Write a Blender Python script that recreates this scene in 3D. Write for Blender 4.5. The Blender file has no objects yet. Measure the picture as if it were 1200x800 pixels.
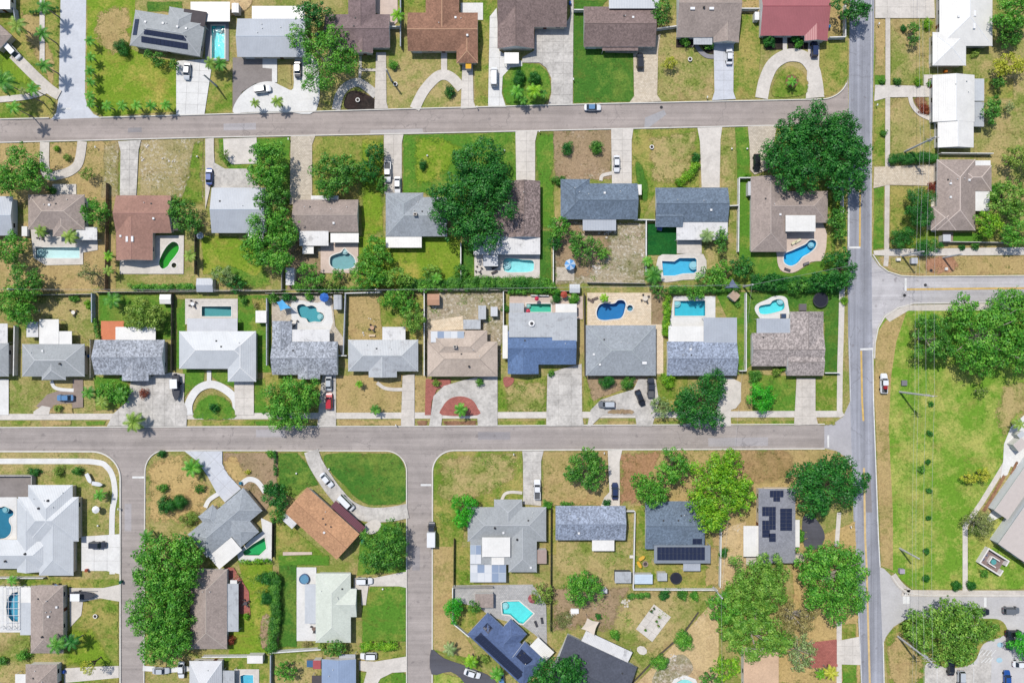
import bpy, math, random
import numpy as np
from mathutils import Vector
from mathutils.geometry import tessellate_polygon

# ---------------------------------------------------------------- camera, sky, sun, exposure
S = 0.24            # metres per photo pixel on the ground
CAM_H = 192.0       # drone height
SC = bpy.context.scene
COL = SC.collection
cam_data = bpy.data.cameras.new("camera")
cam_data.sensor_width = 36.0
cam_data.lens = 36.0 * CAM_H / (1200 * S)
cam_data.clip_end = 6000.0
cam_data.clip_start = 1.0
cam = bpy.data.objects.new("camera", cam_data)
cam.location = (0, 0, CAM_H)
COL.objects.link(cam)
SC.camera = cam

SUN_DX, SUN_DY = 0.34, -0.47          # ground shift of a shadow per metre of height
SUN_EL = math.atan2(1.0, math.hypot(SUN_DX, SUN_DY))
SUN_AZ = math.atan2(-SUN_DX, -SUN_DY)
world = bpy.data.worlds.new("World")
SC.world = world
world.use_nodes = True
wn = world.node_tree.nodes
wl = world.node_tree.links
sky = wn.new("ShaderNodeTexSky")
sky.sky_type = 'NISHITA'
sky.sun_disc = False
sky.sun_elevation = SUN_EL
sky.sun_rotation = SUN_AZ
bg = wn["Background"]
bg.inputs[1].default_value = 0.15
wl.new(sky.outputs[0], bg.inputs[0])
sd = bpy.data.lights.new("sun", 'SUN')
sd.energy = 4.5
sd.angle = math.radians(0.5)
sd.color = (1.0, 0.95, 0.87)
sun = bpy.data.objects.new("sun", sd)
sun.rotation_euler = Vector((SUN_DX, SUN_DY, -1)).to_track_quat('-Z', 'Y').to_euler()
sun.location = (0, 0, 150)
COL.objects.link(sun)
SC.view_settings.view_transform = 'Standard'
SC.view_settings.look = 'None'
SC.view_settings.exposure = 0.17
SC.view_settings.gamma = 1.0
SC.view_settings.use_curve_mapping = False

random.seed(7)
RNG = np.random.default_rng(11)

# ---------------------------------------------------------------- helpers
def W(px, py, z=0.0):
    """photo pixel seen at height z -> world x, y"""
    k = (CAM_H - z) / CAM_H * S
    return ((px - 600.0) * k, (400.0 - py) * k)

def lin(c):
    out = []
    for v in c[:3]:
        v = v / 255.0
        out.append(v / 12.92 if v <= 0.04045 else ((v + 0.055) / 1.055) ** 2.4)
    return out

ALB = 0.61
def alb(c, f=1.0):
    return tuple(min(0.82, v * ALB * f) for v in lin(c)) + (1.0,)

class MB:
    """collects geometry for ONE mesh object"""
    def __init__(s):
        s.v = []; s.f = []; s.m = []
    def poly(s, pts, mi=0):
        n = len(s.v); s.v += [tuple(p) for p in pts]
        s.f.append(tuple(range(n, n + len(pts)))); s.m.append(mi)
    def box(s, x0, y0, z0, x1, y1, z1, mi=0):
        n = len(s.v)
        s.v += [(x0, y0, z0), (x1, y0, z0), (x1, y1, z0), (x0, y1, z0), (x0, y0, z1), (x1, y0, z1), (x1, y1, z1), (x0, y1, z1)]
        for q in ((0, 3, 2, 1), (4, 5, 6, 7), (0, 1, 5, 4), (1, 2, 6, 5), (2, 3, 7, 6), (3, 0, 4, 7)):
            s.f.append(tuple(n + i for i in q)); s.m.append(mi)
    def hexa(s, b, t, mi=0):
        n = len(s.v); k = len(b)
        s.v += [tuple(p) for p in b] + [tuple(p) for p in t]
        s.f.append(tuple(n + i for i in reversed(range(k)))); s.m.append(mi)
        s.f.append(tuple(n + k + i for i in range(k))); s.m.append(mi)
        for i in range(k):
            j = (i + 1) % k
            s.f.append((n + i, n + j, n + k + j, n + k + i)); s.m.append(mi)
    def prism(s, pts, z0, z1, mi=0):
        s.hexa([(p[0], p[1], z0) for p in pts], [(p[0], p[1], z1) for p in pts], mi)
    def tube(s, pts, radii, n=6, mi=0):
        base = len(s.v)
        for i, p in enumerate(pts):
            a = Vector(pts[max(0, i - 1)]); b = Vector(pts[min(len(pts) - 1, i + 1)])
            d = (b - a).normalized() if (b - a).length > 1e-6 else Vector((0, 0, 1))
            u = d.cross(Vector((0, 0, 1)))
            if u.length < 1e-3: u = d.cross(Vector((0, 1, 0)))
            u.normalize(); w = d.cross(u)
            r = radii[i] if hasattr(radii, '__len__') else radii
            for j in range(n):
                an = 2 * math.pi * j / n
                q = Vector(p) + (u * math.cos(an) + w * math.sin(an)) * r
                s.v.append(tuple(q))
        for i in range(len(pts) - 1):
            for j in range(n):
                k = (j + 1) % n
                s.f.append((base + i * n + j, base + i * n + k, base + (i + 1) * n + k, base + (i + 1) * n + j)); s.m.append(mi)
        s.f.append(tuple(base + j for j in reversed(range(n)))); s.m.append(mi)
        s.f.append(tuple(base + (len(pts) - 1) * n + j for j in range(n))); s.m.append(mi)
    def cyl(s, x, y, z0, z1, r, n=12, mi=0, r2=None):
        r2 = r if r2 is None else r2
        b = [(x + r * math.cos(2 * math.pi * i / n), y + r * math.sin(2 * math.pi * i / n), z0) for i in range(n)]
        t = [(x + r2 * math.cos(2 * math.pi * i / n), y + r2 * math.sin(2 * math.pi * i / n), z1) for i in range(n)]
        s.hexa(b, t, mi)
    def dome(s, x, y, z, rx, ry, rz, n=12, rings=5, mi=0):
        base = len(s.v)
        for i in range(rings):
            a = math.pi / 2 * i / rings
            for j in range(n):
                an = 2 * math.pi * j / n
                s.v.append((x + rx * math.cos(a) * math.cos(an), y + ry * math.cos(a) * math.sin(an), z + rz * math.sin(a)))
        s.v.append((x, y, z + rz))
        for i in range(rings - 1):
            for j in range(n):
                k = (j + 1) % n
                s.f.append((base + i * n + j, base + i * n + k, base + (i + 1) * n + k, base + (i + 1) * n + j)); s.m.append(mi)
        for j in range(n):
            s.f.append((base + (rings - 1) * n + j, base + (rings - 1) * n + (j + 1) % n, base + rings * n)); s.m.append(mi)
    def mesh(s, name, mats, smooth=False):
        me = bpy.data.meshes.new(name)
        me.from_pydata(s.v, [], s.f)
        for m in (mats if isinstance(mats, (list, tuple)) else [mats]): me.materials.append(m)
        if any(s.m): me.polygons.foreach_set("material_index", s.m)
        if smooth: me.polygons.foreach_set("use_smooth", [True] * len(me.polygons))
        me.update()
        return me
    def build(s, name, mats, parent=None, loc=None, rz=0.0, smooth=False):
        return put(name, s.mesh(name, mats, smooth), parent, loc, rz)

def put(name, me, parent=None, loc=None, rz=0.0, scale=None):
    o = bpy.data.objects.new(name, me)
    COL.objects.link(o)
    if parent is not None: o.parent = parent
    if loc is not None: o.location = loc if len(loc) == 3 else (loc[0], loc[1], 0)
    if rz: o.rotation_euler = (0, 0, rz)
    if scale is not None: o.scale = scale
    return o

def tag(o, label, cat, group=None):
    o['label'] = label; o['category'] = cat
    if group: o['group'] = group
    return o

def thing(name, label, cat, loc=(0, 0, 0), rz=0.0, group=None):
    o = put(name, None, None, loc, rz)
    return tag(o, label, cat, group)

# ---------------------------------------------------------------- materials
class NT:
    """small node-tree writer"""
    def __init__(s, name):
        s.mat = bpy.data.materials.new(name); s.mat.use_nodes = True
        s.t = s.mat.node_tree; s.n = s.t.nodes
        s.bsdf = s.n["Principled BSDF"]
        s.out = s.n["Material Output"]
        s.bsdf.inputs["Roughness"].default_value = 0.85
        s.bsdf.inputs["Specular IOR Level"].default_value = 0.25
    def link(s, a, b): s.t.links.new(a, b)
    def pos(s, scale=(1, 1, 1), obj=False):
        if obj:
            src = s.n.new("ShaderNodeTexCoord").outputs["Object"]
        else:
            src = s.n.new("ShaderNodeNewGeometry").outputs["Position"]
        m = s.n.new("ShaderNodeMapping"); m.inputs["Scale"].default_value = scale
        s.link(src, m.inputs["Vector"])
        return m.outputs[0]
    def noise(s, vec, scale, detail=3.0, rough=0.55, dist=0.0):
        n = s.n.new("ShaderNodeTexNoise")
        n.inputs["Scale"].default_value = scale; n.inputs["Detail"].default_value = detail
        n.inputs["Roughness"].default_value = rough; n.inputs["Distortion"].default_value = dist
        s.link(vec, n.inputs["Vector"])
        return n.outputs["Fac"]
    def ramp(s, fac, stops):
        r = s.n.new("ShaderNodeValToRGB")
        e = r.color_ramp.elements
        while len(e) < len(stops): e.new(0.5)
        for i, (p, c) in enumerate(stops):
            e[i].position = p
            e[i].color = c if hasattr(c, '__len__') else (c, c, c, 1)
        s.link(fac, r.inputs[0])
        return r.outputs[0]
    def mix(s, fac, a, b, mode='MIX'):
        m = s.n.new("ShaderNodeMix"); m.data_type = 'RGBA'; m.blend_type = mode
        if hasattr(fac, 'links'): s.link(fac, m.inputs[0])
        else: m.inputs[0].default_value = fac
        for sock, v in ((m.inputs[6], a), (m.inputs[7], b)):
            if hasattr(v, 'links'): s.link(v, sock)
            else: sock.default_value = v
        return m.outputs[2]
    def math(s, op, a, b=0.0):
        m = s.n.new("ShaderNodeMath"); m.operation = op
        for sock, v in ((m.inputs[0], a), (m.inputs[1], b)):
            if hasattr(v, 'links'): s.link(v, sock)
            else: sock.default_value = v
        return m.outputs[0]
    def bump(s, h, strength=0.3, dist=0.05):
        b = s.n.new("ShaderNodeBump"); b.inputs["Strength"].default_value = strength; b.inputs["Distance"].default_value = dist
        s.link(h, b.inputs["Height"]); s.link(b.outputs[0], s.bsdf.inputs["Normal"])
    def color(s, c):
        if hasattr(c, 'links'): s.link(c, s.bsdf.inputs["Base Color"])
        else: s.bsdf.inputs["Base Color"].default_value = c
        return s.mat

MATS = {}
def memo(fn):
    def g(*a):
        k = (fn.__name__,) + a
        if k not in MATS: MATS[k] = fn(*a)
        return MATS[k]
    return g

@memo
def plain(c, rough=0.6, var=0.12):
    t = NT("painted")
    t.bsdf.inputs["Roughness"].default_value = rough
    p = t.pos()
    n = t.noise(p, 0.9, 4)
    return t.color(t.mix(1.0, alb(c), t.ramp(n, [(0.3, 1 - var), (0.7, 1.0 + var * 0.3)]), 'MULTIPLY'))

@memo
def paint(c, rough=0.25):
    t = NT("car_paint")
    t.bsdf.inputs["Roughness"].default_value = rough
    t.bsdf.inputs["Specular IOR Level"].default_value = 0.5
    t.bsdf.inputs["Coat Weight"].default_value = 0.5
    t.bsdf.inputs["Coat Roughness"].default_value = 0.08
    return t.color(alb(c))

@memo
def lawn(green, dry, bias, spots, soft=False):
    """turf: green and parched patches at three sizes, browner and limier drifts, blade grain, bare pale sand (spots)"""
    t = NT("lawn")
    p = t.pos()
    n1 = t.noise(p, 0.085, 6, 0.62, 0.5); n2 = t.noise(p, 0.42, 5, 0.66, 0.3); n3 = t.noise(p, 1.9, 4, 0.7); n4 = t.noise(p, 6.5, 2, 0.7)
    n5 = t.noise(t.pos((0.7, 1, 1)), 0.19, 5, 0.7, 0.8); n6 = t.noise(t.pos((1, 0.6, 1)), 0.13, 4, 0.6)
    f = t.math('ADD', t.math('ADD', t.math('MULTIPLY', n1, 0.5), t.math('MULTIPLY', n2, 0.32)), t.math('MULTIPLY', n3, 0.18))
    f = t.ramp(f, [(max(0.0, bias - 0.06), 0.0), (min(1.0, bias + 0.06), 1.0)])
    c = t.mix(f, alb(green), alb(dry))
    brown = tuple(int(d * 0.86 + 14 * q) for d, q in zip(dry, (0.2, -0.4, -0.2)))
    c = t.mix(t.ramp(n5, [(0.52, 0.0), (0.66, 0.55)]), c, alb(brown))
    c = t.mix(t.ramp(n6, [(0.50, 0.0), (0.66, 0.45)]), c, alb(tuple(int(g * 0.8 + d * 0.2) for g, d in zip(green, dry))))
    c = t.mix(1.0, c, t.ramp(n3, [(0.28, 0.72), (0.7, 1.2)]), 'MULTIPLY')
    c = t.mix(1.0, c, t.ramp(n4, [(0.25, 0.7), (0.75, 1.22)]), 'MULTIPLY')
    if spots > 0:
        s1 = t.noise(p, 1.15, 6, 0.72, 0.6); s2 = t.noise(p, 0.16, 3, 0.5)
        s_ = t.math('MULTIPLY', t.ramp(s1, [(0.52, 0.0), (0.62, 1.0)]), t.ramp(s2, [(0.62 - spots * 0.4, 0.0), (0.72 - spots * 0.3, 1.0)]))
        c = t.mix(t.math('MULTIPLY', s_, 0.8), c, alb((214, 206, 192)))
    w1 = t.noise(p, 1.35, 3, 0.6, 0.3); w2 = t.noise(p, 0.12, 3, 0.5)
    c = t.mix(t.math('MULTIPLY', t.ramp(w1, [(0.60, 0.0), (0.68, 0.6)]), t.ramp(w2, [(0.42, 0.15), (0.6, 1.0)])), c, alb(tuple(int(g * 0.62) for g in green)))
    t.bump(n4, 0.5, 0.06)
    t.bsdf.inputs["Specular IOR Level"].default_value = 0.1
    t.color(c)
    if soft:        # ragged edge where one turf runs into the next
        at = t.n.new("ShaderNodeAttribute"); at.attribute_name = "fade"
        e = t.math('ADD', at.outputs["Fac"], t.math('MULTIPLY', t.math('SUBTRACT', n3, 0.5), 1.5))
        e = t.math('ADD', e, t.math('MULTIPLY', t.math('SUBTRACT', n2, 0.5), 2.4))
        al = t.ramp(e, [(0.26, 0.0), (0.74, 1.0)])
        tb = t.n.new("ShaderNodeBsdfTransparent"); mx = t.n.new("ShaderNodeMixShader")
        t.link(al, mx.inputs[0]); t.link(tb.outputs[0], mx.inputs[1]); t.link(t.bsdf.outputs[0], mx.inputs[2]); t.link(mx.outputs[0], t.out.inputs[0])
    return t.mat

@memo
def concrete(c, stain=0.2, streak=0):
    t = NT("concrete")
    p = t.pos()
    n1 = t.noise(p, 0.28, 5, 0.6, 0.3); n2 = t.noise(p, 1.6, 5, 0.65); n3 = t.noise(p, 7.0, 2)
    col = t.mix(1.0, alb(c), t.ramp(n1, [(0.3, 1 - stain), (0.65, 1.03)]), 'MULTIPLY')
    col = t.mix(1.0, col, t.ramp(n2, [(0.28, 1 - stain * 0.9), (0.6, 1.02)]), 'MULTIPLY')
    col = t.mix(1.0, col, t.ramp(n3, [(0.3, 0.93), (0.7, 1.05)]), 'MULTIPLY')
    t.bump(n3, 0.2, 0.01)
    return t.color(col)

@memo
def asphalt(c, along, strength=0.12):
    """along: 'x' or 'y', direction of the wheel tracks; tar-sealed cracks, oil drips, patched areas"""
    t = NT("asphalt")
    def sc(a, b): return (a, b, 1) if along == 'x' else (b, a, 1)
    n1 = t.noise(t.pos(sc(0.012, 0.55)), 1.0, 3, 0.5); n4 = t.noise(t.pos(sc(0.03, 1.6)), 1.0, 3, 0.5)
    n2 = t.noise(t.pos(), 0.12, 6, 0.66, 0.6); n3 = t.noise(t.pos(), 3.2, 4, 0.7); n5 = t.noise(t.pos(), 0.7, 5, 0.7, 0.4)
    col = t.mix(1.0, alb(c), t.ramp(n1, [(0.3, 1 - strength * 1.4), (0.7, 1 + strength * 1.4)]), 'MULTIPLY')
    col = t.mix(1.0, col, t.ramp(n4, [(0.3, 1 - strength), (0.7, 1 + strength * 0.8)]), 'MULTIPLY')
    col = t.mix(1.0, col, t.ramp(n2, [(0.3, 0.86), (0.7, 1.1)]), 'MULTIPLY')
    col = t.mix(1.0, col, t.ramp(n5, [(0.3, 0.93), (0.7, 1.05)]), 'MULTIPLY')
    col = t.mix(1.0, col, t.ramp(n3, [(0.25, 0.86), (0.75, 1.12)]), 'MULTIPLY')
    v = t.n.new("ShaderNodeTexVoronoi"); v.feature = 'DISTANCE_TO_EDGE'; v.inputs["Scale"].default_value = 0.11
    d = t.n.new("ShaderNodeVectorMath"); d.operation = 'ADD'
    nn = t.n.new("ShaderNodeTexNoise"); nn.inputs["Scale"].default_value = 0.4; nn.inputs["Detail"].default_value = 4
    t.link(t.pos(), nn.inputs["Vector"]); m = t.n.new("ShaderNodeVectorMath"); m.operation = 'SCALE'; m.inputs[3].default_value = 5.0
    t.link(nn.outputs["Color"], m.inputs[0]); t.link(m.outputs[0], d.inputs[0]); t.link(t.pos(), d.inputs[1]); t.link(d.outputs[0], v.inputs["Vector"])
    crack = t.math('MULTIPLY', t.ramp(v.outputs["Distance"], [(0.008, 1.0), (0.02, 0.0)]), t.ramp(t.noise(t.pos(), 0.06, 2), [(0.48, 0.0), (0.6, 0.34)]))
    col = t.mix(crack, col, alb((96, 92, 92)))
    col = t.mix(t.ramp(t.noise(t.pos(), 0.55, 2, 0.4), [(0.66, 0.0), (0.76, 0.45)]), col, alb((110, 104, 104)))
    t.bump(n3, 0.3, 0.01)
    return t.color(col)

@memo
def shingle(c, speck=0.25, big=0.12):
    t = NT("shingle_roof")
    p = t.pos()
    v = t.n.new("ShaderNodeTexVoronoi"); v.inputs["Scale"].default_value = 2.6; v.inputs["Randomness"].default_value = 1.0
    t.link(t.pos((1, 1, 1)), v.inputs["Vector"])
    bw = t.n.new("ShaderNodeRGBToBW"); t.link(v.outputs["Color"], bw.inputs[0])
    n1 = t.noise(p, 1.9, 4, 0.7, 0.8); n2 = t.noise(p, 0.22, 4, 0.6); n3 = t.noise(t.pos((1, 1, 4)), 5.0, 3, 0.7)
    col = t.mix(1.0, alb(c), t.ramp(bw.outputs[0], [(0.2, 1 - speck), (0.8, 1 + speck)]), 'MULTIPLY')
    col = t.mix(1.0, col, t.ramp(n1, [(0.32, 1 - speck * 1.1), (0.68, 1 + speck * 1.1)]), 'MULTIPLY')
    col = t.mix(1.0, col, t.ramp(n2, [(0.3, 1 - big), (0.7, 1 + big)]), 'MULTIPLY')
    col = t.mix(1.0, col, t.ramp(n3, [(0.3, 0.9), (0.7, 1.08)]), 'MULTIPLY')
    w = t.n.new("ShaderNodeTexWave"); w.bands_direction = 'Z'; w.wave_profile = 'SAW'; w.inputs["Scale"].default_value = 3.5
    t.link(t.pos(), w.inputs["Vector"])
    t.bump(w.outputs["Fac"], 0.35, 0.02)
    return t.color(col)

@memo
def metal_roof(c, axis='y', rib=0.08, rust=0.0):
    t = NT("metal_roof")
    t.bsdf.inputs["Roughness"].default_value = 0.45
    t.bsdf.inputs["Specular IOR Level"].default_value = 0.35
    w = t.n.new("ShaderNodeTexWave"); w.bands_direction = 'X' if axis == 'y' else 'Y'
    w.inputs["Scale"].default_value = 0.32; w.inputs["Distortion"].default_value = 0.0
    t.link(t.pos((2.2, 2.2, 1), obj=True), w.inputs["Vector"])
    n2 = t.noise(t.pos(), 0.3, 5, 0.65, 0.4); n3 = t.noise(t.pos(), 2.2, 4, 0.7)
    col = t.mix(1.0, alb(c), t.ramp(w.outputs["Fac"], [(0.05, 1 - rib), (0.3, 1.0)]), 'MULTIPLY')
    col = t.mix(1.0, col, t.ramp(n2, [(0.3, 0.9), (0.65, 1.03)]), 'MULTIPLY')
    col = t.mix(1.0, col, t.ramp(n3, [(0.3, 0.95), (0.7, 1.03)]), 'MULTIPLY')
    if rust > 0:
        n4 = t.noise(t.pos(), 0.55, 6, 0.7, 0.5)
        col = t.mix(t.ramp(n4, [(0.6 - rust * 0.2, 0.0), (0.75, 0.8)]), col, alb((130, 128, 130)))
    t.bump(w.outputs["Fac"], 0.4, 0.04)
    return t.color(col)

@memo
def pavers(c, c2):
    t = NT("pavers")
    b = t.n.new("ShaderNodeTexBrick")
    b.inputs["Scale"].default_value = 1.0; b.inputs["Brick Width"].default_value = 0.6; b.inputs["Row Height"].default_value = 0.4
    b.inputs["Mortar Size"].default_value = 0.03
    b.inputs["Color1"].default_value = alb(c); b.inputs["Color2"].default_value = alb(c2); b.inputs["Mortar"].default_value = alb(c, 0.6)
    t.link(t.pos(), b.inputs["Vector"])
    n = t.noise(t.pos(), 1.8, 5, 0.7); n2 = t.noise(t.pos(), 0.2, 4)
    col = t.mix(1.0, b.outputs[0], t.ramp(n, [(0.3, 0.8), (0.7, 1.12)]), 'MULTIPLY')
    col = t.mix(1.0, col, t.ramp(n2, [(0.3, 0.88), (0.7, 1.05)]), 'MULTIPLY')
    return t.color(col)

@memo
def leafmat(c1, c2, c3):
    t = NT("leaves")
    g = t.n.new("ShaderNodeNewGeometry")
    n = t.ramp(t.noise(t.pos(), 0.5, 3, 0.6), [(0.34, 0.0), (0.66, 1.0)])
    f = t.math('ADD', t.math('MULTIPLY', g.outputs["Random Per Island"], 0.45), t.math('MULTIPLY', n, 0.55))
    c = t.ramp(f, [(0.12, alb(c1, 1.12)), (0.5, alb(c2, 1.12)), (0.85, alb(c3, 1.15))])
    t.color(c)
    t.bsdf.inputs["Roughness"].default_value = 0.5
    t.bsdf.inputs["Specular IOR Level"].default_value = 0.3
    tr = t.n.new("ShaderNodeBsdfTranslucent"); t.link(c, tr.inputs[0])
    mx = t.n.new("ShaderNodeMixShader"); mx.inputs[0].default_value = 0.2
    t.link(t.bsdf.outputs[0], mx.inputs[1]); t.link(tr.outputs[0], mx.inputs[2]); t.link(mx.outputs[0], t.out.inputs[0])
    return t.mat

@memo
def water(c, clear=0.9):
    t = NT("pool_water")
    tb = t.n.new("ShaderNodeBsdfTransparent"); tb.inputs[0].default_value = tuple(v ** 0.16 for v in lin(c)) + (1,)
    gl = t.n.new("ShaderNodeBsdfGlossy"); gl.inputs["Roughness"].default_value = 0.06
    fr = t.n.new("ShaderNodeFresnel"); fr.inputs[0].default_value = 1.33
    n = t.noise(t.pos(), 2.6, 3)
    bp = t.n.new("ShaderNodeBump"); bp.inputs["Strength"].default_value = 0.15; bp.inputs["Distance"].default_value = 0.1
    t.link(n, bp.inputs["Height"]); t.link(bp.outputs[0], gl.inputs["Normal"])
    mx = t.n.new("ShaderNodeMixShader")
    t.link(fr.outputs[0], mx.inputs[0]); t.link(tb.outputs[0], mx.inputs[1]); t.link(gl.outputs[0], mx.inputs[2])
    t.link(mx.outputs[0], t.out.inputs[0])
    return t.mat

@memo
def glass(c=(40, 48, 58)):
    t = NT("dark_glass")
    t.bsdf.inputs["Roughness"].default_value = 0.08; t.bsdf.inputs["Specular IOR Level"].default_value = 0.6
    return t.color(alb(c))

@memo
def bark(c=(120, 105, 92)):
    t = NT("bark")
    n = t.noise(t.pos((1, 1, 0.3)), 6, 4)
    return t.color(t.mix(1.0, alb(c), t.ramp(n, [(0.3, 0.6), (0.7, 1.2)]), 'MULTIPLY'))

TRIM = (232, 232, 230)

# ---------------------------------------------------------------- 2D helpers in photo pixels
def sm(pts, n=5, closed=True):
    """Catmull-Rom through pixel points"""
    out = []; N = len(pts)
    rng = range(N if closed else N - 1)
    for i in rng:
        g = (lambda k: pts[k % N]) if closed else (lambda k: pts[min(max(k, 0), N - 1)])
        p0, p1, p2, p3 = g(i - 1), g(i), g(i + 1), g(i + 2)
        for j in range(n):
            t = j / n
            out.append(tuple(0.5 * ((2 * p1[a]) + (-p0[a] + p2[a]) * t + (2 * p0[a] - 5 * p1[a] + 4 * p2[a] - p3[a]) * t * t + (-p0[a] + 3 * p1[a] - 3 * p2[a] + p3[a]) * t ** 3) for a in (0, 1)))
    if not closed: out.append(tuple(pts[-1]))
    return out

def arc(cx, cy, rx, ry, a0, a1, n=9):
    return [(cx + rx * math.cos(math.radians(a0 + (a1 - a0) * i / n)), cy + ry * math.sin(math.radians(a0 + (a1 - a0) * i / n))) for i in range(n + 1)]

def stroke(pts, w, smooth=True, n=5):
    """ribbon of width w px along a polyline"""
    if smooth and len(pts) > 2: pts = sm(pts, n, False)
    L = []; R = []
    for i, p in enumerate(pts):
        a = pts[max(0, i - 1)]; b = pts[min(len(pts) - 1, i + 1)]
        dx, dy = b[0] - a[0], b[1] - a[1]; l = math.hypot(dx, dy) or 1
        ww = (w[0] + (w[1] - w[0]) * i / (len(pts) - 1)) if hasattr(w, '__len__') else w
        L.append((p[0] - dy / l * ww / 2, p[1] + dx / l * ww / 2)); R.append((p[0] + dy / l * ww / 2, p[1] - dx / l * ww / 2))
    return L + R[::-1]

def ell(cx, cy, rx, ry=None, rot=0, n=24):
    ry = rx if ry is None else ry
    c, s = math.cos(math.radians(rot)), math.sin(math.radians(rot))
    out = []
    for i in range(n):
        a = 2 * math.pi * i / n
        x, y = rx * math.cos(a), ry * math.sin(a)
        out.append((cx + x * c - y * s, cy + x * s + y * c))
    return out

def R(x0, y0, x1, y1): return [(x0, y0), (x1, y0), (x1, y1), (x0, y1)]

def inside(p, poly):
    x, y = p; c = False; j = len(poly) - 1
    for i in range(len(poly)):
        xi, yi = poly[i]; xj, yj = poly[j]
        if (yi > y) != (yj > y) and x < (xj - xi) * (y - yi) / (yj - yi) + xi: c = not c
        j = i
    return c

def area(p): return 0.5 * sum(p[i][0] * p[(i + 1) % len(p)][1] - p[(i + 1) % len(p)][0] * p[i][1] for i in range(len(p)))

POOL_HOLES = []     # outlines in photo px, filled before the sheets are cut
SHEETS = []
SHEET_Z = [0.0]
def sheet(name, mat, pts, holes=True, parent=None, z=None):
    """one flat ground sheet, each a little above the one before, with the pools cut out"""
    SHEET_Z[0] += 0.0009
    z = SHEET_Z[0] if z is None else z
    loops = [[Vector((*W(*p), 0)) for p in pts]]
    if holes:
        for h in POOL_HOLES:
            if all(inside(q, pts) for q in h): loops.append([Vector((*W(*p), 0)) for p in h])
            elif any(inside(q, pts) for q in h): print("pool crosses sheet", name, h[0], pts[0])
    tris = tessellate_polygon(loops)
    vs = [v for l in loops for v in l]
    me = bpy.data.meshes.new(name)
    fs = []
    for t in tris:
        a, b, c = (vs[i] for i in t)
        if (b - a).cross(c - a).z < 0: t = (t[0], t[2], t[1])
        fs.append(tuple(t))
    me.from_pydata([(v.x, v.y, z) for v in vs], [], fs)
    me.materials.append(mat); me.update()
    o = put(name, me, parent)
    if parent is None: o['kind'] = 'structure'
    SHEETS.append((pts, z))
    return o

def soft_sheet(spec, pts, edge=None, name='lawn'):
    """turf sheet whose border is ragged; falls back to a plain sheet for shapes with pools or re-entrant outlines"""
    q = []
    for i in range(len(pts)):
        a, b = pts[i], pts[(i + 1) % len(pts)]; n = max(1, int(math.hypot(b[0] - a[0], b[1] - a[1]) / 7))
        q += [(a[0] + (b[0] - a[0]) * j / n, a[1] + (b[1] - a[1]) * j / n) for j in range(n)]
    A = area(pts)
    cx = sum((pts[i][0] + pts[(i + 1) % len(pts)][0]) * (pts[i][0] * pts[(i + 1) % len(pts)][1] - pts[(i + 1) % len(pts)][0] * pts[i][1]) for i in range(len(pts))) / (6 * A)
    cy = sum((pts[i][1] + pts[(i + 1) % len(pts)][1]) * (pts[i][0] * pts[(i + 1) % len(pts)][1] - pts[(i + 1) % len(pts)][0] * pts[i][1]) for i in range(len(pts))) / (6 * A)
    sg = 1 if A > 0 else -1
    if edge is None: edge = min(15.0, max(5.0, 0.18 * math.sqrt(abs(A))))
    star = all(sg * ((q[i][0] - cx) * (q[(i + 1) % len(q)][1] - cy) - (q[(i + 1) % len(q)][0] - cx) * (q[i][1] - cy)) > 0 for i in range(len(q)))
    if not star or any(any(inside(h, pts) for h in H) for H in POOL_HOLES): return sheet(name, lawn(*spec), pts)
    SHEET_Z[0] += 0.0009; z = SHEET_Z[0]; n = len(q)
    V = [(*W(cx, cy), z)]; F = []; fade = [1.0]
    for k in (0, 1):
        for p in q:
            d = math.hypot(p[0] - cx, p[1] - cy); t = 1.0 + 0.5 / max(d, 1) if k else max(0.25, 1 - edge / max(d, 1))
            V.append((*W(cx + (p[0] - cx) * t, cy + (p[1] - cy) * t), z)); fade.append(0.12 if k else 1.0)
    for i in range(n):
        j = (i + 1) % n; t3 = (0, 1 + i, 1 + j); t4 = (1 + i, 1 + n + i, 1 + n + j, 1 + j)
        if sg > 0: t3, t4 = t3[::-1], t4[::-1]
        F += [t3, t4]
    me = bpy.data.meshes.new(name); me.from_pydata(V, [], F); me.materials.append(lawn(*spec, True))
    at = me.attributes.new("fade", 'FLOAT', 'POINT'); at.data.foreach_set("value", fade); me.update()
    o = put(name, me); o['kind'] = 'structure'; SHEETS.append((pts, z)); return o

def gz(px, py):
    z = 0.0
    for pts, zz in SHEETS:
        if zz > z and inside((px, py), pts): z = zz
    return z
# ---------------------------------------------------------------- vegetation builders
def quads_mesh(name, P, Nrm, size, mat, aspect=0.62, rng=RNG):
    """many leaf-sized faces: centres P, facing Nrm, edge length size (array)"""
    n = len(P)
    a = rng.normal(size=(n, 3))
    u = np.cross(Nrm, a); u /= (np.linalg.norm(u, axis=1, keepdims=True) + 1e-9)
    v = np.cross(Nrm, u); v /= (np.linalg.norm(v, axis=1, keepdims=True) + 1e-9)
    u = u * size[:, None] * 0.5; v = v * size[:, None] * 0.5 * aspect
    bend = Nrm * size[:, None] * 0.12
    V = np.empty((n, 4, 3))
    V[:, 0] = P - u; V[:, 1] = P - v + bend; V[:, 2] = P + u; V[:, 3] = P + v + bend
    me = bpy.data.meshes.new(name)
    me.vertices.add(n * 4); me.vertices.foreach_set("co", V.reshape(-1).astype(np.float32))
    me.loops.add(n * 4); me.loops.foreach_set("vertex_index", np.arange(n * 4, dtype=np.int32))
    me.polygons.add(n); me.polygons.foreach_set("loop_start", np.arange(0, n * 4, 4, dtype=np.int32))
    me.update(calc_edges=True)
    me.materials.append(mat)
    return me

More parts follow.
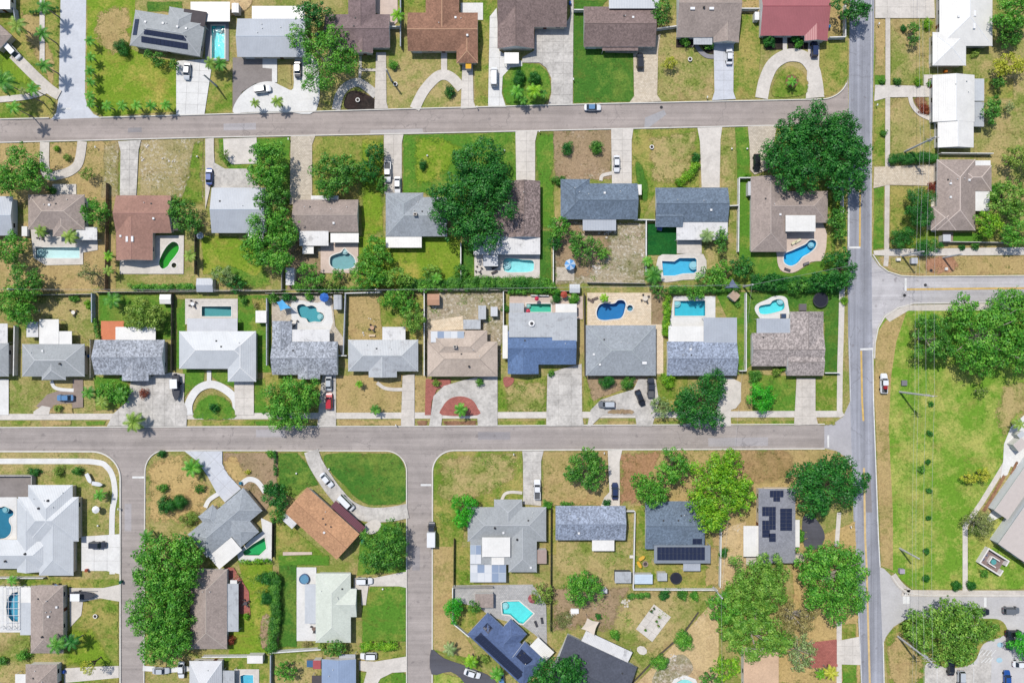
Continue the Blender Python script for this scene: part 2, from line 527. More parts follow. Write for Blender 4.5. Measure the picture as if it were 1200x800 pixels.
def clump_leaves(centres, radii, leaf, cover, rng, up=0.25):
    Ps, Ns, Ss = [], [], []
    for c, r in zip(centres, radii):
        n = max(8, int(cover * 2.6 * math.pi * r * r / (leaf * leaf * 0.62)))
        d = rng.normal(size=(n, 3)); d[:, 2] += 0.35
        d /= np.linalg.norm(d, axis=1, keepdims=True)
        rr = r * (0.55 + 0.5 * rng.random(n) ** 0.6)
        sq = np.array([1, 1, 0.78])
        Ps.append(c + d * rr[:, None] * sq)
        m = d + rng.normal(size=(n, 3)) * 0.34 + np.array([0, 0, up])
        Ns.append(m / np.linalg.norm(m, axis=1, keepdims=True))
        Ss.append(leaf * (0.65 + 0.7 * rng.random(n)))
    return np.concatenate(Ps), np.concatenate(Ns), np.concatenate(Ss)

LEAF = {  # style: three leaf tones, leaf size, cover, clump size share
    'dark':   ((26, 90, 32), (44, 120, 42), (80, 156, 56), 0.40, 0.92, 0.25),
    'mid':    ((46, 106, 34), (76, 144, 46), (126, 184, 68), 0.40, 0.87, 0.25),
    'bright': ((54, 124, 34), (88, 164, 46), (142, 202, 74), 0.40, 0.88, 0.23),
    'vivid':  ((36, 140, 28), (56, 180, 34), (104, 214, 54), 0.33, 0.95, 0.30),
    'lime':   ((74, 138, 24), (116, 180, 32), (174, 216, 58), 0.40, 0.88, 0.22),
    'olive':  ((92, 132, 46), (128, 164, 62), (174, 198, 92), 0.40, 0.80, 0.22),
    'fresh':  ((72, 128, 40), (110, 164, 54), (160, 200, 86), 0.40, 0.92, 0.21),
    'grey':   ((104, 136, 78), (138, 168, 98), (182, 200, 136), 0.36, 0.62, 0.20),
    'yellow': ((146, 162, 36), (190, 198, 54), (220, 216, 92), 0.38, 0.80, 0.25),
    'thin':   ((100, 118, 60), (132, 148, 82), (168, 176, 108), 0.34, 0.38, 0.26),
    'box':    ((32, 98, 34), (46, 122, 40), (78, 154, 52), 0.26, 1.05, 0.32),
    'brown':  ((134, 126, 70), (162, 152, 92), (188, 178, 116), 0.34, 0.52, 0.24),
    'red':    ((120, 50, 40), (150, 70, 50), (170, 96, 60), 0.32, 0.7, 0.28),
}
def lmat(st): return leafmat(*LEAF[st][:3])

def crown_shape(rx, ry, rz, rot, share, rng, low=-0.15):
    """clump centres in an uneven dome"""
    rm = math.sqrt(rx * ry)
    rc = max(0.45, min(2.3, rm * share))
    n = int(max(7, 1.6 * (rm / rc) ** 2))
    ph = rng.random(4) * 6.28
    cs, rs = [], []
    for i in range(n):
        el = math.asin(low + (0.98 - low) * ((i + 0.5) / n))
        az = i * 2.399963 + rng.normal() * 0.25
        lob = 1 + 0.13 * math.sin(2 * az + ph[0]) + 0.10 * math.sin(3 * az + ph[1]) + 0.08 * math.sin(5 * az + ph[2])
        f = (0.80 + 0.14 * rng.normal()) * lob
        f = min(1.08, max(0.45, f))
        x = (rx - rc * 0.55) * f * math.cos(el) * math.cos(az); y = (ry - rc * 0.55) * f * math.cos(el) * math.sin(az)
        z = (rz - rc * 0.4) * f * math.sin(el)
        c, s = math.cos(rot), math.sin(rot)
        cs.append(np.array([x * c - y * s, x * s + y * c, z])); rs.append(rc * (0.6 + 0.75 * rng.random()))
        if rng.random() < 0.55:         # sprays that break the outline
            g = (1.0 + 0.16 * rng.random()) / max(f, 0.3); cs.append(np.array([(x * c - y * s) * g, (x * s + y * c) * g, z + rc * 0.25])); rs.append(rc * (0.28 + 0.25 * rng.random()))
    return cs, rs

def tree(x, y, rx, ry, h, style, label, group=None, name='tree', rot=0, extra=None, cover=1.0, bare=0):
    """x, y, rx, ry in photo px (crown outline), h metres. extra: more crown lobes (dx, dy, r) in px joined to the same crown"""
    rng = np.random.default_rng(int(x * 7919 + y * 104729) % (2 ** 31))
    c1, c2, c3, leaf, cov, share = LEAF[style]
    cov *= cover
    zc = h * 0.66
    wx, wy = W(x, y, zc)
    k = S * (CAM_H - zc) / CAM_H
    root = thing(name, label, 'tree', (wx, wy, gz(x, y) - 0.02), 0, group)
    lobes = [(0, 0, rx * k, ry * k)] + [(dx * k, -dy * k, r * k, r * k) for dx, dy, r in (extra or [])]
    CS, RS = [], []
    for (lx, ly, ax, ay) in lobes:
        rz = min(h * 0.42, max(ax, ay) * 0.85)
        cs, rs = crown_shape(ax, ay, rz, -math.radians(rot), share, rng)
        hz = h - rz - (0 if lx == 0 else rng.random() * h * 0.12)
        CS += [c + np.array([lx, ly, hz]) for c in cs]; RS += rs
    big = max(rx, ry) * k
    lf = leaf * (1.0 if big < 5 else 1.12 if big < 9 else 1.3)
    if big < 2.5: lf *= 0.75
    P, N, Z = clump_leaves(CS, RS, lf, cov, rng)
    put('crown', quads_mesh('crown', P, N, Z, lmat(style), rng=rng), root)
    mb = MB()
    r0 = 0.11 + 0.028 * h * min(1.3, big / 4)
    fork = h * 0.28
    mb.tube([(0, 0, -0.1), (0.05 * h * rng.normal() * 0.2, 0, fork * 0.6), (0, 0, fork)], [r0 * 1.3, r0, r0 * 0.85], 8)
    sel = list(range(0, len(CS), max(1, len(CS) // (7 + bare))))
    for i in sel:
        c = CS[i]; m = c * 0.5 + np.array([0, 0, fork * 0.55]); m[2] += 0.3
        e = c * 0.95 if not bare else c * 1.02 + np.array([0, 0, RS[i] * 0.5])
        mb.tube([(0, 0, fork * 0.9), tuple(m), tuple(e)], [r0 * 0.6, r0 * 0.38, r0 * 0.12], 5)
    mb.build('trunk', bark((178, 170, 158)) if bare else bark(), root)
    return root

def shrub(x, y, r, style, label, group=None, h=None, ry=None, name='shrub', cat='shrub', cover=1.0):
    rng = np.random.default_rng(int(x * 7919 + y * 104729) % (2 ** 31))
    ry = r if ry is None else ry
    k = S; ax, ay = r * k, ry * k
    h = max(0.5, min(ax, ay) * 1.5) if h is None else h
    wx, wy = W(x, y, h * 0.6)
    leaf = LEAF[style][3] * 0.62
    rc = max(0.22, min(ax, ay) * 0.42)
    n = int(max(6, 5 * ax * ay / (rc * rc)))
    cs, rs = [], []
    for i in range(n):
        el = math.asin(-0.05 + 1.0 * ((i + 0.5) / n)); az = i * 2.399963 + rng.normal() * 0.3
        f = min(1.2, 0.8 + 0.22 * rng.normal()) * (1 + 0.18 * math.sin(2 * az + x) + 0.12 * math.sin(3 * az + y))
        cs.append(np.array([(ax - rc * 0.5) * f * math.cos(el) * math.cos(az), (ay - rc * 0.5) * f * math.cos(el) * math.sin(az), h * 0.2 + (h * 0.72 - rc * 0.3) * f * math.sin(el)]))
        rs.append(rc * (0.5 + 0.7 * rng.random()))
    P, N, Z = clump_leaves(cs, rs, leaf, LEAF[style][4] * 0.8 * cover, rng)
    o = put(name, quads_mesh(name, P, N, Z, lmat(style), rng=rng), None, (wx, wy, gz(x, y)))
    return tag(o, label, cat, group)

def hedge(pts, w, h, style, label, group=None, rough=0.3, name='hedge'):
    rng = np.random.default_rng(int(pts[0][0] * 7919 + pts[0][1] * 104729) % (2 ** 31))
    cs, rs = [], []
    hw = w * S / 2
    rc = max(0.3, min(1.0, hw * 0.7, h * 0.5))
    x0, y0 = W(*pts[0])
    for a, b in zip(pts[:-1], pts[1:]):
        ax, ay = W(*a, h * 0.5); bx, by = W(*b, h * 0.5)
        L = math.hypot(bx - ax, by - ay); n = int(L * max(1.0, hw * 2) * max(1, h * 0.8) / (rc * rc) * 1.1) + 2
        for i in range(n):
            t = rng.random(); o = (rng.random() * 2 - 1) * max(0.05, hw - rc * 0.6); z = rc * 0.6 + rng.random() * max(0.05, h - rc * 1.2) * (1 + rough * rng.normal())
            if abs(o) < hw * 0.6: z = max(z, h * 0.7)
            nx, ny = -(by - ay) / L, (bx - ax) / L
            cs.append(np.array([ax + (bx - ax) * t + nx * o - x0, ay + (by - ay) * t + ny * o - y0, z])); rs.append(rc * (0.7 + 0.5 * rng.random()))
    P, N, Z = clump_leaves(cs, rs, LEAF[style][3] * 0.72, LEAF[style][4] * 0.75, rng)
    o = put(name, quads_mesh(name, P, N, Z, lmat(style), rng=rng), None, (x0, y0, gz(*pts[0])))
    return tag(o, label, 'hedge', group)

# palms: feather fronds (large leaves, each its own part) on a thin trunk
def frond_mesh(L, droop, style):
    mb = MB(); n = 9
    pts = []
    for i in range(n + 1):
        t = i / n
        pts.append((L * t * (1 - 0.12 * t), 0, L * (0.42 * t - droop * t * t)))
    for i in range(n):
        a, b = Vector(pts[i]), Vector(pts[i + 1]); t = (i + 0.5) / n
        w = L * 0.27 * math.sin(math.pi * min(1, 0.12 + t * 0.86)) ** 0.7
        for sgn in (-1, 1):
            for j in (0.0, 0.5):
                p = a.lerp(b, j); q = a.lerp(b, j + 0.6)
                tip = p.lerp(q, 0.5) + Vector((w * 0.55, sgn * w, -w * 0.42))
                mb.poly([p, q, tip] if sgn < 0 else [q, p, tip])
    mb.tube(pts, [0.035 * (1 - 0.8 * i / n) + 0.006 for i in range(n + 1)], 3)
    return mb.mesh('frond', lmat(style))
FRONDS = {}
def palm(x, y, r, h, label, group=None, style='mid', n=11):
    n += 3
    """x, y: centre of the crown as seen"""
    rng = np.random.default_rng(int(x * 7919 + y * 104729) % (2 ** 31))
    wx, wy = W(x, y, h)
    root = thing('palm_tree', label, 'palm tree', (wx, wy, gz(x, y)), rng.random() * 6, group)
    key = (round(r), style)
    if key not in FRONDS: FRONDS[key] = [frond_mesh(r * S * 1.05, d, style) for d in (0.55, 0.85)]
    for i in range(n):
        o = put('frond', FRONDS[key][i % 2], root, (0, 0, h))
        o.rotation_euler = (rng.normal() * 0.12, -rng.random() * 0.35 if i % 2 == 0 else 0.12, i * 2 * math.pi / n + rng.normal() * 0.12)
    mb = MB(); b = 0.25 * rng.normal()
    mb.tube([(b, b * 0.4, -0.1), (b * 0.3, 0.1 * b, h * 0.5), (0, 0, h)], [0.19, 0.13, 0.12], 7)
    mb.build('trunk', bark((150, 140, 128)), root)
    return root

# ---------------------------------------------------------------- houses
ROOFS = {
    'grey': lambda: shingle((168, 172, 174), 0.06, 0.07), 'midgrey': lambda: shingle((160, 166, 172), 0.10, 0.10),
    'slate': lambda: shingle((112, 127, 144), 0.18), 'speck': lambda: shingle((164, 169, 178), 0.32), 'bluespeck': lambda: shingle((150, 160, 178), 0.30),
    'brown': lambda: shingle((134, 116, 112), 0.17), 'brownspeck': lambda: shingle((142, 126, 122), 0.38), 'taupe': lambda: shingle((166, 152, 144), 0.10),
    'taupespeck': lambda: shingle((168, 158, 154), 0.30), 'orange': lambda: shingle((176, 124, 90), 0.12, 0.16), 'rustbrown': lambda: shingle((150, 112, 92), 0.16, 0.2),
    'redbrown': lambda: shingle((166, 128, 114), 0.09), 'beige': lambda: shingle((196, 180, 166), 0.07), 'blue': lambda: shingle((98, 122, 160), 0.13),
    'navy': lambda: shingle((90, 108, 146), 0.12), 'dark': lambda: shingle((84, 88, 100), 0.10), 'mauve': lambda: shingle((132, 114, 114), 0.14, 0.16),
    'clay': lambda: shingle((196, 150, 114), 0.13), 'palegreen': lambda: shingle((212, 218, 206), 0.04, 0.05), 'tan': lambda: shingle((214, 182, 152), 0.05),
    'mblue': lambda: metal_roof((182, 188, 197), 'y'), 'mblue2': lambda: metal_roof((150, 168, 196), 'y'), 'mwhite': lambda: metal_roof((240, 238, 233), 'y', 0.04),
    'mgrey': lambda: metal_roof((190, 194, 198), 'y', 0.1, 0.4), 'mred': lambda: metal_roof((176, 106, 110), 'y', 0.06), 'mlight': lambda: metal_roof((206, 210, 214), 'y', 0.06),
    'white': lambda: metal_roof((241, 239, 234), 'y', 0.03), 'dirtywhite': lambda: metal_roof((228, 227, 226), 'y', 0.05, 0.35), 'lightgrey': lambda: metal_roof((208, 210, 214), 'y', 0.06),
    'ashgrey': lambda: shingle((146, 148, 156), 0.1, 0.08), 'pewter': lambda: metal_roof((142, 150, 160), 'y', 0.06),
    'darkflat': lambda: plain((88, 82, 84), 0.9), 'commercial': lambda: plain((206, 196, 190), 0.9, 0.06), 'maroon': lambda: metal_roof((112, 66, 76), 'y', 0.1), 'mcyan': lambda: metal_roof((206, 222, 236), 'x', 0.06),
}
CAPS = {}
EAVE = 2.65
WALLC = [(226, 218, 204), (236, 232, 224), (214, 206, 190), (222, 226, 228), (230, 214, 190)]

def roof_geom(r, i, pitch, caps, mb):
    x0, y0, x1, y1, code, z = r     # world-local metres, x0<x1, y0<y1
    fa = 0.16; ze = z + i * 0.006
    if code[0] == 'F':
        mb.box(x0, y0, ze - 0.12, x1, y1, ze + 0.03); 
        n = len(mb.m)
        for q in range(n - 6, n): mb.m[q] = 0 if q == n - 5 else 1
        return lambda x, y: ze + 0.03
    swap = code[0] == 'y'
    if swap: a0, a1, b0, b1 = y0, y1, x0, x1
    else: a0, a1, b0, b1 = x0, x1, y0, y1
    hw = (b1 - b0) / 2; rise = hw * pitch * (1 + 0.01 * i); bm = (b0 + b1) / 2
    # end flags: code[1] = west/north end hipped, code[2] = east/south end hipped
    lo, hi = (code[1] == '1', code[2] == '1')
    if swap: lo, hi = hi, lo          # local y runs north
    ra0 = a0 + (min(hw, (a1 - a0) / 2 - 0.01) if lo else 0); ra1 = a1 - (min(hw, (a1 - a0) / 2 - 0.01) if hi else 0)
    T = (lambda a, b, zz: (b, a, zz)) if swap else (lambda a, b, zz: (a, b, zz))
    def face(pts, mi):
        v = [Vector(T(*p)) for p in pts]
        if swap: v = v[::-1]
        mb.poly(v, mi)
    E = [(a0, b0, ze), (a1, b0, ze), (a1, b1, ze), (a0, b1, ze)]
    Rl, Rh = (ra0, bm, ze + rise), (ra1, bm, ze + rise)
    face([E[0], E[1], Rh, Rl], 0); face([E[2], E[3], Rl, Rh], 0)
    face([E[3], E[0], Rl], 0 if lo else 1); face([E[1], E[2], Rh], 0 if hi else 1)
    D = [(p[0], p[1], ze - fa) for p in E]
    for q in range(4): face([D[q], D[(q + 1) % 4], E[(q + 1) % 4], E[q]], 1)
    face(D[::-1], 1)
    lines = [(Rl, Rh)]
    if lo: lines += [(E[0], Rl), (E[3], Rl)]
    if hi: lines += [(E[1], Rh), (E[2], Rh)]
    for p, q in lines:
        P, Q = Vector(T(*p)), Vector(T(*q))
        if (Q - P).length > 0.4: caps.append((P, Q))
    def zf(x, y):
        a, b = (y, x) if swap else (x, y)
        if not (a0 - .05 <= a <= a1 + .05 and b0 - .05 <= b <= b1 + .05): return None
        zz = rise * (1 - abs(b - bm) / hw)
        if lo: zz = min(zz, (a - a0) * rise / max(hw, .01))
        if hi: zz = min(zz, (a1 - a) * rise / max(hw, .01))
        return ze + max(0, zz)
    return zf

def solar_mat():
    t = NT("solar_cells"); t.bsdf.inputs["Roughness"].default_value = 0.18; t.bsdf.inputs["Specular IOR Level"].default_value = 0.5
    b = t.n.new("ShaderNodeTexBrick"); b.offset = 0.0; b.inputs["Scale"].default_value = 1; b.inputs["Brick Width"].default_value = 0.33; b.inputs["Row Height"].default_value = 0.33; b.inputs["Mortar Size"].default_value = 0.02
    b.inputs["Color1"].default_value = alb((36, 43, 66)); b.inputs["Color2"].default_value = alb((40, 47, 72)); b.inputs["Mortar"].default_value = alb((56, 62, 84))
    t.link(t.pos(obj=True), b.inputs["Vector"]); return t.color(b.outputs[0])
SOLAR = None
HOUSES = 0

def house(name, label, c, rot, roof, rects, patios=(), front='S', pitch=0.33, vents=(), solar=(), caps=None, cat='house', eave=EAVE, solar_c=None, walls=True, group=None):
    """rects, patios, vents: photo px relative to c along the house's own axes (rot clockwise in the photo)"""
    global SOLAR, HOUSES
    HOUSES += 1
    rng = random.Random(int(c[0] * 31 + c[1] * 17))
    k = S * (CAM_H - eave) / CAM_H
    wx, wy = W(c[0], c[1], eave)
    root = thing(name, label, cat, (wx, wy, 0), -math.radians(rot), group)
    rm = ROOFS[roof](); trim = plain(TRIM, 0.5, 0.03); wallm = plain(rng.choice(WALLC), 0.85, 0.06)
    mb = MB(); cp = []; zfs = []; wr = []
    m0 = rects[0]
    for i, r in enumerate(rects):
        px0, py0, px1, py1, code = r[:5]
        if i and code[0] in 'xy' and m0[4][0] in 'xy' and code[0] != m0[4][0]:
            if code[0] == 'y':          # main ridge runs east-west
                rd = (m0[1] + m0[3]) / 2
                if py0 < m0[1] + 1 and rd < py1 < m0[3] - 1: py1 = rd
                elif py1 > m0[3] - 1 and m0[1] + 1 < py0 < rd: py0 = rd
            else:
                rd = (m0[0] + m0[2]) / 2
                if px0 < m0[0] + 1 and rd < px1 < m0[2] - 1: px1 = rd
                elif px1 > m0[2] - 1 and m0[0] + 1 < px0 < rd: px0 = rd
        z = eave + (r[5] if len(r) > 5 else 0)
        L = (px0 * k, -py1 * k, px1 * k, -py0 * k, code, z)
        m2 = MB()
        zfs.append(roof_geom(L, i, pitch, cp, mb))
        if walls:
            ins = (0.55 if code[0] != 'F' else 0.3) + 0.006 * i
            w = (L[0] + ins, L[1] + ins, L[2] - ins, L[3] - ins)
            wr.append(w)
            b = MB(); b.box(w[0], w[1], 0, w[2], w[3], z - 0.15); b.build('wall', wallm, root)
            if code[0] != 'F':                       # gable infill
                pass
    ro = mb.build('roof', [rm, trim], root)
    def rz(x, y):
        zz = [f(x, y) for f in zfs]; zz = [q for q in zz if q is not None]
        return max(zz) if zz else eave
    if cp:
        m = MB()
        for P, Q in cp:
            d = (Q - P); n = d.cross(Vector((0, 0, 1))).normalized() * 0.14
            up = Vector((0, 0, 0.035)); dn = Vector((0, 0, -0.06))
            m.hexa([P - n + dn, Q - n + dn, Q + n + dn, P + n + dn], [P - n * 0.4 + up, Q - n * 0.4 + up, Q + n * 0.4 + up, P + n * 0.4 + up])
        m.build('ridge_cap', caps_mat(roof, caps), ro)
    # openings on the outer walls
    if walls:
        gm = glass(); fm = trim
        sides = []
        for i, w in enumerate(wr):
            for sd_, (ax, ay, bx, by, nx, ny) in {'S': (w[0], w[1], w[2], w[1], 0, -1), 'N': (w[2], w[3], w[0], w[3], 0, 1), 'E': (w[2], w[1], w[2], w[3], 1, 0), 'W': (w[0], w[3], w[0], w[1], -1, 0)}.items():
                L = math.hypot(bx - ax, by - ay); n = int(L / 3.6)
                for j in range(n):
                    t = (j + 0.5) / n; x, y = ax + (bx - ax) * t, ay + (by - ay) * t
                    if any(q is not w and q[0] - .9 < x < q[2] + .9 and q[1] - .9 < y < q[3] + .9 for q in wr): continue
                    sides.append((sd_, x, y, nx, ny, L))
        fr = [s_ for s_ in sides if s_[0] == front]; ot = [s_ for s_ in sides if s_[0] != front]
        rng.shuffle(ot)
        kinds = []
        fr.sort(key=lambda s_: (s_[1], s_[2]))
        for j, s_ in enumerate(fr[:5]): kinds.append((s_, 'garage_door' if j == 0 and len(fr) > 2 else 'door' if j == len(fr[:5]) // 2 else 'window'))
        for s_ in ot[:4]: kinds.append((s_, 'window'))
        for (sd_, x, y, nx, ny, L), kd in kinds:
            hw, z0, z1 = {'garage_door': (1.25, 0.02, 2.1), 'door': (0.48, 0.05, 2.08), 'window': (0.7, 0.95, 2.05)}[kd]
            tx, ty = -ny, nx
            def bx_(mbb, w_, za, zb, d0, d1):
                mbb.hexa([(x - tx * w_ + nx * d0, y - ty * w_ + ny * d0, za), (x + tx * w_ + nx * d0, y + ty * w_ + ny * d0, za), (x + tx * w_ + nx * d1, y + ty * w_ + ny * d1, za), (x - tx * w_ + nx * d1, y - ty * w_ + ny * d1, za)],
                         [(x - tx * w_ + nx * d0, y - ty * w_ + ny * d0, zb), (x + tx * w_ + nx * d0, y + ty * w_ + ny * d0, zb), (x + tx * w_ + nx * d1, y + ty * w_ + ny * d1, zb), (x - tx * w_ + nx * d1, y - ty * w_ + ny * d1, zb)])
            a = MB(); bx_(a, hw, z0, z1, -0.03, 0.04)
            p = a.build(kd, fm if kd != 'door' else plain((120, 70, 50), 0.5, 0.05), root)
            if kd == 'window':
                a = MB(); bx_(a, hw - 0.09, z0 + 0.09, z1 - 0.09, 0.0, 0.055); a.build('pane', gm, p)
            elif kd == 'garage_door':
                for q in range(4):
                    a = MB(); bx_(a, hw - 0.05, z0 + 0.03 + q * 0.51, z0 + 0.5 + q * 0.51, 0.0, 0.06); a.build('panel', plain((238, 236, 230), 0.5, 0.02), p)
            else:
                a = MB(); a.box(x + tx * 0.36 + nx * 0.04 - .03, y + ty * 0.36 + ny * 0.04 - .03, 1.0, x + tx * 0.36 + nx * 0.1 + .03, y + ty * 0.36 + ny * 0.1 + .03, 1.08); a.build('handle', plain((180, 170, 130), 0.3, 0), p)
    # porch and patio covers: flat sheets on posts
    for i, p in enumerate(patios):
        px0, py0, px1, py1, pm = p[:5]; z = (p[5] if len(p) > 5 else 2.4) + i * 0.007
        kk = S * (CAM_H - z) / CAM_H / 1.0
        x0, x1, y0, y1 = px0 * kk, px1 * kk, -py1 * kk, -py0 * kk
        b = MB(); b.box(x0, y0, z - 0.12, x1, y1, z); 
        if pm == 'poly':
            po = b.build('patio_roof', plain((206, 212, 220), 0.3, 0.04), root)
            nx_ = max(1, round((x1 - x0) / 1.9)); ny_ = max(1, round((y1 - y0) / 2.6))
            for a_ in range(nx_):
                for c_ in range(ny_):
                    q = MB(); q.box(x0 + (x1 - x0) * a_ / nx_ + .06, y0 + (y1 - y0) * c_ / ny_ + .06, z, x0 + (x1 - x0) * (a_ + 1) / nx_ - .06, y0 + (y1 - y0) * (c_ + 1) / ny_ - .06, z + .03)
                    q.build('panel', plain(rng.choice([(176, 188, 202), (212, 216, 220), (224, 226, 228), (150, 166, 190)]), 0.3, 0.04), po)
        else:
            po = b.build('patio_roof', ROOFS[pm](), root)
        for qx in (x0 + .15, x1 - .15):
            for qy in (y0 + .15, y1 - .15):
                if rz(qx, qy) == eave and not any(q[0] < qx < q[2] and q[1] < qy < q[3] for q in wr):
                    b = MB(); b.box(qx - .05, qy - .05, 0, qx + .05, qy + .05, z - .12); b.build('post', trim, po)
    auto = []
    for _ in range(rng.randint(2, 4) if walls and len(rects) and rects[0][4][0] != 'F' else 0):
        q = rects[0]; auto.append((q[0] + (q[2] - q[0]) * rng.uniform(.15, .85), q[1] + (q[3] - q[1]) * rng.uniform(.12, .42), rng.choice('pppq')))
    for v in list(vents) + auto:
        px, py, kd = v[:3]; x, y = px * k, -py * k; z = rz(x, y); b = MB()
        if kd == 'v': b.box(x - .28, y - .28, z - .2, x + .28, y + .28, z + .28); b.build('roof_vent', plain((236, 236, 236), 0.5, 0.03), root)
        elif kd == 'p': b.cyl(x, y, z - .1, z + .35, .11, 8); b.build('vent_pipe', plain((226, 226, 224), .5, .03), root)
        elif kd == 'q': b.box(x - .2, y - .2, z - .1, x + .2, y + .2, z + .18); b.build('roof_vent', plain((70, 70, 72), .6, .05), root)
        elif kd == 's': b.box(x - .62, y - .34, z - .3, x + .62, y + .34, z + .22); b.build('skylight', plain((246, 246, 248), 0.2, 0.02), root)
        elif kd == 'l': b.box(x - .3, y - .75, z - .3, x + .3, y + .75, z + .2); b.build('skylight', plain((246, 246, 248), 0.2, 0.02), root)
        elif kd == 'd': b.cyl(x, y, z - .2, z + .4, .3, 10); b.build('roof_vent', plain((50, 50, 54), 0.6, 0.03), root)
        elif kd == 'c':
            b.box(x - .5, y - .4, z - .5, x + .5, y + .4, z + 1.0); ch = b.build('chimney', plain((196, 188, 180), 0.8, 0.1), root)
            b = MB(); b.box(x - .28, y - .2, z + .98, x + .28, y + .2, z + 1.06); b.build('flue', plain((40, 40, 42), 0.8, 0), ch)
        elif kd == 't':
            b.cyl(x, y, z - .2, z + .35, .85, 20); tv = b.build('turbine_vent', plain((244, 244, 244), 0.4, 0.02), root)
            b = MB(); b.cyl(x, y, z + .3, z + .5, .42, 14); b.build('hub', plain((60, 60, 64), 0.5, 0), tv)
    if solar:
        if SOLAR is None: SOLAR = solar_mat()
        for (px0, py0, px1, py1) in solar:
            x0, x1, y0, y1 = px0 * k, px1 * k, -py1 * k, -py0 * k
            nx_ = max(1, round((x1 - x0) / (1.05 if (x1 - x0) > (y1 - y0) else 1.7))); ny_ = max(1, round((y1 - y0) / (1.7 if (x1 - x0) > (y1 - y0) else 1.05)))
            arr = put('solar_array', None, root)
            for a_ in range(nx_):
                for c_ in range(ny_):
                    g = 0.03
                    q = [(x0 + (x1 - x0) * (a_ + da) / nx_ + (g if da == 0 else -g), y0 + (y1 - y0) * (c_ + db) / ny_ + (g if db == 0 else -g)) for da, db in ((0, 0), (1, 0), (1, 1), (0, 1))]
                    m = MB(); m.hexa([(x, y, rz(x, y) + .05) for x, y in q], [(x, y, rz(x, y) + .12) for x, y in q])
                    m.build('solar_panel', SOLAR, arr)
    return root

def caps_mat(roof, caps):
    if caps: return plain(caps, 0.8, 0.08)
    base = {'grey': (190, 193, 196), 'midgrey': (176, 182, 188), 'slate': (100, 114, 130), 'speck': (152, 157, 166), 'bluespeck': (138, 148, 166), 'brown': (116, 100, 96), 'brownspeck': (122, 108, 104), 'taupe': (182, 168, 158), 'taupespeck': (146, 136, 132), 'orange': (214, 176, 148), 'rustbrown': (206, 166, 134), 'redbrown': (176, 134, 122), 'beige': (186, 170, 158), 'blue': (104, 128, 166), 'navy': (98, 116, 152), 'dark': (92, 96, 106), 'mauve': (120, 104, 104), 'clay': (182, 138, 106), 'palegreen': (224, 228, 218), 'tan': (220, 190, 160)}.get(roof)
    if base is None: base = {'mblue': (190, 200, 212), 'mblue2': (162, 180, 206), 'mgrey': (200, 204, 208), 'mred': (160, 86, 94), 'mlight': (216, 222, 228)}.get(roof, (238, 240, 242))
    return plain(base, 0.8, 0.08)

# ---------------------------------------------------------------- pools
def pool(label, pts, wc, basin=(150, 214, 226), depth=1.5, group=None, coping=(232, 228, 220), cw=1.3, smooth=True, steps=None, z=None):
    """pts: outline in photo px, already registered in POOL_HOLES by reg_pool"""
    P = pts
    cx = sum(p[0] for p in P) / len(P); cy = sum(p[1] for p in P) / len(P)
    zt = gz(cx, cy) if z is None else z
    # the sheet at the rim
    zt = max([zz for q, zz in SHEETS if inside(P[0], q)] + [0]) if z is None else z
    wx, wy = W(cx, cy)
    root = thing('swimming_pool', label, 'swimming pool', (wx, wy, zt), 0, group)
    loc = [(W(*p)[0] - wx, W(*p)[1] - wy) for p in P]
    if area(loc) < 0: loc = loc[::-1]; 
    n = len(loc)
    def off(d):
        out = []
        for i in range(n):
            a, b, c = loc[i - 1], loc[i], loc[(i + 1) % n]
            d1 = Vector((b[1] - a[1], a[0] - b[0])).normalized(); d2 = Vector((c[1] - b[1], b[0] - c[0])).normalized()
            m = d1 + d2; m = m / max(0.6, m.length ** 2 / 2) if m.length > 1e-6 else d1
            out.append((b[0] + m.x * d, b[1] + m.y * d))
        return out
    o = off(cw * S)
    m = MB()
    for i in range(n):
        j = (i + 1) % n
        m.poly([(*loc[i], 0.05), (*o[i], 0.05), (*o[j], 0.05), (*loc[j], 0.05)]); m.poly([(*o[i], 0.05), (*o[i], -0.05), (*o[j], -0.05), (*o[j], 0.05)])
        m.poly([(*loc[j], 0.05), (*loc[j], -0.2), (*loc[i], -0.2), (*loc[i], 0.05)])
    m.build('coping', concrete(coping, 0.08), root)
    xs = [p[0] for p in loc]; x0, x1 = min(xs), max(xs)
    m = MB()
    fl = [(p[0], p[1], -(1.0 + (depth - 1.0) * (p[0] - x0) / (x1 - x0))) for p in loc]
    tris = tessellate_polygon([[Vector((p[0], p[1], 0)) for p in loc]])
    for t in tris:
        a, b, c = (Vector(fl[i]) for i in t)
        m.poly([a, b, c] if (b - a).cross(c - a).z > 0 else [a, c, b])
    for i in range(n):
        j = (i + 1) % n
        m.poly([(*loc[j], -0.02), fl[j], fl[i], (*loc[i], -0.02)])
    m.build('basin', plain(tuple(min(250, int(v * 1.24 + 10)) for v in basin), 0.6, 0.1), root)
    m = MB()
    for t in tris:
        a, b, c = (Vector((*loc[i], -0.09)) for i in t)
        m.poly([a, b, c] if (b - a).cross(c - a).z > 0 else [a, c, b])
    m.build('water', water(wc), root)
    if steps:
        sx, sy, sr = steps; x, y = W(sx, sy); m = MB()
        m.cyl(x - wx, y - wy, -1.2, -0.5, sr * S, 14); m.cyl(x - wx, y - wy, -0.5, -0.25, sr * S * 0.65, 14)
        m.build('steps', plain((210, 236, 240), 0.6, 0.03), root)
    return root

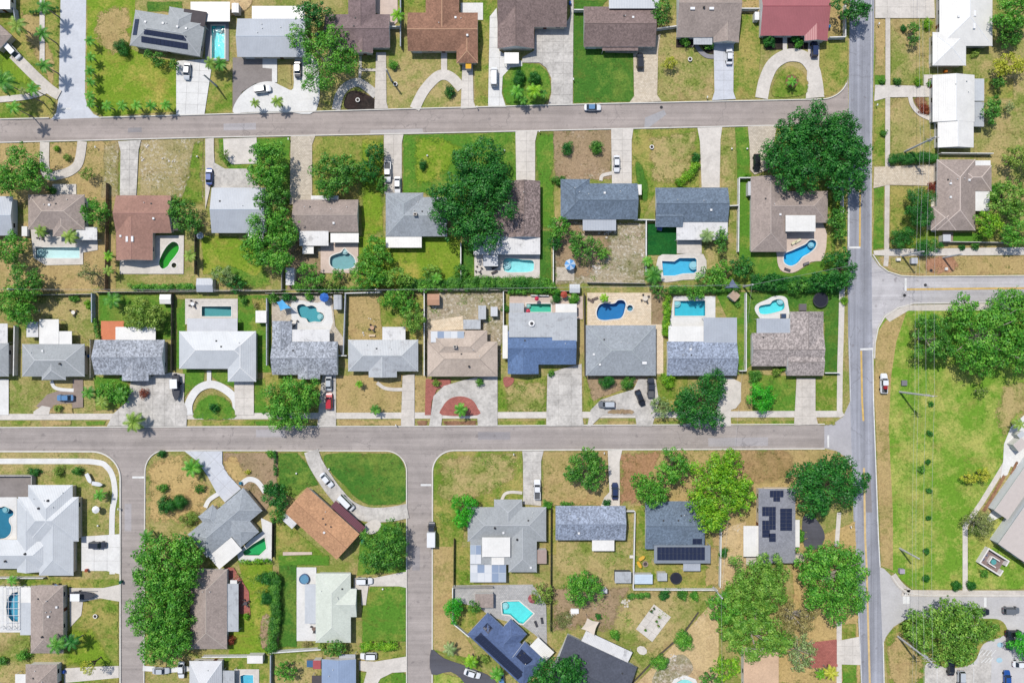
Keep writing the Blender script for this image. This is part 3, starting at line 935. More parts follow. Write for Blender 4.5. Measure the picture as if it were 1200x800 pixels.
# ---------------------------------------------------------------- fences
PANELS = {}
def fence(pts, h, c, label, kind='board', name='fence', step=2.4, skip=()):
    x0, y0 = W(*pts[0])
    root = thing(name, label, 'fence', (x0, y0, 0))
    key = (kind, h, c)
    if key not in PANELS:
        m = MB()
        if kind == 'chain':
            m.box(0, -.02, h - .06, 1, .02, h); m.box(0, -.02, .05, 1, .02, .09)
            for i in range(7): m.box(i / 7, -.008, .05, i / 7 + .008, .008, h)
        elif kind == 'wall':
            m.box(0, -.1, -.1, 1, .1, h)
        else:
            for i in range(8): m.box(i / 8 + .004, -.018 + .01 * (i % 2), .04, (i + 1) / 8 - .004, .014 + .01 * (i % 2), h - (0.05 if kind == 'vinyl' else .03 * (i % 3)))
            wd = .13 if kind == 'vinyl' else .06; m.box(0, -wd, h - .14, 1, wd, h - .05 if kind != 'vinyl' else h)
            m.box(0, -.045, .2, 1, -.02, .3)
        pm = m.mesh('fence_panel', plain(c, 0.7, 0.15)); q = MB(); q.box(-.065, -.065, -.1, .065, .065, h + .08); q.box(-.08, -.08, h + .08, .08, .08, h + .11)
        PANELS[key] = (pm, q.mesh('fence_post', plain(c, 0.7, 0.1)))
    pm, qm = PANELS[key]
    for s_, (a, b) in enumerate(zip(pts[:-1], pts[1:])):
        ax, ay = W(*a); bx, by = W(*b); L = math.hypot(bx - ax, by - ay); n = max(1, round(L / step)); an = math.atan2(by - ay, bx - ax)
        for i in range(n):
            t = i / n
            put('fence_panel', pm, root, (ax + (bx - ax) * t - x0, ay + (by - ay) * t - y0, gz(a[0] + (b[0] - a[0]) * t, a[1] + (b[1] - a[1]) * t) * 0), an, (L / n - 0.02, 1, 1))
            if i % 2 == 0: put('fence_post', qm, root, (ax + (bx - ax) * t - x0, ay + (by - ay) * t - y0, 0), an)
    return root

# ---------------------------------------------------------------- cars
def rsec(w, zb, zm, zt, tw=0.9):
    return [(-w * 0.93, zb), (-w, zm), (-w * tw, zt), (w * tw, zt), (w, zm), (w * 0.93, zb)]
CARM = {}
def car_meshes(kind):
    if kind in CARM: return CARM[kind]
    spec = {'sedan': (4.75, 0.90, 0.92, 1.44, (-1.75, -1.05, 0.55, 1.2)), 'suv': (4.7, 0.94, 1.05, 1.72, (-2.2, -1.95, 0.55, 1.15)), 'pickup': (5.6, 0.98, 1.1, 1.85, (-0.75, -0.5, 0.85, 1.4)),
            'van': (5.4, 0.99, 1.2, 2.1, (-2.6, -2.5, 1.35, 2.0)), 'box': (6.6, 1.05, 1.1, 2.0, (0.9, 1.0, 1.9, 2.4))}[kind]
    L, w, zb, zr, (g0, g1, g2, g3) = spec
    h = L / 2
    out = {}
    m = MB(); st = [(-h, .72, .45, zb * .82), (-h + .12, .9, .34, zb * .97), (-h + .5, .99, .28, zb), (0, 1, .26, zb), (h - 1.1, .98, .28, zb * .97), (h - .45, .93, .3, zb * .88), (h - .12, .82, .36, zb * .78), (h, .62, .45, zb * .68)]
    rows = [[(x, yy, zz) for yy, zz in rsec(w * f, z0, (z0 + z1) * .5, z1)] for x, f, z0, z1 in st]
    for i in range(len(rows) - 1):
        n = len(m.v); m.v += rows[i] + rows[i + 1]
        for j in range(6):
            q = (j + 1) % 6
            m.f.append((n + j, n + q, n + 6 + q, n + 6 + j)); m.m.append(0)
    m.poly(rows[0]); m.poly(rows[-1][::-1])
    out['body'] = m.mesh('body', paint((200, 200, 200)))
    m = MB(); tw = w * 0.74
    B = [(g0, -w * .88, zb - .03), (g3, -w * .86, zb - .05), (g3, w * .86, zb - .05), (g0, w * .88, zb - .03)]; T = [(g1, -tw, zr), (g2, -tw, zr), (g2, tw, zr), (g1, tw, zr)]
    m.hexa(B, T); out['window'] = m.mesh('window', glass())
    m = MB(); e = .05; pts = [(g1 - e, -tw * .86), (g1 + .15, -tw - .03), (g2 - .15, -tw - .03), (g2 + e, -tw * .84), (g2 + e, tw * .84), (g2 - .15, tw + .03), (g1 + .15, tw + .03), (g1 - e, tw * .86)]
    m.hexa([(*p, zr - .04) for p in pts], [(p[0] * .97 + .03 * (g1 + g2) / 2, p[1] * .93, zr + .05) for p in pts])
    for sx in (-1, 1):
        for (b_, t_) in ((B[0], T[0]), (B[1], T[1])):
            m.tube([(b_[0], b_[1] * sx, b_[2]), (t_[0], t_[1] * sx, t_[2])], .055, 4)
    out['roof'] = m.mesh('roof', paint((200, 200, 200)))
    m = MB(); n = 14
    for k_ in range(n): pass
    v = [(.33 * math.cos(6.2832 * i / n), .33 * math.sin(6.2832 * i / n)) for i in range(n)]
    m.hexa([(p[0], -.11, p[1]) for p in v], [(p[0], .11, p[1]) for p in v]); out['wheel'] = m.mesh('wheel', plain((38, 38, 40), 0.8, 0.05))
    m = MB(); m.box(-.07, -.2, -.08, .07, .2, .08); out['headlight'] = m.mesh('headlight', glass((220, 224, 228))); 
    m = MB(); m.box(-.06, -.16, -.09, .06, .16, .09); out['taillight'] = m.mesh('taillight', glass((150, 24, 24)))
    m = MB(); m.box(-.1, -.1, -.07, .1, .1, .08); out['mirror'] = m.mesh('mirror', plain((60, 60, 62), .4, 0))
    if kind == 'pickup':
        m = MB(); m.box(-h + .12, -w * .8, zb - .02, g0 - .06, w * .8, zb + .004); out['bed'] = m.mesh('bed', plain((96, 98, 102), .7, .1))
        m = MB()
        for s_ in (-1, 1): m.box(-h + .06, s_ * w * .86 - .07, zb - .02, g0, s_ * w * .86 + .07, zb + .1)
        m.box(-h + .03, -w * .8, zb - .04, -h + .14, w * .8, zb + .09); out['bed_rail'] = m.mesh('bed_rail', paint((200, 200, 200)))
    if kind == 'box':
        m = MB(); m.box(-h + .05, -1.12, .7, .8, 1.12, 2.9); out['cargo_box'] = m.mesh('cargo_box', plain((236, 238, 240), .4, .03))
    out['spec'] = spec
    CARM[kind] = out
    return out

CARCOL = {'white': (238, 240, 243), 'silver': (196, 202, 208), 'grey': (112, 116, 122), 'black': (34, 36, 42), 'navy': (40, 54, 92), 'blue': (38, 84, 160), 'lightblue': (96, 140, 184), 'red': (196, 34, 50), 'dark': (52, 56, 66), 'yellow': (232, 178, 40), 'teal': (60, 110, 120)}
def car(kind, x, y, head, col, label, cat='car', group=None, roofcol=None, name=None):
    """head: clockwise degrees in the photo, 0 = nose to the right of the picture"""
    M = car_meshes(kind); L, w, zb, zr, g = M['spec']
    wx, wy = W(x, y, 0.8)
    nm = name or {'sedan': 'car', 'suv': 'car', 'pickup': 'pickup_truck', 'van': 'van', 'box': 'box_truck'}[kind]
    root = thing(nm, label, cat, (wx, wy, gz(x, y)), -math.radians(head), group)
    pm = paint(CARCOL[col]); h = L / 2
    def part(nm_, loc=(0, 0, 0), mat=None, par=root):
        o = put(nm_, M[nm_], par, loc)
        if mat: o.material_slots[0].link = 'OBJECT'; o.material_slots[0].material = mat
        return o
    part('body', mat=pm); part('window'); part('roof', mat=paint(CARCOL[roofcol]) if roofcol else pm)
    if kind == 'pickup': part('bed'); part('bed_rail', mat=pm)
    if kind == 'box': part('cargo_box')
    for sx in (-1, 1):
        for sy in (-1, 1): part('wheel', (sx * h * .6, sy * (w - .1), .33))
    for sy in (-1, 1):
        part('headlight', (h - .16, sy * w * .58, zb * .66)); part('taillight', (-h + .05, sy * w * .58, zb * .78)); part('mirror', (g[3] - .35, sy * (w + .08), zb + .08))
    return root
# ---------------------------------------------------------------- pools first (holes), then the ground sheets
POOLS = dict(
 p1=R(248.5, 31, 263.5, 69), p2=R(43, 290, 94, 302.5),
 p3=sm([(187, 309), (190, 299), (196, 289), (203, 283.5), (209, 286), (210, 293), (205, 301), (200, 307), (197, 312), (191, 315)], 3),
 p4=sm([(387, 306), (388, 301), (394, 298), (400, 296), (404, 291.5), (408, 296), (414, 301), (416.5, 307), (414, 313), (404, 315.5), (394, 315), (388, 311)], 3),
 p5=sm([(591, 304), (601, 303), (612, 304.5), (624, 305.5), (625.5, 312), (623, 318), (606, 319), (591, 317.5)], 3),
 p6=[(775.5, 306), (790, 306.5), (796, 302.5), (814, 302.5), (816, 304.5), (816, 318), (813, 320), (800, 320.5), (790, 323), (777, 323)],
 p7=sm([(918, 302), (920, 297), (927, 294), (936, 290), (944, 286), (948, 282), (953, 281.5), (956, 285), (954, 291), (947, 297), (940, 301), (934, 308), (926, 311.5), (919, 308)], 3),
 p8=R(237, 359, 271.5, 370.5),
 p9=sm([(348.5, 362), (350, 357.5), (356, 356.5), (360, 359), (366, 358), (371, 361), (372, 365), (378, 367), (380, 372), (376, 377), (369, 376.5), (362, 377.5), (359, 373), (352, 371)], 3),
 p10=R(617, 356, 645.5, 365.5),
 p11=sm([(699, 366), (702, 358), (708, 355.5), (716, 356), (721, 355), (724, 352), (730, 352), (733, 356), (732, 362), (730, 369), (726, 373), (718, 374), (708, 375), (701, 373)], 3),
 p11b=ell(738, 361, 3.4, n=16),
 p12=R(790, 352.5, 826, 370),
 p13=sm([(889, 364), (889.5, 359), (896, 357), (902, 356), (905, 352.5), (912, 350.5), (917, 352.5), (919, 358), (917, 363), (908, 366), (898, 368), (891, 367.5)], 3),
 p14=sm([(-6, 597), (2, 594), (7, 593), (16, 598), (16, 603), (12, 606), (11.5, 611), (14, 616), (13, 624), (8, 629), (2, 630.5), (-6, 629)], 3),
 p15=[(22, 692.5), (22, 727.5), (15, 727), (10, 721), (8, 711), (10, 700), (15, 694)],
 p16=[(588, 706), (591, 704), (608, 703.5), (625, 718), (613, 730), (608, 729), (598, 719.5), (589, 718.5)],
 p17=[(282, 791), (286, 789.5), (297, 790), (297.5, 806), (283, 806)],
 p18=[(310.5, 629), (312.5, 642), (304, 650), (287, 650), (285, 646), (297, 637)],
 p19=ell(802, 805, 12, 10, n=16), p3b=ell(204.5, 311, 3, n=14))
POOL_HOLES.extend(POOLS.values())

DRY = ((130, 146, 66), (188, 170, 116), 0.49, 0)
TAN = ((146, 144, 78), (192, 168, 116), 0.43, 0)
PATCHY = ((142, 140, 84), (184, 168, 124), 0.46, 0.62)
OLIVE = ((108, 142, 46), (176, 164, 94), 0.50, 0)
LIMEY = ((124, 156, 44), (180, 172, 84), 0.55, 0)
GREEN = ((92, 142, 46), (150, 160, 74), 0.55, 0)
DEEP = ((74, 124, 44), (126, 150, 64), 0.54, 0)
TURF = ((28, 96, 42), (44, 112, 46), 0.55, 0)
DIRT = ((136, 124, 84), (174, 150, 120), 0.42, 0.15)
RUBBLE = ((132, 132, 86), (182, 168, 142), 0.47, 0.9)
GOLD = ((158, 148, 86), (202, 174, 118), 0.40, 0.0)
MULCH = ((128, 92, 70), (162, 124, 96), 0.47, 0)
BLACKM = ((52, 46, 44), (76, 66, 60), 0.5, 0)
REDM = ((172, 126, 96), (190, 146, 116), 0.5, 0)
BARE = ((166, 130, 92), (188, 146, 112), 0.5, 0)
BARE2 = ((156, 134, 88), (182, 152, 108), 0.5, 0)
MEADOW = ((116, 160, 50), (182, 184, 98), 0.515, 0)
SAND = ((194, 170, 124), (216, 190, 144), 0.42, 0.1)
HARD = (BLACKM, TURF)
lb = lambda m, p: soft_sheet(m, p)
C_WHITE = concrete((234, 233, 230), 0.10); C_CREAM = concrete((226, 219, 210), 0.16); C_WARM = concrete((220, 212, 202), 0.18); C_GREY = concrete((196, 192, 188), 0.18)
C_DARK = concrete((150, 142, 138), 0.15); C_BLUE = concrete((212, 215, 222), 0.10); C_STAIN = concrete((220, 215, 208), 0.32); C_BROWN = concrete((158, 142, 132), 0.12)
C_RED = pavers((176, 106, 96), (190, 118, 106)); C_TANP = pavers((232, 218, 196), (212, 196, 172)); C_TRAV = pavers((246, 228, 200), (236, 214, 184)); C_GREYP = pavers((198, 196, 194), (184, 184, 184)); C_PINK = concrete((220, 200, 186), 0.12)
C_STONE = pavers((224, 212, 194), (200, 188, 170)); C_ORANGE = concrete((222, 138, 100), 0.12); C_ASPH = asphalt((92, 92, 100), 'x', 0.08); C_SLATE = concrete((150, 148, 152), 0.1)

C_GAP = concrete((164, 158, 152), 0.2)
def clip_cell(poly, x0, y0, x1, y1):
    for ax, lim, sgn in ((0, x0, 1), (0, x1, -1), (1, y0, 1), (1, y1, -1)):
        out = []
        for i in range(len(poly)):
            a, b = poly[i - 1], poly[i]
            ia, ib = sgn * (a[ax] - lim) >= 0, sgn * (b[ax] - lim) >= 0
            if ia != ib:
                t = (lim - a[ax]) / (b[ax] - a[ax]); out.append((a[0] + (b[0] - a[0]) * t, a[1] + (b[1] - a[1]) * t))
            if ib: out.append(b)
        poly = out
        if len(poly) < 3: return []
    return poly

def drive(mat, pts, g=0, rot=0, name='driveway'):
    """driveway sheet; g > 0: cast in slabs of about g px, each slab a piece with an open joint round it"""
    o = sheet(name, C_GAP if g else mat, pts)
    if g:
        c, s = math.cos(math.radians(rot)), math.sin(math.radians(rot))
        q = [(x * c + y * s, -x * s + y * c) for x, y in pts]
        xs = [p[0] for p in q]; ys = [p[1] for p in q]
        nx = max(1, round((max(xs) - min(xs)) / g)); ny = max(1, round((max(ys) - min(ys)) / g))
        z = SHEET_Z[0]
        for i in range(nx):
            for j in range(ny):
                x0 = min(xs) + (max(xs) - min(xs)) * i / nx; x1 = min(xs) + (max(xs) - min(xs)) * (i + 1) / nx
                y0 = min(ys) + (max(ys) - min(ys)) * j / ny; y1 = min(ys) + (max(ys) - min(ys)) * (j + 1) / ny
                e = 0.1
                cell = clip_cell(q, x0 + e, y0 + e, x1 - e, y1 - e)
                if len(cell) < 3 or abs(area(cell)) < 6: continue
                back = [(x * c - y * s, x * s + y * c) for x, y in cell]
                w = [W(*p) for p in back]
                if area(w) < 0: w = w[::-1]
                m = MB(); dz = random.random() * 0.012
                m.prism(w, z + 0.002, z + 0.026 + dz)
                m.build('slab', mat, o)
        SHEETS.append((pts, z + 0.03)); SHEET_Z[0] += 0.0005
    return o

G = sheet('ground', lawn(*DRY), [(-5600, 7000), (-5600, -6000), (6600, -6000), (6600, 7000)])

# --- roads
road_a = [(-400, 151), (0, 140), (240, 135), (480, 128), (720, 122), (958, 117.2)] + arc(962, 88, 32, 29, 90, 0) + [(994, 170), (988, 156), (978, 148), (960, 145.5), (900, 147), (720, 151), (480, 156.5), (240, 161), (0, 167), (-400, 178)]
sheet('road', asphalt((174, 163, 157), 'x', 0.09), road_a)
road_b = [(-300, 501.5), (0, 501), (240, 500), (480, 499.5), (720, 498), (966, 497), (966, 525), (720, 526)] + arc(532, 552, 25.5, 25, 270, 180) + [(506, 900), (477, 900)] + arc(452, 552, 25, 24.5, 0, -90) + [(240, 527)] + arc(192, 552, 22, 24.5, 270, 180) + [(168, 900), (141, 900)] + arc(108, 560, 33.8, 31.5, 0, -90) + [(0, 528), (-300, 529)]
sheet('road', asphalt((172, 163, 158), 'x', 0.09), road_b)
L_ED = [(997, -300), (996, 0), (994, 160), (993, 300), (994, 400), (996, 470), (1001, 630), (1009, 800), (1022, 1100)]
R_ED = [(1026, -300), (1025, 0), (1022, 160), (1021.5, 300), (1022.5, 400), (1024, 470), (1030, 630), (1036, 800), (1050, 1100)]
sheet('road', asphalt((160, 162, 171), 'y', 0.16), L_ED + R_ED[::-1])
sheet('road', concrete((186, 184, 188), 0.1), [(966, 497), (978, 495), (988, 488), (993.5, 476), (996.2, 470), (998.3, 545), (996, 545), (990, 535), (980, 528), (966, 525)])
sheet('road', asphalt((196, 193, 195), 'x', 0.1), [(1021.6, 300), (1023, 302), (1030, 312), (1040, 319), (1055, 323.5), (1075, 324.5), (1330, 322.5), (1330, 351), (1120, 354.5), (1070, 355), (1052, 360), (1036, 370), (1028, 384), (1024.5, 402), (1023, 420), (1022, 380)])
sheet('alley', C_BLUE, [(70, -300), (102, -300), (101, 0), (99.5, 112), (102, 124), (110, 134), (118, 138), (60, 140), (66, 132), (69, 112), (71, 0)])
# newer asphalt patches on the top street
sheet('road_patch', concrete((192, 186, 184), 0.1), [(434, 152.6), (495, 151), (496, 155.5), (434, 157)])
sheet('road_patch', concrete((174, 172, 174), 0.12), [(756, 138), (778, 129), (781, 134), (760, 150), (755, 150)])
for q, m_ in (([(262, 145), (300, 144), (300, 152), (262, 153)], 182), ([(150, 150), (166, 149.5), (166, 155), (150, 155.5)], 158), ([(560, 506), (598, 506), (598, 515), (560, 515)], 160), ([(830, 513), (900, 512), (900, 522), (830, 523)], 180), ([(300, 503), (334, 503), (334, 512), (300, 512)], 178), ([(483, 640), (492, 640), (492, 668), (483, 668)], 158), ([(146, 590), (154, 590), (154, 622), (146, 622)], 178), ([(1000, 190), (1006, 190), (1006, 222), (1000, 222)], 172), ([(1013, 560), (1020, 560), (1022, 600), (1015, 600)], 150)): sheet('road_patch', asphalt((m_, m_ - 5, m_ - 4), 'x', 0.06), q)
# --- parking lot and its approach
sheet('road', concrete((200, 198, 198), 0.1), [(1030.8, 664), (1036, 666), (1044, 674), (1052, 686), (1062, 694), (1080, 697), (1330, 698), (1330, 722), (1130, 722), (1075, 723), (1060, 726), (1047, 734), (1038, 746), (1034.2, 756)])
sheet('parking_lot', concrete((208, 206, 206), 0.1), [(1330, 721.5), (1120, 721.5), (1085, 722), (1085, 760), (1083, 1000), (1330, 1000)])
sheet('parking_lot', C_STAIN, [(1083, 778), (1145, 778), (1150, 760), (1162, 762), (1160, 900), (1083, 900)])

def line_mark(pts, w, c, name='road_marking'):
    return sheet(name, plain(c, 0.7, 0.25), stroke(pts, w, False), holes=False)
WH = (236, 236, 234); YE = (222, 186, 110)
line_mark([(1007.9, 212), (1007.6, 290)], 2.0, YE)
line_mark([(994.6, 290), (1008.2, 290)], 2.2, WH)
line_mark([(994.8, 231), (994.6, 289)], 1.2, WH)
line_mark([(1009.2, 411), (1010.3, 470), (1011.8, 493)], 2.2, YE)
line_mark([(1008, 409.3), (1023, 408.6)], 2.4, WH)
line_mark([(1022.8, 410), (1023.6, 470), (1029.4, 630), (1031.3, 664)], 1.2, WH)
line_mark([(1021.2, 0), (1020.6, 160), (1020.6, 300)], 1.0, (206, 206, 210))
line_mark([(994.9, 395), (996.9, 470)], 1.0, (206, 206, 210))
line_mark([(1012.4, 548), (1013.8, 630), (1015.4, 660), (1022.0, 900)], 2.3, (226, 196, 140))
line_mark([(1002.2, 630), (1005, 690), (1009.8, 800)], 1.0, (220, 220, 222))
line_mark([(1035, 752), (1036, 800), (1041, 900)], 1.2, WH)
line_mark([(1062, 339), (1330, 336.4)], 2.2, YE)
line_mark([(1061.3, 326), (1061.3, 341)], 2.4, WH)
line_mark([(970.5, 509.5), (970.5, 524)], 2.2, WH)
line_mark([(155, 559), (169, 559)], 2.4, WH)
line_mark([(493, 568), (505.5, 568)], 2.4, WH)
line_mark([(69.5, 128), (83, 127.6)], 2.0, WH)
for (a, b) in (((1152, 703), (1152, 708)), ((1062, 699), (1062, 706)), ((1084, 699), (1084, 705))): pass
sheet('road_marking', plain(WH, .7, .1), R(1153, 699.5, 1156, 711), holes=False)
sheet('road_marking', plain(WH, .7, .1), R(1058, 696, 1066, 707), holes=False)
for i in range(4): line_mark([(1146 + i * 5, 768 - i * 0), (1152 + i * 5, 761)], 1.0, WH, 'bay_marking')
for i in range(3): line_mark([(1150 + i * 4, 776), (1156 + i * 4, 770)], 1.0, WH, 'bay_marking')
for cx, cy in ((1172, 755), (1171, 773)): sheet('bay_marking', plain((176, 210, 226), .7, .1), ell(cx, cy, 3.6, 3), holes=False)
for x in (1098, 1120, 1141): line_mark([(x, 782), (x, 800)], 0.7, WH, 'bay_marking')

# --- yards north of the top street
lw = lambda m, p: sheet('lawn', lawn(*m), p) if m in HARD else soft_sheet(m, p, 2.2)
lw(OLIVE, [(-200, -200), (70.5, -200), (70.5, 0), (68.5, 110), (60, 136), (0, 139), (-200, 143)])
lb(TAN, [(24, 14), (48, 14), (66, 80), (62, 104), (44, 70), (28, 44)])
lb(LIMEY, [(0, 60), (22, 58), (46, 88), (30, 100), (0, 98)])
lw(LIMEY, [(103, -60), (160, -60), (158, 20), (150, 56), (178, 68), (212, 72), (206, 131), (122, 136), (108, 130), (102, 112)])
lb(TAN, sm([(116, 14), (150, 10), (152, 50), (134, 66), (112, 46)]))
lw(OLIVE, [(241, 72), (273, 84), (272, 132.5), (241, 133)])
lw(DRY, [(371, 66), (441, 62), (441, 128), (371, 129)])
lw(DRY, [(452, 10), (472, 10), (481, 60), (541, 60), (541, 126), (453, 128)])
lw(OLIVE, [(555, 15), (574, 15), (573, 125), (557, 126)])
lw(DEEP, [(671, 12), (744, 14), (743, 120), (672, 121.5)])
lw(DRY, [(770, 36), (837, 50), (836, 117), (771, 119)])
lw(OLIVE, [(858, 16), (893, 16), (892, 60), (886, 116), (860, 117)])
lw(OLIVE, [(958, 48), (994, 48), (994, 90), (986, 104), (976, 111), (962, 114)])
lw(TAN, [(968, 10), (986, 10), (986, 47), (969, 47)])
lw(DRY, [(255, -60), (380, -60), (372, 30), (276, 16), (268, 40), (262, 20)])
lw(OLIVE, [(440, 0), (500, 0), (498, 16), (456, 16)]); lw(OLIVE, [(538, 0), (585, 0), (583, 20), (560, 16)])
lw(DEEP, [(672, 0), (712, 0), (704, 14), (672, 14)]); lw(DRY, [(770, 0), (794, 0), (793, 40), (772, 40)])
lw(DEEP, R(172, 2, 214, 14)); lw(TAN, R(866, 0, 892, 16))
# right of the main road, north
lw(TAN, [(1026, 22), (1037.5, 22), (1037.5, 92), (1025, 92)]); lw(GREEN, R(1025, 88, 1037, 101))
lw(DRY, [(1043.5, 20), (1092, 20), (1093, 86), (1085, 101), (1043.5, 101)])
lw(DRY, [(1043.5, 114), (1066, 114), (1070, 130), (1094, 142), (1100, 180), (1098, 186), (1043.5, 196)])
lw(OLIVE, [(1024, 116), (1037, 115), (1037, 195), (1023, 195)])
lw(GREEN, [(1024, 219), (1036, 217), (1035.5, 291), (1023, 293)])
lw(OLIVE, R(1042.5, 217, 1096, 296))
lw(DRY, [(1142, 80), (1330, 76), (1330, 180), (1140, 185)]); lw(OLIVE, R(1154, 92, 1188, 116))
lb(MULCH, sm([(1070, 114.5), (1086, 114.5), (1088, 136), (1078, 132)]))
lw(GREEN, [(1118, 273), (1152, 273), (1152, 284), (1114, 284)]); lw(TAN, [(1102, 284), (1178, 285), (1176, 293), (1103, 293)])
lw(TAN, [(1030, 301), (1042, 300), (1330, 299), (1330, 321), (1075, 322.5), (1055, 321.5), (1041, 316), (1032, 308)])
lb(REDM, sm([(1085, 304), (1116, 300), (1122, 316), (1100, 321), (1084, 318)]))
lw(DRY, [(1042.5, 301), (1084, 301), (1086, 321), (1056, 320), (1043, 313)])
# --- between the top street and the middle street
lw(TAN, [(0, 168), (140, 165), (140, 235), (30, 236), (0, 260)])
lb(PATCHY, [(122, 168), (140, 166), (140, 232), (118, 232)])
lw(PATCHY, [(164, 164.5), (239, 162), (239, 232), (180, 232), (164, 229)])
lb(OLIVE, [(228, 164), (239, 163), (238, 240), (210, 240), (214, 228)])
lw(TAN, [(0, 262), (40, 262), (136, 275), (136, 342), (0, 342)])
lw(GREEN, [(256, 163), (301, 162), (340, 160.5), (340, 240), (322, 240), (308, 214), (292, 200), (268, 198), (257, 184)])
lb(GREEN, sm([(240, 278), (268, 276), (300, 286), (318, 322), (316, 338), (270, 336), (238, 320)]))
lw(LIMEY, [(236, 276), (276, 277), (300, 292), (309, 315), (300, 324), (270, 312), (238, 322)])
lw(OLIVE, [(365, 160), (450, 158.5), (450, 226), (420, 236), (366, 232)])
lb(LIMEY, [(424, 162), (450, 160), (450, 275), (424, 282), (421, 236)])
lw(DIRT, [(338, 288), (378, 288), (378, 338), (336, 340)]); lw(DIRT, R(337, 268, 354, 290))
lw(LIMEY, [(420, 276), (452, 278), (540, 276), (540, 339), (420, 338)])
lw(GREEN, [(472, 158), (606, 155), (606, 212), (560, 240), (540, 278), (520, 240), (498, 226), (472, 226)])
lb(LIMEY, sm([(486, 164), (510, 160), (540, 172), (530, 196), (505, 216), (485, 212)]))
lw(DEEP, [(541, 282), (556, 286), (556, 330), (541, 330)]); lw(DEEP, R(632, 270, 646, 330))
lb(GREEN, [(627, 154), (650, 153), (650, 258), (646, 270), (634, 270), (628, 214)])
lw(DIRT, [(648, 153.2), (717, 152), (717, 210), (650, 212)])
lw(RUBBLE, [(648, 258), (756, 262), (756, 333), (650, 333)]); lb(DIRT, [(648, 256), (720, 268), (716, 300), (690, 326), (650, 330)])
lw(OLIVE, [(740, 151.5), (820, 150), (820, 220), (770, 222), (752, 258), (742, 258)])
lb(DRY, [(760, 160), (818, 152), (812, 200), (790, 218), (762, 214)]); lb(DEEP, sm([(744, 192), (750, 190), (760, 214), (758, 236), (750, 230)]))
lw(TURF, R(757, 262, 793, 299))
lw(DRY, [(844, 150), (862, 149), (862, 260), (846, 270)]); lw(GREEN, [(861, 149), (879, 148.5), (878, 212), (864, 214)])
lw(GREEN, [(865, 211), (882, 211), (882, 296), (912, 296), (914, 318), (932, 320), (966, 300), (985, 300), (992, 340), (840, 340), (866, 312)])
lw(OLIVE, [(906, 147), (985, 149), (991, 160), (992, 300), (966, 300), (966, 262), (970, 224), (906, 206)])
lw(DRY, [(824, 286), (846, 284), (846, 316), (824, 318)])
# --- rear yards and fronts north of the middle street
lw(DRY, [(26, 345), (111, 344), (111, 400), (84, 404), (26, 400)]); lw(GREEN, R(116, 344, 206, 398)); lw(GREEN, R(207, 350, 218, 432))
lw(GREEN, [(279, 346), (318, 346), (318, 436), (300, 436), (302, 392), (279, 388)]); lb(OLIVE, sm([(296, 350), (314, 350), (314, 362), (300, 364)]))
lw(TAN, [(407, 346), (446, 346), (458, 398), (408, 400)]); lw(OLIVE, [(444, 346), (498, 346), (498, 398), (456, 400), (446, 380)])
lw(RUBBLE, [(499, 344), (590, 342), (590, 392), (584, 440), (499, 440)])
lw(GREEN, [(838, 342), (872, 342), (872, 434), (842, 432), (864, 400)]); lw(DEEP, [(872, 342), (984, 340), (984, 440), (966, 440), (966, 378), (926, 378), (884, 396), (880, 428), (872, 434)])
lw(DIRT, [(762, 344), (776, 344), (778, 382), (764, 384)])
lw(DRY, [(11, 444), (86, 444), (86, 485), (11, 485)]); lw(DRY, [(98, 444), (112, 446), (114, 482), (99, 482)]); lw(GREEN, [(110, 440), (144, 444), (158, 456), (156, 466), (136, 480), (112, 481)])
lw(GREEN, [(214, 430), (240, 434), (240, 446), (222, 458), (216, 466)]); lw(GREEN, [(248, 432), (268, 434), (276, 448), (274, 454), (256, 448), (247, 440)])
lw(GREEN, [(298, 446), (318, 440), (318, 485), (298, 485)]); lw(OLIVE, [(310, 438), (372, 438), (376, 486), (312, 486)])
lw(TAN, [(394, 440), (472, 438), (472, 486), (394, 486)]); lw(TAN, R(485, 440, 503, 486))
lw(OLIVE, [(583, 442), (641, 440), (641, 485), (583, 485)]); lb(DRY, R(592, 446, 640, 484))
lw(OLIVE, [(683, 440), (762, 440), (762, 484), (683, 486)]); lw(DIRT, [(686, 440), (762, 440), (748, 448), (716, 462), (694, 470), (690, 456)])
lw(OLIVE, [(770, 440), (806, 440), (806, 486), (764, 486)]); lw(TAN, [(846, 440), (882, 438), (884, 486), (852, 486)]); lw(GREEN, [(880, 438), (933, 440), (933, 484), (882, 486)]); lw(OLIVE, R(955, 440, 983, 482))
# --- south of the middle street
lw(DRY, [(-200, 528.8), (95, 529.3), (116, 531), (135, 542), (141.5, 557), (141.5, 690), (-200, 690)])
lw(DRY, [(171, 546), (178, 535), (190, 529.5), (216, 529.5), (236, 546), (256, 574), (226, 626), (170, 640)])
lb(GOLD, [(172, 548), (180, 536), (214, 530), (232, 550), (252, 576), (240, 600), (214, 614), (172, 612)])
lw(DIRT, [(262, 530), (325, 529.5), (326, 572), (312, 600), (302, 596), (262, 548)])
lb(GOLD, sm([(262, 540), (276, 534), (290, 560), (280, 566), (266, 556)]))
lw(DEEP, [(326, 530), (348, 530), (362, 544), (374, 568), (358, 572), (344, 584), (326, 576)])
lw(DEEP, sm([(381, 532), (400, 530), (452, 530.5), (466, 534), (475, 545), (476.5, 570), (474, 588), (440, 592), (420, 585), (402, 567), (387, 552), (379, 540)], 4))
lw(OLIVE, [(322, 596), (336, 600), (350, 622), (372, 642), (388, 656), (322, 660)])
lw(GREEN, [(424, 612), (476.5, 612), (476.5, 670), (418, 674)])
lw(LIMEY, [(280, 660), (320, 660), (318, 766), (268, 766), (268, 740), (290, 700)]); lb(DIRT, sm([(306, 724), (316, 720), (316, 756), (306, 760)]))
lw(DEEP, R(327, 656, 348, 758)); lw(GREEN, R(326, 650, 386, 662))
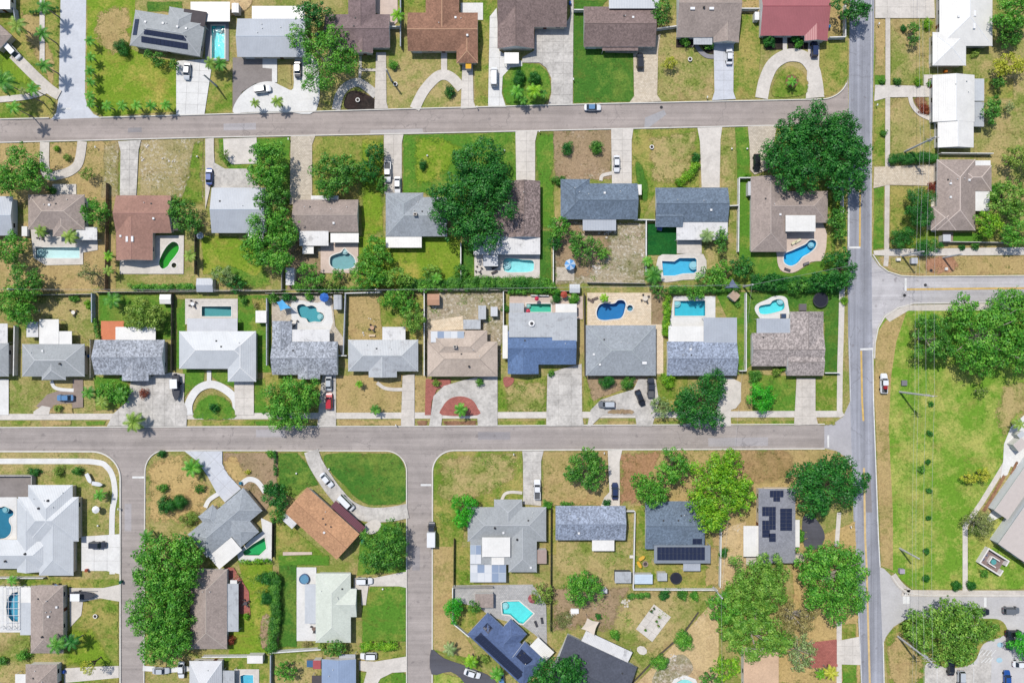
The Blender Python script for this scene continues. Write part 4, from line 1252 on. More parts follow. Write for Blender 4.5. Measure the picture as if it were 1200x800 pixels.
lw(GREEN, [(434, 686), (476.5, 686), (476.5, 752), (424, 752), (424, 708)])
lw(OLIVE, [(262, 768), (320, 768), (320, 840), (262, 840)]); lw(DRY, [(322, 764), (378, 762), (378, 840), (322, 840)])
lw(OLIVE, [(424, 752), (476, 752), (476, 769), (430, 776)]); lw(GREEN, sm([(440, 800), (452, 790), (474, 787), (475, 812), (442, 812)], 4)); lw(GREEN, R(421, 786, 430, 812))
lw(OLIVE, [(508, 546), (515, 534), (532, 528.8), (612, 528.8), (613, 588), (548, 600), (532, 690), (532, 703), (549, 745), (566, 790), (532, 770), (507.5, 762)])
lb(DRY, [(512, 536), (540, 530), (606, 530), (606, 560), (560, 586), (512, 586)])
lb(TAN, [(508, 640), (531, 640), (531, 726), (556, 760), (556, 772), (508, 760)])
lw(OLIVE, R(532, 640, 552, 686)); lw(OLIVE, [(532, 704), (558, 704), (570, 718), (548, 742), (532, 722)])
lw(TAN, [(635, 528.5), (713, 528), (713, 592), (637, 592)]); lw(DRY, [(645, 634), (740, 634), (740, 700), (646, 700)]); lw(OLIVE, R(640, 592, 652, 650))
lb(DIRT, [(646, 686), (742, 686), (720, 740), (676, 738), (646, 740)])
lb(BARE, [(726, 530), (775, 527.5), (770, 560), (745, 590), (726, 592)]); lw(TAN, [(775, 527.5), (966, 526.5), (985, 531), (994, 542), (997, 560), (926, 600), (926, 640), (835, 640), (830, 590), (745, 592)])
lb(BARE2, sm([(860, 530), (925, 528), (926, 556), (900, 566), (870, 562)]))
lw(OLIVE, [(743, 592), (756, 592), (756, 640), (765, 662), (834, 660), (834, 690), (743, 690)]); lb(TAN, [(824, 640), (842, 640), (842, 688), (826, 688)])
lw(SAND, [(842, 620), (874, 610), (874, 680), (842, 690)])
lw(DRY, [(740, 692), (842, 692), (826, 714), (742, 800), (726, 800), (730, 740)]); lb(SAND, [(842, 690), (842, 820), (742, 820), (746, 800), (800, 744), (828, 712)])
lb(RUBBLE, sm([(776, 776), (800, 766), (812, 784), (790, 800), (764, 800)]))
lw(GOLD, [(926, 640), (1002, 610), (1008, 800), (912, 800), (912, 762), (930, 700)]); lw(OLIVE, R(985, 730, 1003, 751)); lw(GREEN, R(986, 777, 1004, 800))
lw(MEADOW, [(508, 780), (520, 788), (566, 800), (508, 830)])
lw(OLIVE, R(24, 678, 141, 689)); lw(OLIVE, [(82, 704), (139, 700), (139.5, 781), (75, 780), (74, 768), (82, 740)]); lb(LIMEY, [(75, 735), (110, 735), (134, 778), (76, 780)]); lw(DRY, R(-20, 737, 36, 800)); lw(OLIVE, R(80, 793, 140, 830))
# --- big green on the right
lw(MEADOW, [(1025.5, 404), (1029, 386), (1037, 373), (1052, 363.5), (1120, 358), (1330, 356), (1330, 460), (1200, 480), (1185, 497), (1176, 520), (1178, 540), (1166, 566), (1150, 590), (1128, 615), (1128, 690), (1068, 690), (1060, 682), (1046, 670), (1032, 662), (1031, 630), (1025, 470)])
lb(TAN, [(1025.5, 404), (1029, 388), (1037, 376), (1052, 367), (1062, 365), (1050, 400), (1044, 440), (1041, 500), (1046, 600), (1046, 668), (1036, 664), (1032, 662), (1031, 630), (1025, 470)])
lb(DRY, sm([(1178, 450), (1206, 446), (1212, 476), (1188, 492), (1176, 512), (1166, 496), (1168, 474)]))
lw(MEADOW, [(1133, 620), (1160, 600), (1204, 580), (1330, 560), (1330, 690), (1133, 690)])
lw(OLIVE, sm([(1038, 750), (1048, 735), (1062, 728), (1090, 724), (1150, 724), (1172, 726), (1180, 738), (1172, 746), (1152, 754), (1140, 776), (1112, 782), (1086, 776), (1083, 800), (1082, 860), (1045, 860), (1040, 800)], 4))
lb(TAN, [(1038, 752), (1054, 738), (1068, 744), (1082, 772), (1081, 860), (1045, 860), (1040, 800)])

# --- pavements
sheet('pavement', C_CREAM, [(-200, 485.5), (983, 481), (983, 488.5), (-200, 492.5)])
for x0, x1, m in ((12, 37, OLIVE), (57, 85, TAN), (100, 125, GREEN), (142, 178, MULCH), (236, 300, OLIVE), (298, 326, GREEN), (398, 472, TAN), (488, 502, MULCH), (519, 559, MULCH), (586, 640, OLIVE), (683, 688, TAN), (712, 745, TAN), (766, 798, OLIVE), (857, 933, OLIVE), (958, 980, OLIVE)):
    lw(m, [(x0, 493), (x1, 492.6), (x1 - 1.5, 498), (x0 + 2, 498.2)])
sheet('pavement', C_WARM, stroke([(1040, -200), (1040, 100), (1039.6, 200), (1038.5, 300), (1037.5, 312)], 5.6, False))
sheet('pavement', C_CREAM, stroke([(986.5, 336), (985.5, 380), (984, 430), (983.5, 482), (986.5, 488)], 6.5, False))
sheet('pavement', C_WARM, [(1036, 371), (1050, 363), (1062, 357.5), (1330, 352), (1330, 359), (1130, 364), (1064, 364), (1042, 377)])
sheet('pavement', C_WARM, stroke([(1046, 673), (1054, 684), (1064, 692), (1080, 694.5), (1330, 695)], 7.5))
sheet('pavement', C_CREAM, stroke([(1130.5, 692), (1130.5, 616), (1150, 588), (1166, 562), (1178, 542)], 6, False))
sheet('pavement', C_WHITE, [(1175, 540), (1176, 520), (1184, 500), (1202, 484), (1330, 470), (1330, 560), (1205, 560), (1184, 600), (1157, 612), (1156, 606), (1172, 586), (1184, 560), (1190, 548), (1184, 546), (1180, 556), (1172, 560)])
sheet('pavement', C_WHITE, stroke([(-200, 540.5), (60, 540), (112, 541), (126, 547), (133, 560), (135, 580), (132, 600), (131.5, 640), (132, 672)], 6.4))
sheet('pavement', C_CREAM, stroke([(980, 640), (983, 600)], 5, False)); sheet('pavement', C_CREAM, stroke([(983, 728), (983, 820)], 6, False))

lw(MULCH, stroke([(1177, 556), (1164, 579), (1152, 599)], 4)); lw(MULCH, stroke([(1192, 540), (1184, 556)], 3.5))
# --- driveways and paths
drive(C_WHITE, [(207, 72), (240, 70), (248, 82), (240, 134), (207, 135.5)], 13, 3)
drive(C_DARK, [(273, 68), (322, 68), (321, 100), (300, 98), (284, 108), (273, 130)]); drive(C_WHITE, [(308, 69), (325, 69), (325, 97), (319, 97), (319, 81), (308, 80)])
drive(C_WHITE, sm([(273, 131.5), (282, 112), (300, 99), (318, 96), (332, 102), (344, 104), (346, 70), (371, 70), (371, 129.5), (330, 131), (290, 132)], 4), 0)
lw(DRY, [(326, 77), (342, 74), (342, 100), (328, 94)])
drive(C_STAIN, stroke([(394, 129), (398, 112), (407, 101), (420, 97), (432, 104), (441, 112)], 10)); drive(C_WARM, [(441, 62), (452.5, 62), (453, 120), (455, 127.5), (439, 128)], 11)
lw(BLACKM, sm([(404, 127), (405, 114), (411, 107), (422, 108), (440, 117), (439, 127.5), (420, 128.5)], 3)); drive(C_WARM, [(421, 66), (424, 66), (424, 81), (441, 81), (441, 84), (424, 84), (423, 95), (420, 95)], name='path')
drive(C_CREAM, stroke([(486, 128), (496, 108), (510, 92), (520, 88), (530, 92), (541, 104)], 12)); drive(C_CREAM, [(542, 74), (554, 74), (555, 120), (558, 127), (540, 128)], 11); drive(C_CREAM, R(517, 62, 524, 86), name='path')
drive(C_WHITE, [(574, 20), (582, 10), (585, 60), (600, 70), (612, 72), (612, 78), (598, 80), (589, 90), (588, 110), (593, 126), (572, 126)], 12)
drive(C_STAIN, [(627, 34), (660, 32), (668, 20), (669, 0), (672, 0), (671, 122), (642, 124), (646, 110), (646, 92), (640, 80), (632, 74), (612, 74), (612, 68), (626, 60)], 13)
lw(GREEN, sm([(589, 84), (600, 77), (616, 74), (632, 76), (642, 86), (646, 100), (643, 118), (632, 124), (600, 124), (592, 118), (588, 100)], 3))
drive(C_TANP, [(709, 50), (743, 54), (774, 40), (771, 60), (770, 112), (775, 119), (737, 121), (743, 113), (742, 63), (709, 62)])
drive(C_BLUE, [(836, 48), (859.5, 48), (859, 108), (862, 116.5), (834, 118), (837, 108)], 12); drive(C_SLATE, stroke([(815, 52), (820, 60), (828, 66), (838, 67)], 5), name='path')
drive(C_CREAM, stroke([(892, 115.5), (896, 96), (904, 78), (916, 68), (928, 65), (942, 68), (952, 80), (956, 96), (958, 112)], 15)); drive(C_CREAM, [(947, 48), (960, 48), (959, 100), (966, 114), (944, 116)], 0); drive(C_CREAM, R(917, 42, 922, 62), name='path')
lw(OLIVE, sm([(905, 113), (906, 98), (914, 84), (925, 78), (938, 82), (946, 94), (945, 110), (925, 114.5)], 4))
lw(MULCH, ell(928, 95.5, 8)); lw(OLIVE, ell(928, 95.5, 5)); lw(BLACKM, [(893, 42), (917, 42), (917, 58), (897, 59)]); lw(BLACKM, [(922, 42), (946, 47), (946, 58), (923, 57)])
lw(BLACKM, R(792, 44, 814, 56)); lw(BLACKM, [(820, 50), (836, 50), (836, 64), (826, 62)])
drive(C_WARM, stroke([(16, 64), (42, 90), (60, 106), (70, 112)], 12)); drive(C_CREAM, R(47, -40, 53, 72), name='path'); drive(C_CREAM, stroke([(-60, 122), (0, 117), (36, 113), (56, 106)], 7), name='path'); sheet('pool_deck', C_PINK, [(440, -20), (466, -20), (466, 26), (458, 34), (446, 18), (440, 16)]); sheet('pool_deck', C_WHITE, R(540, 4, 566, 24)); lw(SAND, [(270, -40), (296, -40), (296, 6), (284, 16), (270, 20)])
# right of the main road
drive(C_CREAM, [(1025, 100), (1093, 101.5), (1094, 114), (1040, 114.5), (1024, 119)], 0); drive(C_CREAM, stroke([(1066, 114), (1069, 124), (1078, 134), (1094, 141)], 5), name='path'); drive(C_CREAM, [(1082, 88), (1092, 88), (1092, 92), (1087, 93), (1087, 101), (1082, 101)], name='path')
drive(C_CREAM, [(1025, -30), (1093, -30), (1095, 22), (1025, 22)], 14); drive(C_TANP, [(1024, 196), (1098, 193), (1098, 218), (1040, 217), (1023, 221)])
drive(C_CREAM, [(1023, 294), (1042, 292), (1330, 288), (1330, 298), (1042, 300), (1024, 299)], 0, name='path'); drive(C_CREAM, [(1090, 217), (1096, 217), (1096, 272), (1091, 272)], name='path'); drive(C_BROWN, R(1104, 272, 1116, 285), name='path')
# south of the top street
drive(C_WARM, stroke([(53, 167), (53, 196), (58, 206), (70, 205), (84, 200), (93, 190), (97, 166)], 11)); drive(C_CREAM, R(62, 216, 90, 228), name='path'); drive(C_STAIN, [(139, 166), (166, 164.5), (163, 176), (160, 234), (141, 234), (142, 178)], 11)
drive(C_WARM, [(241, 163), (251, 162), (251, 176), (252, 196), (241, 246)]); drive(C_STAIN, [(250, 190), (264, 198), (290, 198), (296, 210), (306, 220), (250, 222)]); drive(C_CREAM, [(262, 163), (301, 161.5), (302, 192), (272, 193), (263, 184)])
drive(C_STONE, [(341, 160), (370, 159), (366, 170), (366, 236), (340, 240)]); drive(C_WARM, [(450, 158.4), (473, 158), (471, 168), (471, 226), (451, 228)], 11)
drive(C_CREAM, [(604, 154.6), (630, 153.6), (627, 166), (627, 214), (605, 214)], 12); drive(C_CREAM, [(716, 151.8), (742, 151), (740, 165), (740, 216), (717, 216)], 12); drive(C_CREAM, stroke([(704, 212), (706, 206), (718, 203)], 4), name='path')
drive(C_CREAM, [(817, 150.2), (846, 149.4), (844, 164), (843, 220), (822, 220), (820, 166)], 0); drive(C_STONE, [(876, 148.8), (910, 147.4), (906, 170), (908, 196), (884, 205), (879, 200), (878, 170)])
# decks round pools
deck = lambda m, p: sheet('pool_deck', m, p)
deck(C_SLATE, R(241, 26, 268.5, 72)); deck(C_CREAM, [(36, 262), (88, 262), (115, 270), (115, 293), (98, 296), (98, 310), (54, 311), (40, 302)]); deck(C_CREAM, [(177, 304), (183, 276), (216, 276), (215.5, 321), (141, 321), (141, 304)])
deck(C_PINK, R(376, 284, 420, 320)); deck(C_CREAM, R(556, 297, 632.5, 326)); deck(C_CREAM, sm([(771, 301), (792, 298.5), (824, 298), (825, 324), (800, 328), (773, 329)], 3)); deck(C_WARM, R(793, 276, 822, 297))
deck(C_PINK, sm([(912, 264), (964, 262), (965, 302), (950, 307), (935, 317), (925, 320), (914, 316), (910, 300)], 3)); deck(C_CREAM, R(217.5, 350, 279, 380)); deck(C_STONE, [(319, 346), (389, 346), (393, 382), (403, 396), (401, 418), (396, 400), (342, 402), (319, 378)])
deck(C_WHITE, sm([(342, 354), (352, 352), (372, 355), (386, 352), (387, 388), (344, 388), (342, 372)], 3)); deck(C_PINK, R(597, 347, 683, 374)); deck(C_TRAV, R(688, 343, 763, 385)); deck(C_WHITE, [(789, 347), (838, 347), (838, 384), (784, 384)])
deck(C_WHITE, sm([(884, 362), (887, 356), (898, 351), (905, 347.5), (914, 346.5), (921, 349), (923, 356), (923, 374), (896, 376), (888, 370)], 3)); deck(C_WHITE, R(-40, 582, 20.5, 639)); deck(C_WHITE, R(-60, 686, 36, 740))
deck(C_GREYP, [(532, 685), (624, 684), (640, 708), (641, 756), (626, 742), (612, 732), (575, 722), (563, 712), (532, 703)]); deck(C_CREAM, R(275, 783, 304, 830)); deck(C_WHITE, [(306, 606), (319, 612), (319, 657), (281, 658), (278, 648), (296, 630), (308, 622)]); deck(C_WHITE, ell(802, 806, 18, 16, n=8))
deck(C_WHITE, R(348, 664, 371, 750)); deck(C_TRAV, R(748, 380, 777, 438)); deck(C_DARK, R(-40, 556, 38, 582)); deck(C_ORANGE, R(119, 376, 146, 398)); deck(C_TRAV, [(505, 376), (542, 370), (544, 386), (505, 388)])
deck(C_STONE, R(652, 313, 673, 329)); deck(C_WARM, [(874, 640), (890, 640), (890, 662), (874, 662)])
# fronts on the middle street
drive(C_WHITE, [(-60, 444), (11, 444), (11, 486), (-60, 486)]); drive(C_BROWN, [(43, 476), (56, 462), (68, 458), (86, 456), (86, 444), (98, 444), (98, 477), (58, 480)]); lw(TAN, [(58, 480), (64, 474), (86, 472), (86, 484), (58, 484)]); drive(C_WHITE, stroke([(61, 446), (64, 453), (72, 456), (87, 457)], 4), name='path'); drive(C_CREAM, [(40, 482), (50, 475), (60, 477), (58, 486), (40, 486)])
drive(C_STAIN, [(154, 446), (181, 440), (202, 436), (217, 438), (216, 470), (220, 480), (219, 499), (126, 499), (134, 484), (150, 470)], 13); lb(MULCH, sm([(156, 450), (178, 448), (180, 462), (160, 464)], 3))
drive(C_WHITE, stroke([(222, 486), (222, 472), (232, 456), (248, 450), (264, 456), (276, 468), (278, 486)], 9)); drive(C_CREAM, [(275, 446), (298, 446), (298, 486), (276, 486)], 11); drive(C_WHITE, R(243, 434, 248, 450), name='path')
lw(GREEN, sm([(229, 490), (230, 476), (238, 466), (251, 462), (264, 466), (273, 476), (275, 490)], 4))
drive(C_STAIN, [(378, 438), (394, 438), (394, 499), (372, 499)], 0); drive(C_WARM, [(472, 440), (486, 438), (486, 499), (470, 499)], 11); drive(C_CREAM, stroke([(442, 448), (450, 454), (460, 456), (472, 456)], 4), name='path')
drive(C_RED, [(499, 444), (528, 444), (528, 450), (512, 456), (506, 470), (505, 486), (498, 486)]); drive(C_STAIN, [(505, 486), (508, 464), (520, 452), (540, 446), (566, 440), (583, 440), (583, 499), (560, 499), (559, 480), (548, 468), (530, 466), (520, 474), (517, 499), (503, 499)], 0); drive(C_RED, sm([(518, 486), (519, 476), (527, 467), (540, 464), (553, 468), (560, 478), (560, 486)], 3)); drive(C_RED, sm([(590, 442), (602, 443), (600, 450), (592, 453)], 3))
drive(C_STAIN, [(641.5, 438), (658, 432), (681.5, 426), (682, 486), (684, 499), (640, 499)], 13); drive(C_STAIN, [(692, 480), (704, 468), (722, 462), (742, 456), (748, 444), (768, 444), (772, 470), (764, 499), (746, 499), (744, 486), (706, 486), (692, 499), (688, 499)], 0); lb(DIRT, sm([(712, 484), (722, 478), (740, 480), (740, 485)], 3))
drive(C_CREAM, [(844, 442), (856, 442), (868, 448), (868, 470), (862, 478), (856, 480), (856, 499), (800, 499), (820, 486), (840, 478)], 0); drive(C_WARM, [(933, 443), (955, 443), (955, 484), (958, 497), (930, 498)], 11)
# south of the middle street
drive(C_BLUE, [(217, 528.3), (261, 528.3), (261, 543), (268, 556), (283, 572), (264, 588), (254, 576), (243, 556), (232, 540)], 15, 45); drive(C_WHITE, stroke([(284, 566), (292, 561), (302, 564), (311, 576)], 6), name='path'); drive(C_WHITE, stroke([(258, 577), (246, 585), (241, 594)], 5), name='path')
drive(C_STAIN, stroke([(365, 527.8), (370, 542), (381, 560), (394, 578), (410, 594), (430, 602), (456, 602), (478, 598)], 17), 0); drive(C_CREAM, sm([(428, 614), (440, 608), (447, 614), (440, 624), (430, 624)], 3))
drive(C_WHITE, [(96, 628), (141.5, 625), (141.5, 672), (126, 668), (96, 668)], 14); drive(C_CREAM, [(82, 688), (122, 688), (141, 684), (141, 704), (118, 700), (98, 704), (96, 720), (83, 734)], 0)
drive(C_CREAM, [(76, 782), (110, 780), (140, 779), (140, 793), (76, 799)], 0); drive(C_CREAM, [(415, 676), (440, 676), (470, 670), (477, 669), (477, 688), (468, 686), (432, 686), (429, 708), (424, 708), (424, 690), (415, 690)], 0); drive(C_CREAM, [(421, 773), (440, 774), (477, 768), (477, 786), (460, 787), (446, 794), (438, 808), (424, 808), (430, 786), (421, 784)], 0)
drive(C_WHITE, stroke([(168, 782), (200, 784), (226, 782)], 6, False), name='path'); drive(C_STAIN, [(612, 528), (637, 528), (634, 540), (634, 592), (613, 590), (613, 540)], 12); drive(C_CREAM, stroke([(588, 585), (592, 578), (600, 576), (612, 577)], 3.5), name='path'); drive(C_CREAM, [(712, 527.6), (729, 527), (726, 540), (726, 592), (704, 592), (708, 582), (714, 576)], 0)
drive(C_ASPH, sm([(505.5, 760), (520, 770), (548, 780), (580, 796), (590, 830), (560, 830), (545, 800), (528, 786), (506, 789)], 3)); drive(C_ASPH, sm([(940, 606), (950, 602), (962, 616), (966, 630), (958, 642), (942, 640)], 3)); drive(C_RED, [(948, 752), (980, 748), (981, 780), (946, 782)]); drive(C_CREAM, [(980, 750), (1006, 745), (1008, 778), (980, 777)], 11)
drive(C_CREAM, [(766, 707), (786, 722), (764, 751), (745, 736)], 10, 35, name='slab_pad'); drive(C_CREAM, ell(752, 761, 6.5, 5, 30, 8), name='slab_pad'); drive(C_RED, [(264, 664), (274, 664), (292, 692), (294, 720), (282, 718), (276, 694)], name='patio'); drive(C_CREAM, R(243, 668, 256, 676), name='patio')
drive(C_PINK, [(332, 646), (366, 646), (366, 649), (332, 650)], name='path')

# --- kerbs: real 12 cm steps along the asphalt
def kerb(pts, w=1.15):
    m = MB(); k = plain((226, 222, 214), 0.85, 0.12)
    pts = [W(*p) for p in pts]; hw = w * S / 2
    L, Rr = [], []
    for i, p in enumerate(pts):
        a = Vector(pts[max(0, i - 1)]); b = Vector(pts[min(len(pts) - 1, i + 1)]); d = (b - a).normalized()
        L.append((p[0] - d.y * hw, p[1] + d.x * hw)); Rr.append((p[0] + d.y * hw, p[1] - d.x * hw))
    z = 0.29
    for i in range(len(pts) - 1):
        m.poly([(*Rr[i], z), (*Rr[i + 1], z), (*L[i + 1], z), (*L[i], z)])
        m.poly([(*Rr[i], 0), (*Rr[i + 1], 0), (*Rr[i + 1], z), (*Rr[i], z)]); m.poly([(*L[i + 1], 0), (*L[i], 0), (*L[i], z), (*L[i + 1], z)])
    o = m.build('kerb', k); o['kind'] = 'structure'
kerb([(118, 138), (240, 134.6), (480, 127.8), (720, 121.6), (955, 116.8)] + arc(962, 88, 31.6, 28.6, 90, 20))
kerb([(0, 140), (58, 138.6)])
kerb([(-300, 175), (0, 167.3), (240, 161.4), (480, 156.9), (720, 151.4), (900, 147.4), (976, 148.5)])
kerb([(-300, 501.2), (0, 500.6), (240, 499.6), (480, 499.1), (720, 497.6), (966, 496.6)])
kerb([(-300, 529.3), (0, 528.6)] + arc(108, 560, 33.4, 31.2, -90, 0) + [(141.3, 900)], 1.6)
kerb([(168.6, 900)] + arc(192, 552, 21.6, 24.1, 180, 270) + [(240, 527.5)] + arc(452, 552, 24.6, 24.1, -90, 0) + [(476.6, 900)])
kerb([(506.4, 900)] + arc(532, 552, 25.1, 24.6, 180, 270) + [(720, 526.5), (966, 525.5)], 1.4)
kerb([(1022.2, 298), (1031, 311.5), (1040.4, 318.4), (1055.2, 323), (1075, 324), (1330, 322)])
kerb([(1330, 351.4), (1120, 355), (1070, 355.6), (1052.4, 360.5), (1036.6, 370.4), (1028.6, 384.4), (1025, 402), (1024.4, 420)])
kerb([(1044.4, 673.6), (1052.4, 685.6), (1062.2, 693.6), (1080, 696.6), (1330, 697.6)])

# --- low weeds and loose stones: nobody could count them
def scatter(name, polys, style_or_mat, size, per_m2, stone=False, seed=3):
    rng = np.random.default_rng(seed); P = []
    for poly in polys:
        xs = [p[0] for p in poly]; ys = [p[1] for p in poly]
        n = int((max(xs) - min(xs)) * (max(ys) - min(ys)) * S * S * per_m2)
        cl = [(min(xs) + rng.random() * (max(xs) - min(xs)), min(ys) + rng.random() * (max(ys) - min(ys))) for _ in range(max(3, n // 14))]
        for _ in range(n):
            c0 = cl[int(rng.random() * len(cl))]; x, y = c0[0] + rng.normal() * 3.0, c0[1] + rng.normal() * 2.4
            if inside((x, y), poly): P.append((*W(x, y), gz(x, y)))
    P = np.array(P)
    if stone:
        m = MB()
        for p in P:
            r = size * (0.5 + rng.random()); a0 = rng.random() * 6.28; k = 5
            b = [(p[0] + r * (0.7 + 0.5 * rng.random()) * math.cos(a0 + 6.2832 * i / k), p[1] + r * (0.7 + 0.5 * rng.random()) * math.sin(a0 + 6.2832 * i / k), p[2] - 0.02) for i in range(k)]
            cx = sum(q[0] for q in b) / k; cy = sum(q[1] for q in b) / k; h = r * (0.3 + 0.5 * rng.random())
            m.hexa(b, [(cx + (q[0] - cx) * 0.65, cy + (q[1] - cy) * 0.65, p[2] + h) for q in b])
        o = m.build(name, style_or_mat)
    else:
        n = len(P) * 5
        Q = np.repeat(P, 5, axis=0) + rng.normal(size=(n, 3)) * np.array([size, size, 0]); Q[:, 2] += rng.random(n) * size * 0.8
        N = rng.normal(size=(n, 3)) * 0.5 + np.array([0, 0, 1]); N /= np.linalg.norm(N, axis=1, keepdims=True)
        o = put(name, quads_mesh(name, Q, N, size * (0.6 + 0.6 * rng.random(n)), lmat(style_or_mat), rng=rng))
    o['kind'] = 'stuff'; return o
scatter('rubble', [[(500, 346), (588, 346), (588, 372), (560, 372), (500, 372)], [(566, 372), (590, 372), (588, 430), (584, 400)], R(650, 700, 738, 738), [(690, 262), (754, 264), (754, 330), (690, 330)], R(420, 372, 446, 396), [(760, 768), (806, 764), (806, 796), (764, 798)], R(166, 168, 205, 196), R(40, 362, 100, 376)], concrete((222, 214, 202), 0.1), 0.3, 0.22, True)
scatter('weeds', [R(500, 346, 588, 390), R(648, 262, 754, 332), R(648, 690, 742, 742), R(742, 692, 830, 720), [(510, 534), (608, 532), (604, 580), (512, 640)], R(587, 446, 640, 484), R(28, 346, 110, 358), R(0, 320, 126, 340), [(744, 600), (756, 600), (764, 664), (744, 686)], R(268, 672, 320, 760), R(646, 640, 738, 668)], 'olive', 0.3, 0.35)
scatter('fallen_leaves', [[(172, 545), (230, 545), (250, 576), (214, 614), (172, 620)], R(726, 532, 770, 575), R(850, 530, 925, 566), R(338, 288, 376, 338), R(926, 620, 1000, 660), R(842, 640, 872, 690), R(1090, 304, 1130, 320), R(2, 230, 30, 262)], 'brown', 0.28, 0.5)
# ---------------------------------------------------------------- the pools in their decks
pool('narrow bright cyan lap pool beside the grey solar house', POOLS['p1'], (120, 214, 232), (100, 206, 226), smooth=False, steps=(256, 33, 4))
pool('long pale cyan rectangular pool behind the taupe house with the covered patio', POOLS['p2'], (170, 228, 234), (180, 234, 240), steps=(46, 296, 5))
pool('kidney pool of vivid green water behind the red brown house', POOLS['p3'], (60, 150, 50), (40, 150, 40), 2.0)
pool('small round spa beside the kidney pool of green water', POOLS['p3b'], (110, 120, 90), (140, 140, 110), 1.2)
pool('dull grey teal pool in a pink deck under the white patio roof', POOLS['p4'], (130, 168, 170), (120, 160, 164), 1.8, steps=(404, 294, 4))
pool('pale cyan pool behind the speckled brown house with the white patio roof', POOLS['p5'], (140, 216, 232), (140, 224, 240), steps=(594, 311, 4.5))
pool('stepped blue pool behind the slate house with the artificial turf', POOLS['p6'], (96, 176, 210), (80, 168, 206), 1.8, steps=(813, 311, 5))
pool('angled blue pool with a round shallow end behind the big taupe house', POOLS['p7'], (74, 170, 222), (60, 164, 220), 1.8, steps=(951, 287, 3.4))
pool('teal rectangular pool in a white deck behind the white metal house', POOLS['p8'], (96, 158, 160), (84, 146, 150), 1.8)
pool('clover shaped teal pool with blue end in the sandy deck', POOLS['p9'], (92, 160, 168), (80, 150, 160), 1.8, steps=(375, 371, 3.6))
pool('green teal rectangular pool behind the blue roofed house', POOLS['p10'], (96, 176, 160), (84, 176, 156), 1.7, steps=(619, 358, 3))
pool('deep blue freeform pool in the travertine deck', POOLS['p11'], (64, 130, 172), (56, 124, 170), 2.0)
pool('round spa at the tip of the deep blue freeform pool', POOLS['p11b'], (90, 140, 160), (90, 140, 160), 1.2)
pool('wide teal blue rectangular pool in the white deck behind the blue speckled house', POOLS['p12'], (84, 178, 192), (72, 172, 188), 1.6, steps=(793, 355, 5))
pool('peanut shaped sky blue pool in the white curved surround', POOLS['p13'], (100, 200, 230), (100, 206, 236), steps=(915, 353, 4))
pool('curved deep teal pool in the white deck of the large grey house', POOLS['p14'], (64, 132, 156), (60, 126, 150), 2.0, steps=(6, 597, 4))
pool('half round pool under the screened cage', POOLS['p15'], (96, 164, 184), (90, 158, 180), 1.7)
pool('bright turquoise dog leg pool behind the navy solar house', POOLS['p16'], (110, 206, 218), (100, 206, 220), steps=(592, 710, 4))
pool('light blue pool at the lower edge beside the pale grey house', POOLS['p17'], (110, 180, 206), (100, 176, 206))
pool('green water pool with angled ends beside the diamond set grey house', POOLS['p18'], (70, 160, 110), (50, 160, 100), 2.0)
pool('pale cyan pool ringed by an octagonal white deck at the lower edge', POOLS['p19'], (150, 220, 224), (150, 226, 230))

# ---------------------------------------------------------------- houses north of the top street
house('house', 'grey hip roofed house with two rows of solar panels beside the lap pool', (196, 38), 9, 'grey',
      [(-41, -20, 42, 22, 'x11'), (-2, -30, 30, 1, 'y10')], [(16, -30, 43, -13, 'darkflat', 3.0)], vents=[(-4, -8, 'v'), (-24, -6, 'v'), (14, -6, 'v'), (24, -6, 'v')], solar=[(-24, 3, 26, 8.5), (-27, 10.5, 28, 17), (-39, -9, -33, 10)])
house('patio_cover', 'white flat patio cover at the head of the lap pool', (246, 13), 0, 'white', [(-23, -11, 23, 12, 'F', -0.2)], cat='patio cover', walls=False)
house('house', 'wide pale blue metal roofed house with a white flat roof behind', (318, 44), 0, 'mblue', [(-40, -22, 40, 23, 'x00')], [(-23, -37, 39, -22, 'white', 2.5)], pitch=0.2)
house('house', 'mauve brown shingle house above the horseshoe driveway with the black mulch bed', (420, 40), 0, 'mauve', [(-39, -23, 37, 16, 'x00'), (-12, -60, 20, 10, 'y00'), (-5, -6, 17, 22.5, 'y00')])
house('house', 'orange brown house with a front garage wing and horseshoe driveway', (518, 38), 0, 'rustbrown', [(-40, -23, 42, 22, 'x00'), (-19, -58, 20, 10, 'y00'), (17, -2, 42, 36, 'y01')], vents=[(16, -16, 'v'), (30, 6, 'v')])
house('house', 'dark brown gabled house set behind the round green lawn with palms', (622, 28), 0, 'brown', [(-39, -56, 42, 4, 'x00'), (-39, -20, 4, 29, 'y00')], [(-31, 33, -14, 46, 'white', 2.3)])
house('house', 'brown gabled house beside the deep green front lawn', (726, 30), 0, 'brown', [(-42, -22, 42, 25, 'x00')], [(-13, -40, 46, -18, 'mlight', 3.6), (-20, 24, 22, 29, 'brown', 2.35)], vents=[(15, -7, 'v')])
house('house', 'taupe gabled house with two skylights and a pale blue driveway', (830, 24), 0, 'taupe', [(-37, -50, 36, 20, 'x00'), (6, -8, 36, 26, 'y00')], [(-17, 15, 5, 28, 'mgrey', 2.45)], vents=[(-21, -9, 's'), (1, -9, 's'), (-8, -10, 'd'), (24, -30, 'd')])
house('house', 'house with a bright red metal roof by the round driveway island', (931, 22), 0, 'mred', [(-40, -42, 39, 20, 'x00'), (12, 2, 39, 26, 'y00')], pitch=0.25)
house('house', 'large bright white roofed house at the upper edge across the main road', (1128, 30), 0, 'white', [(-27, -60, 35, 24, 'y11'), (-35, 8, 16, 47, 'x11')], vents=[(10, -11, 'l'), (10, 3, 'l'), (-8, -8, 'v')], front='W', pitch=0.24)
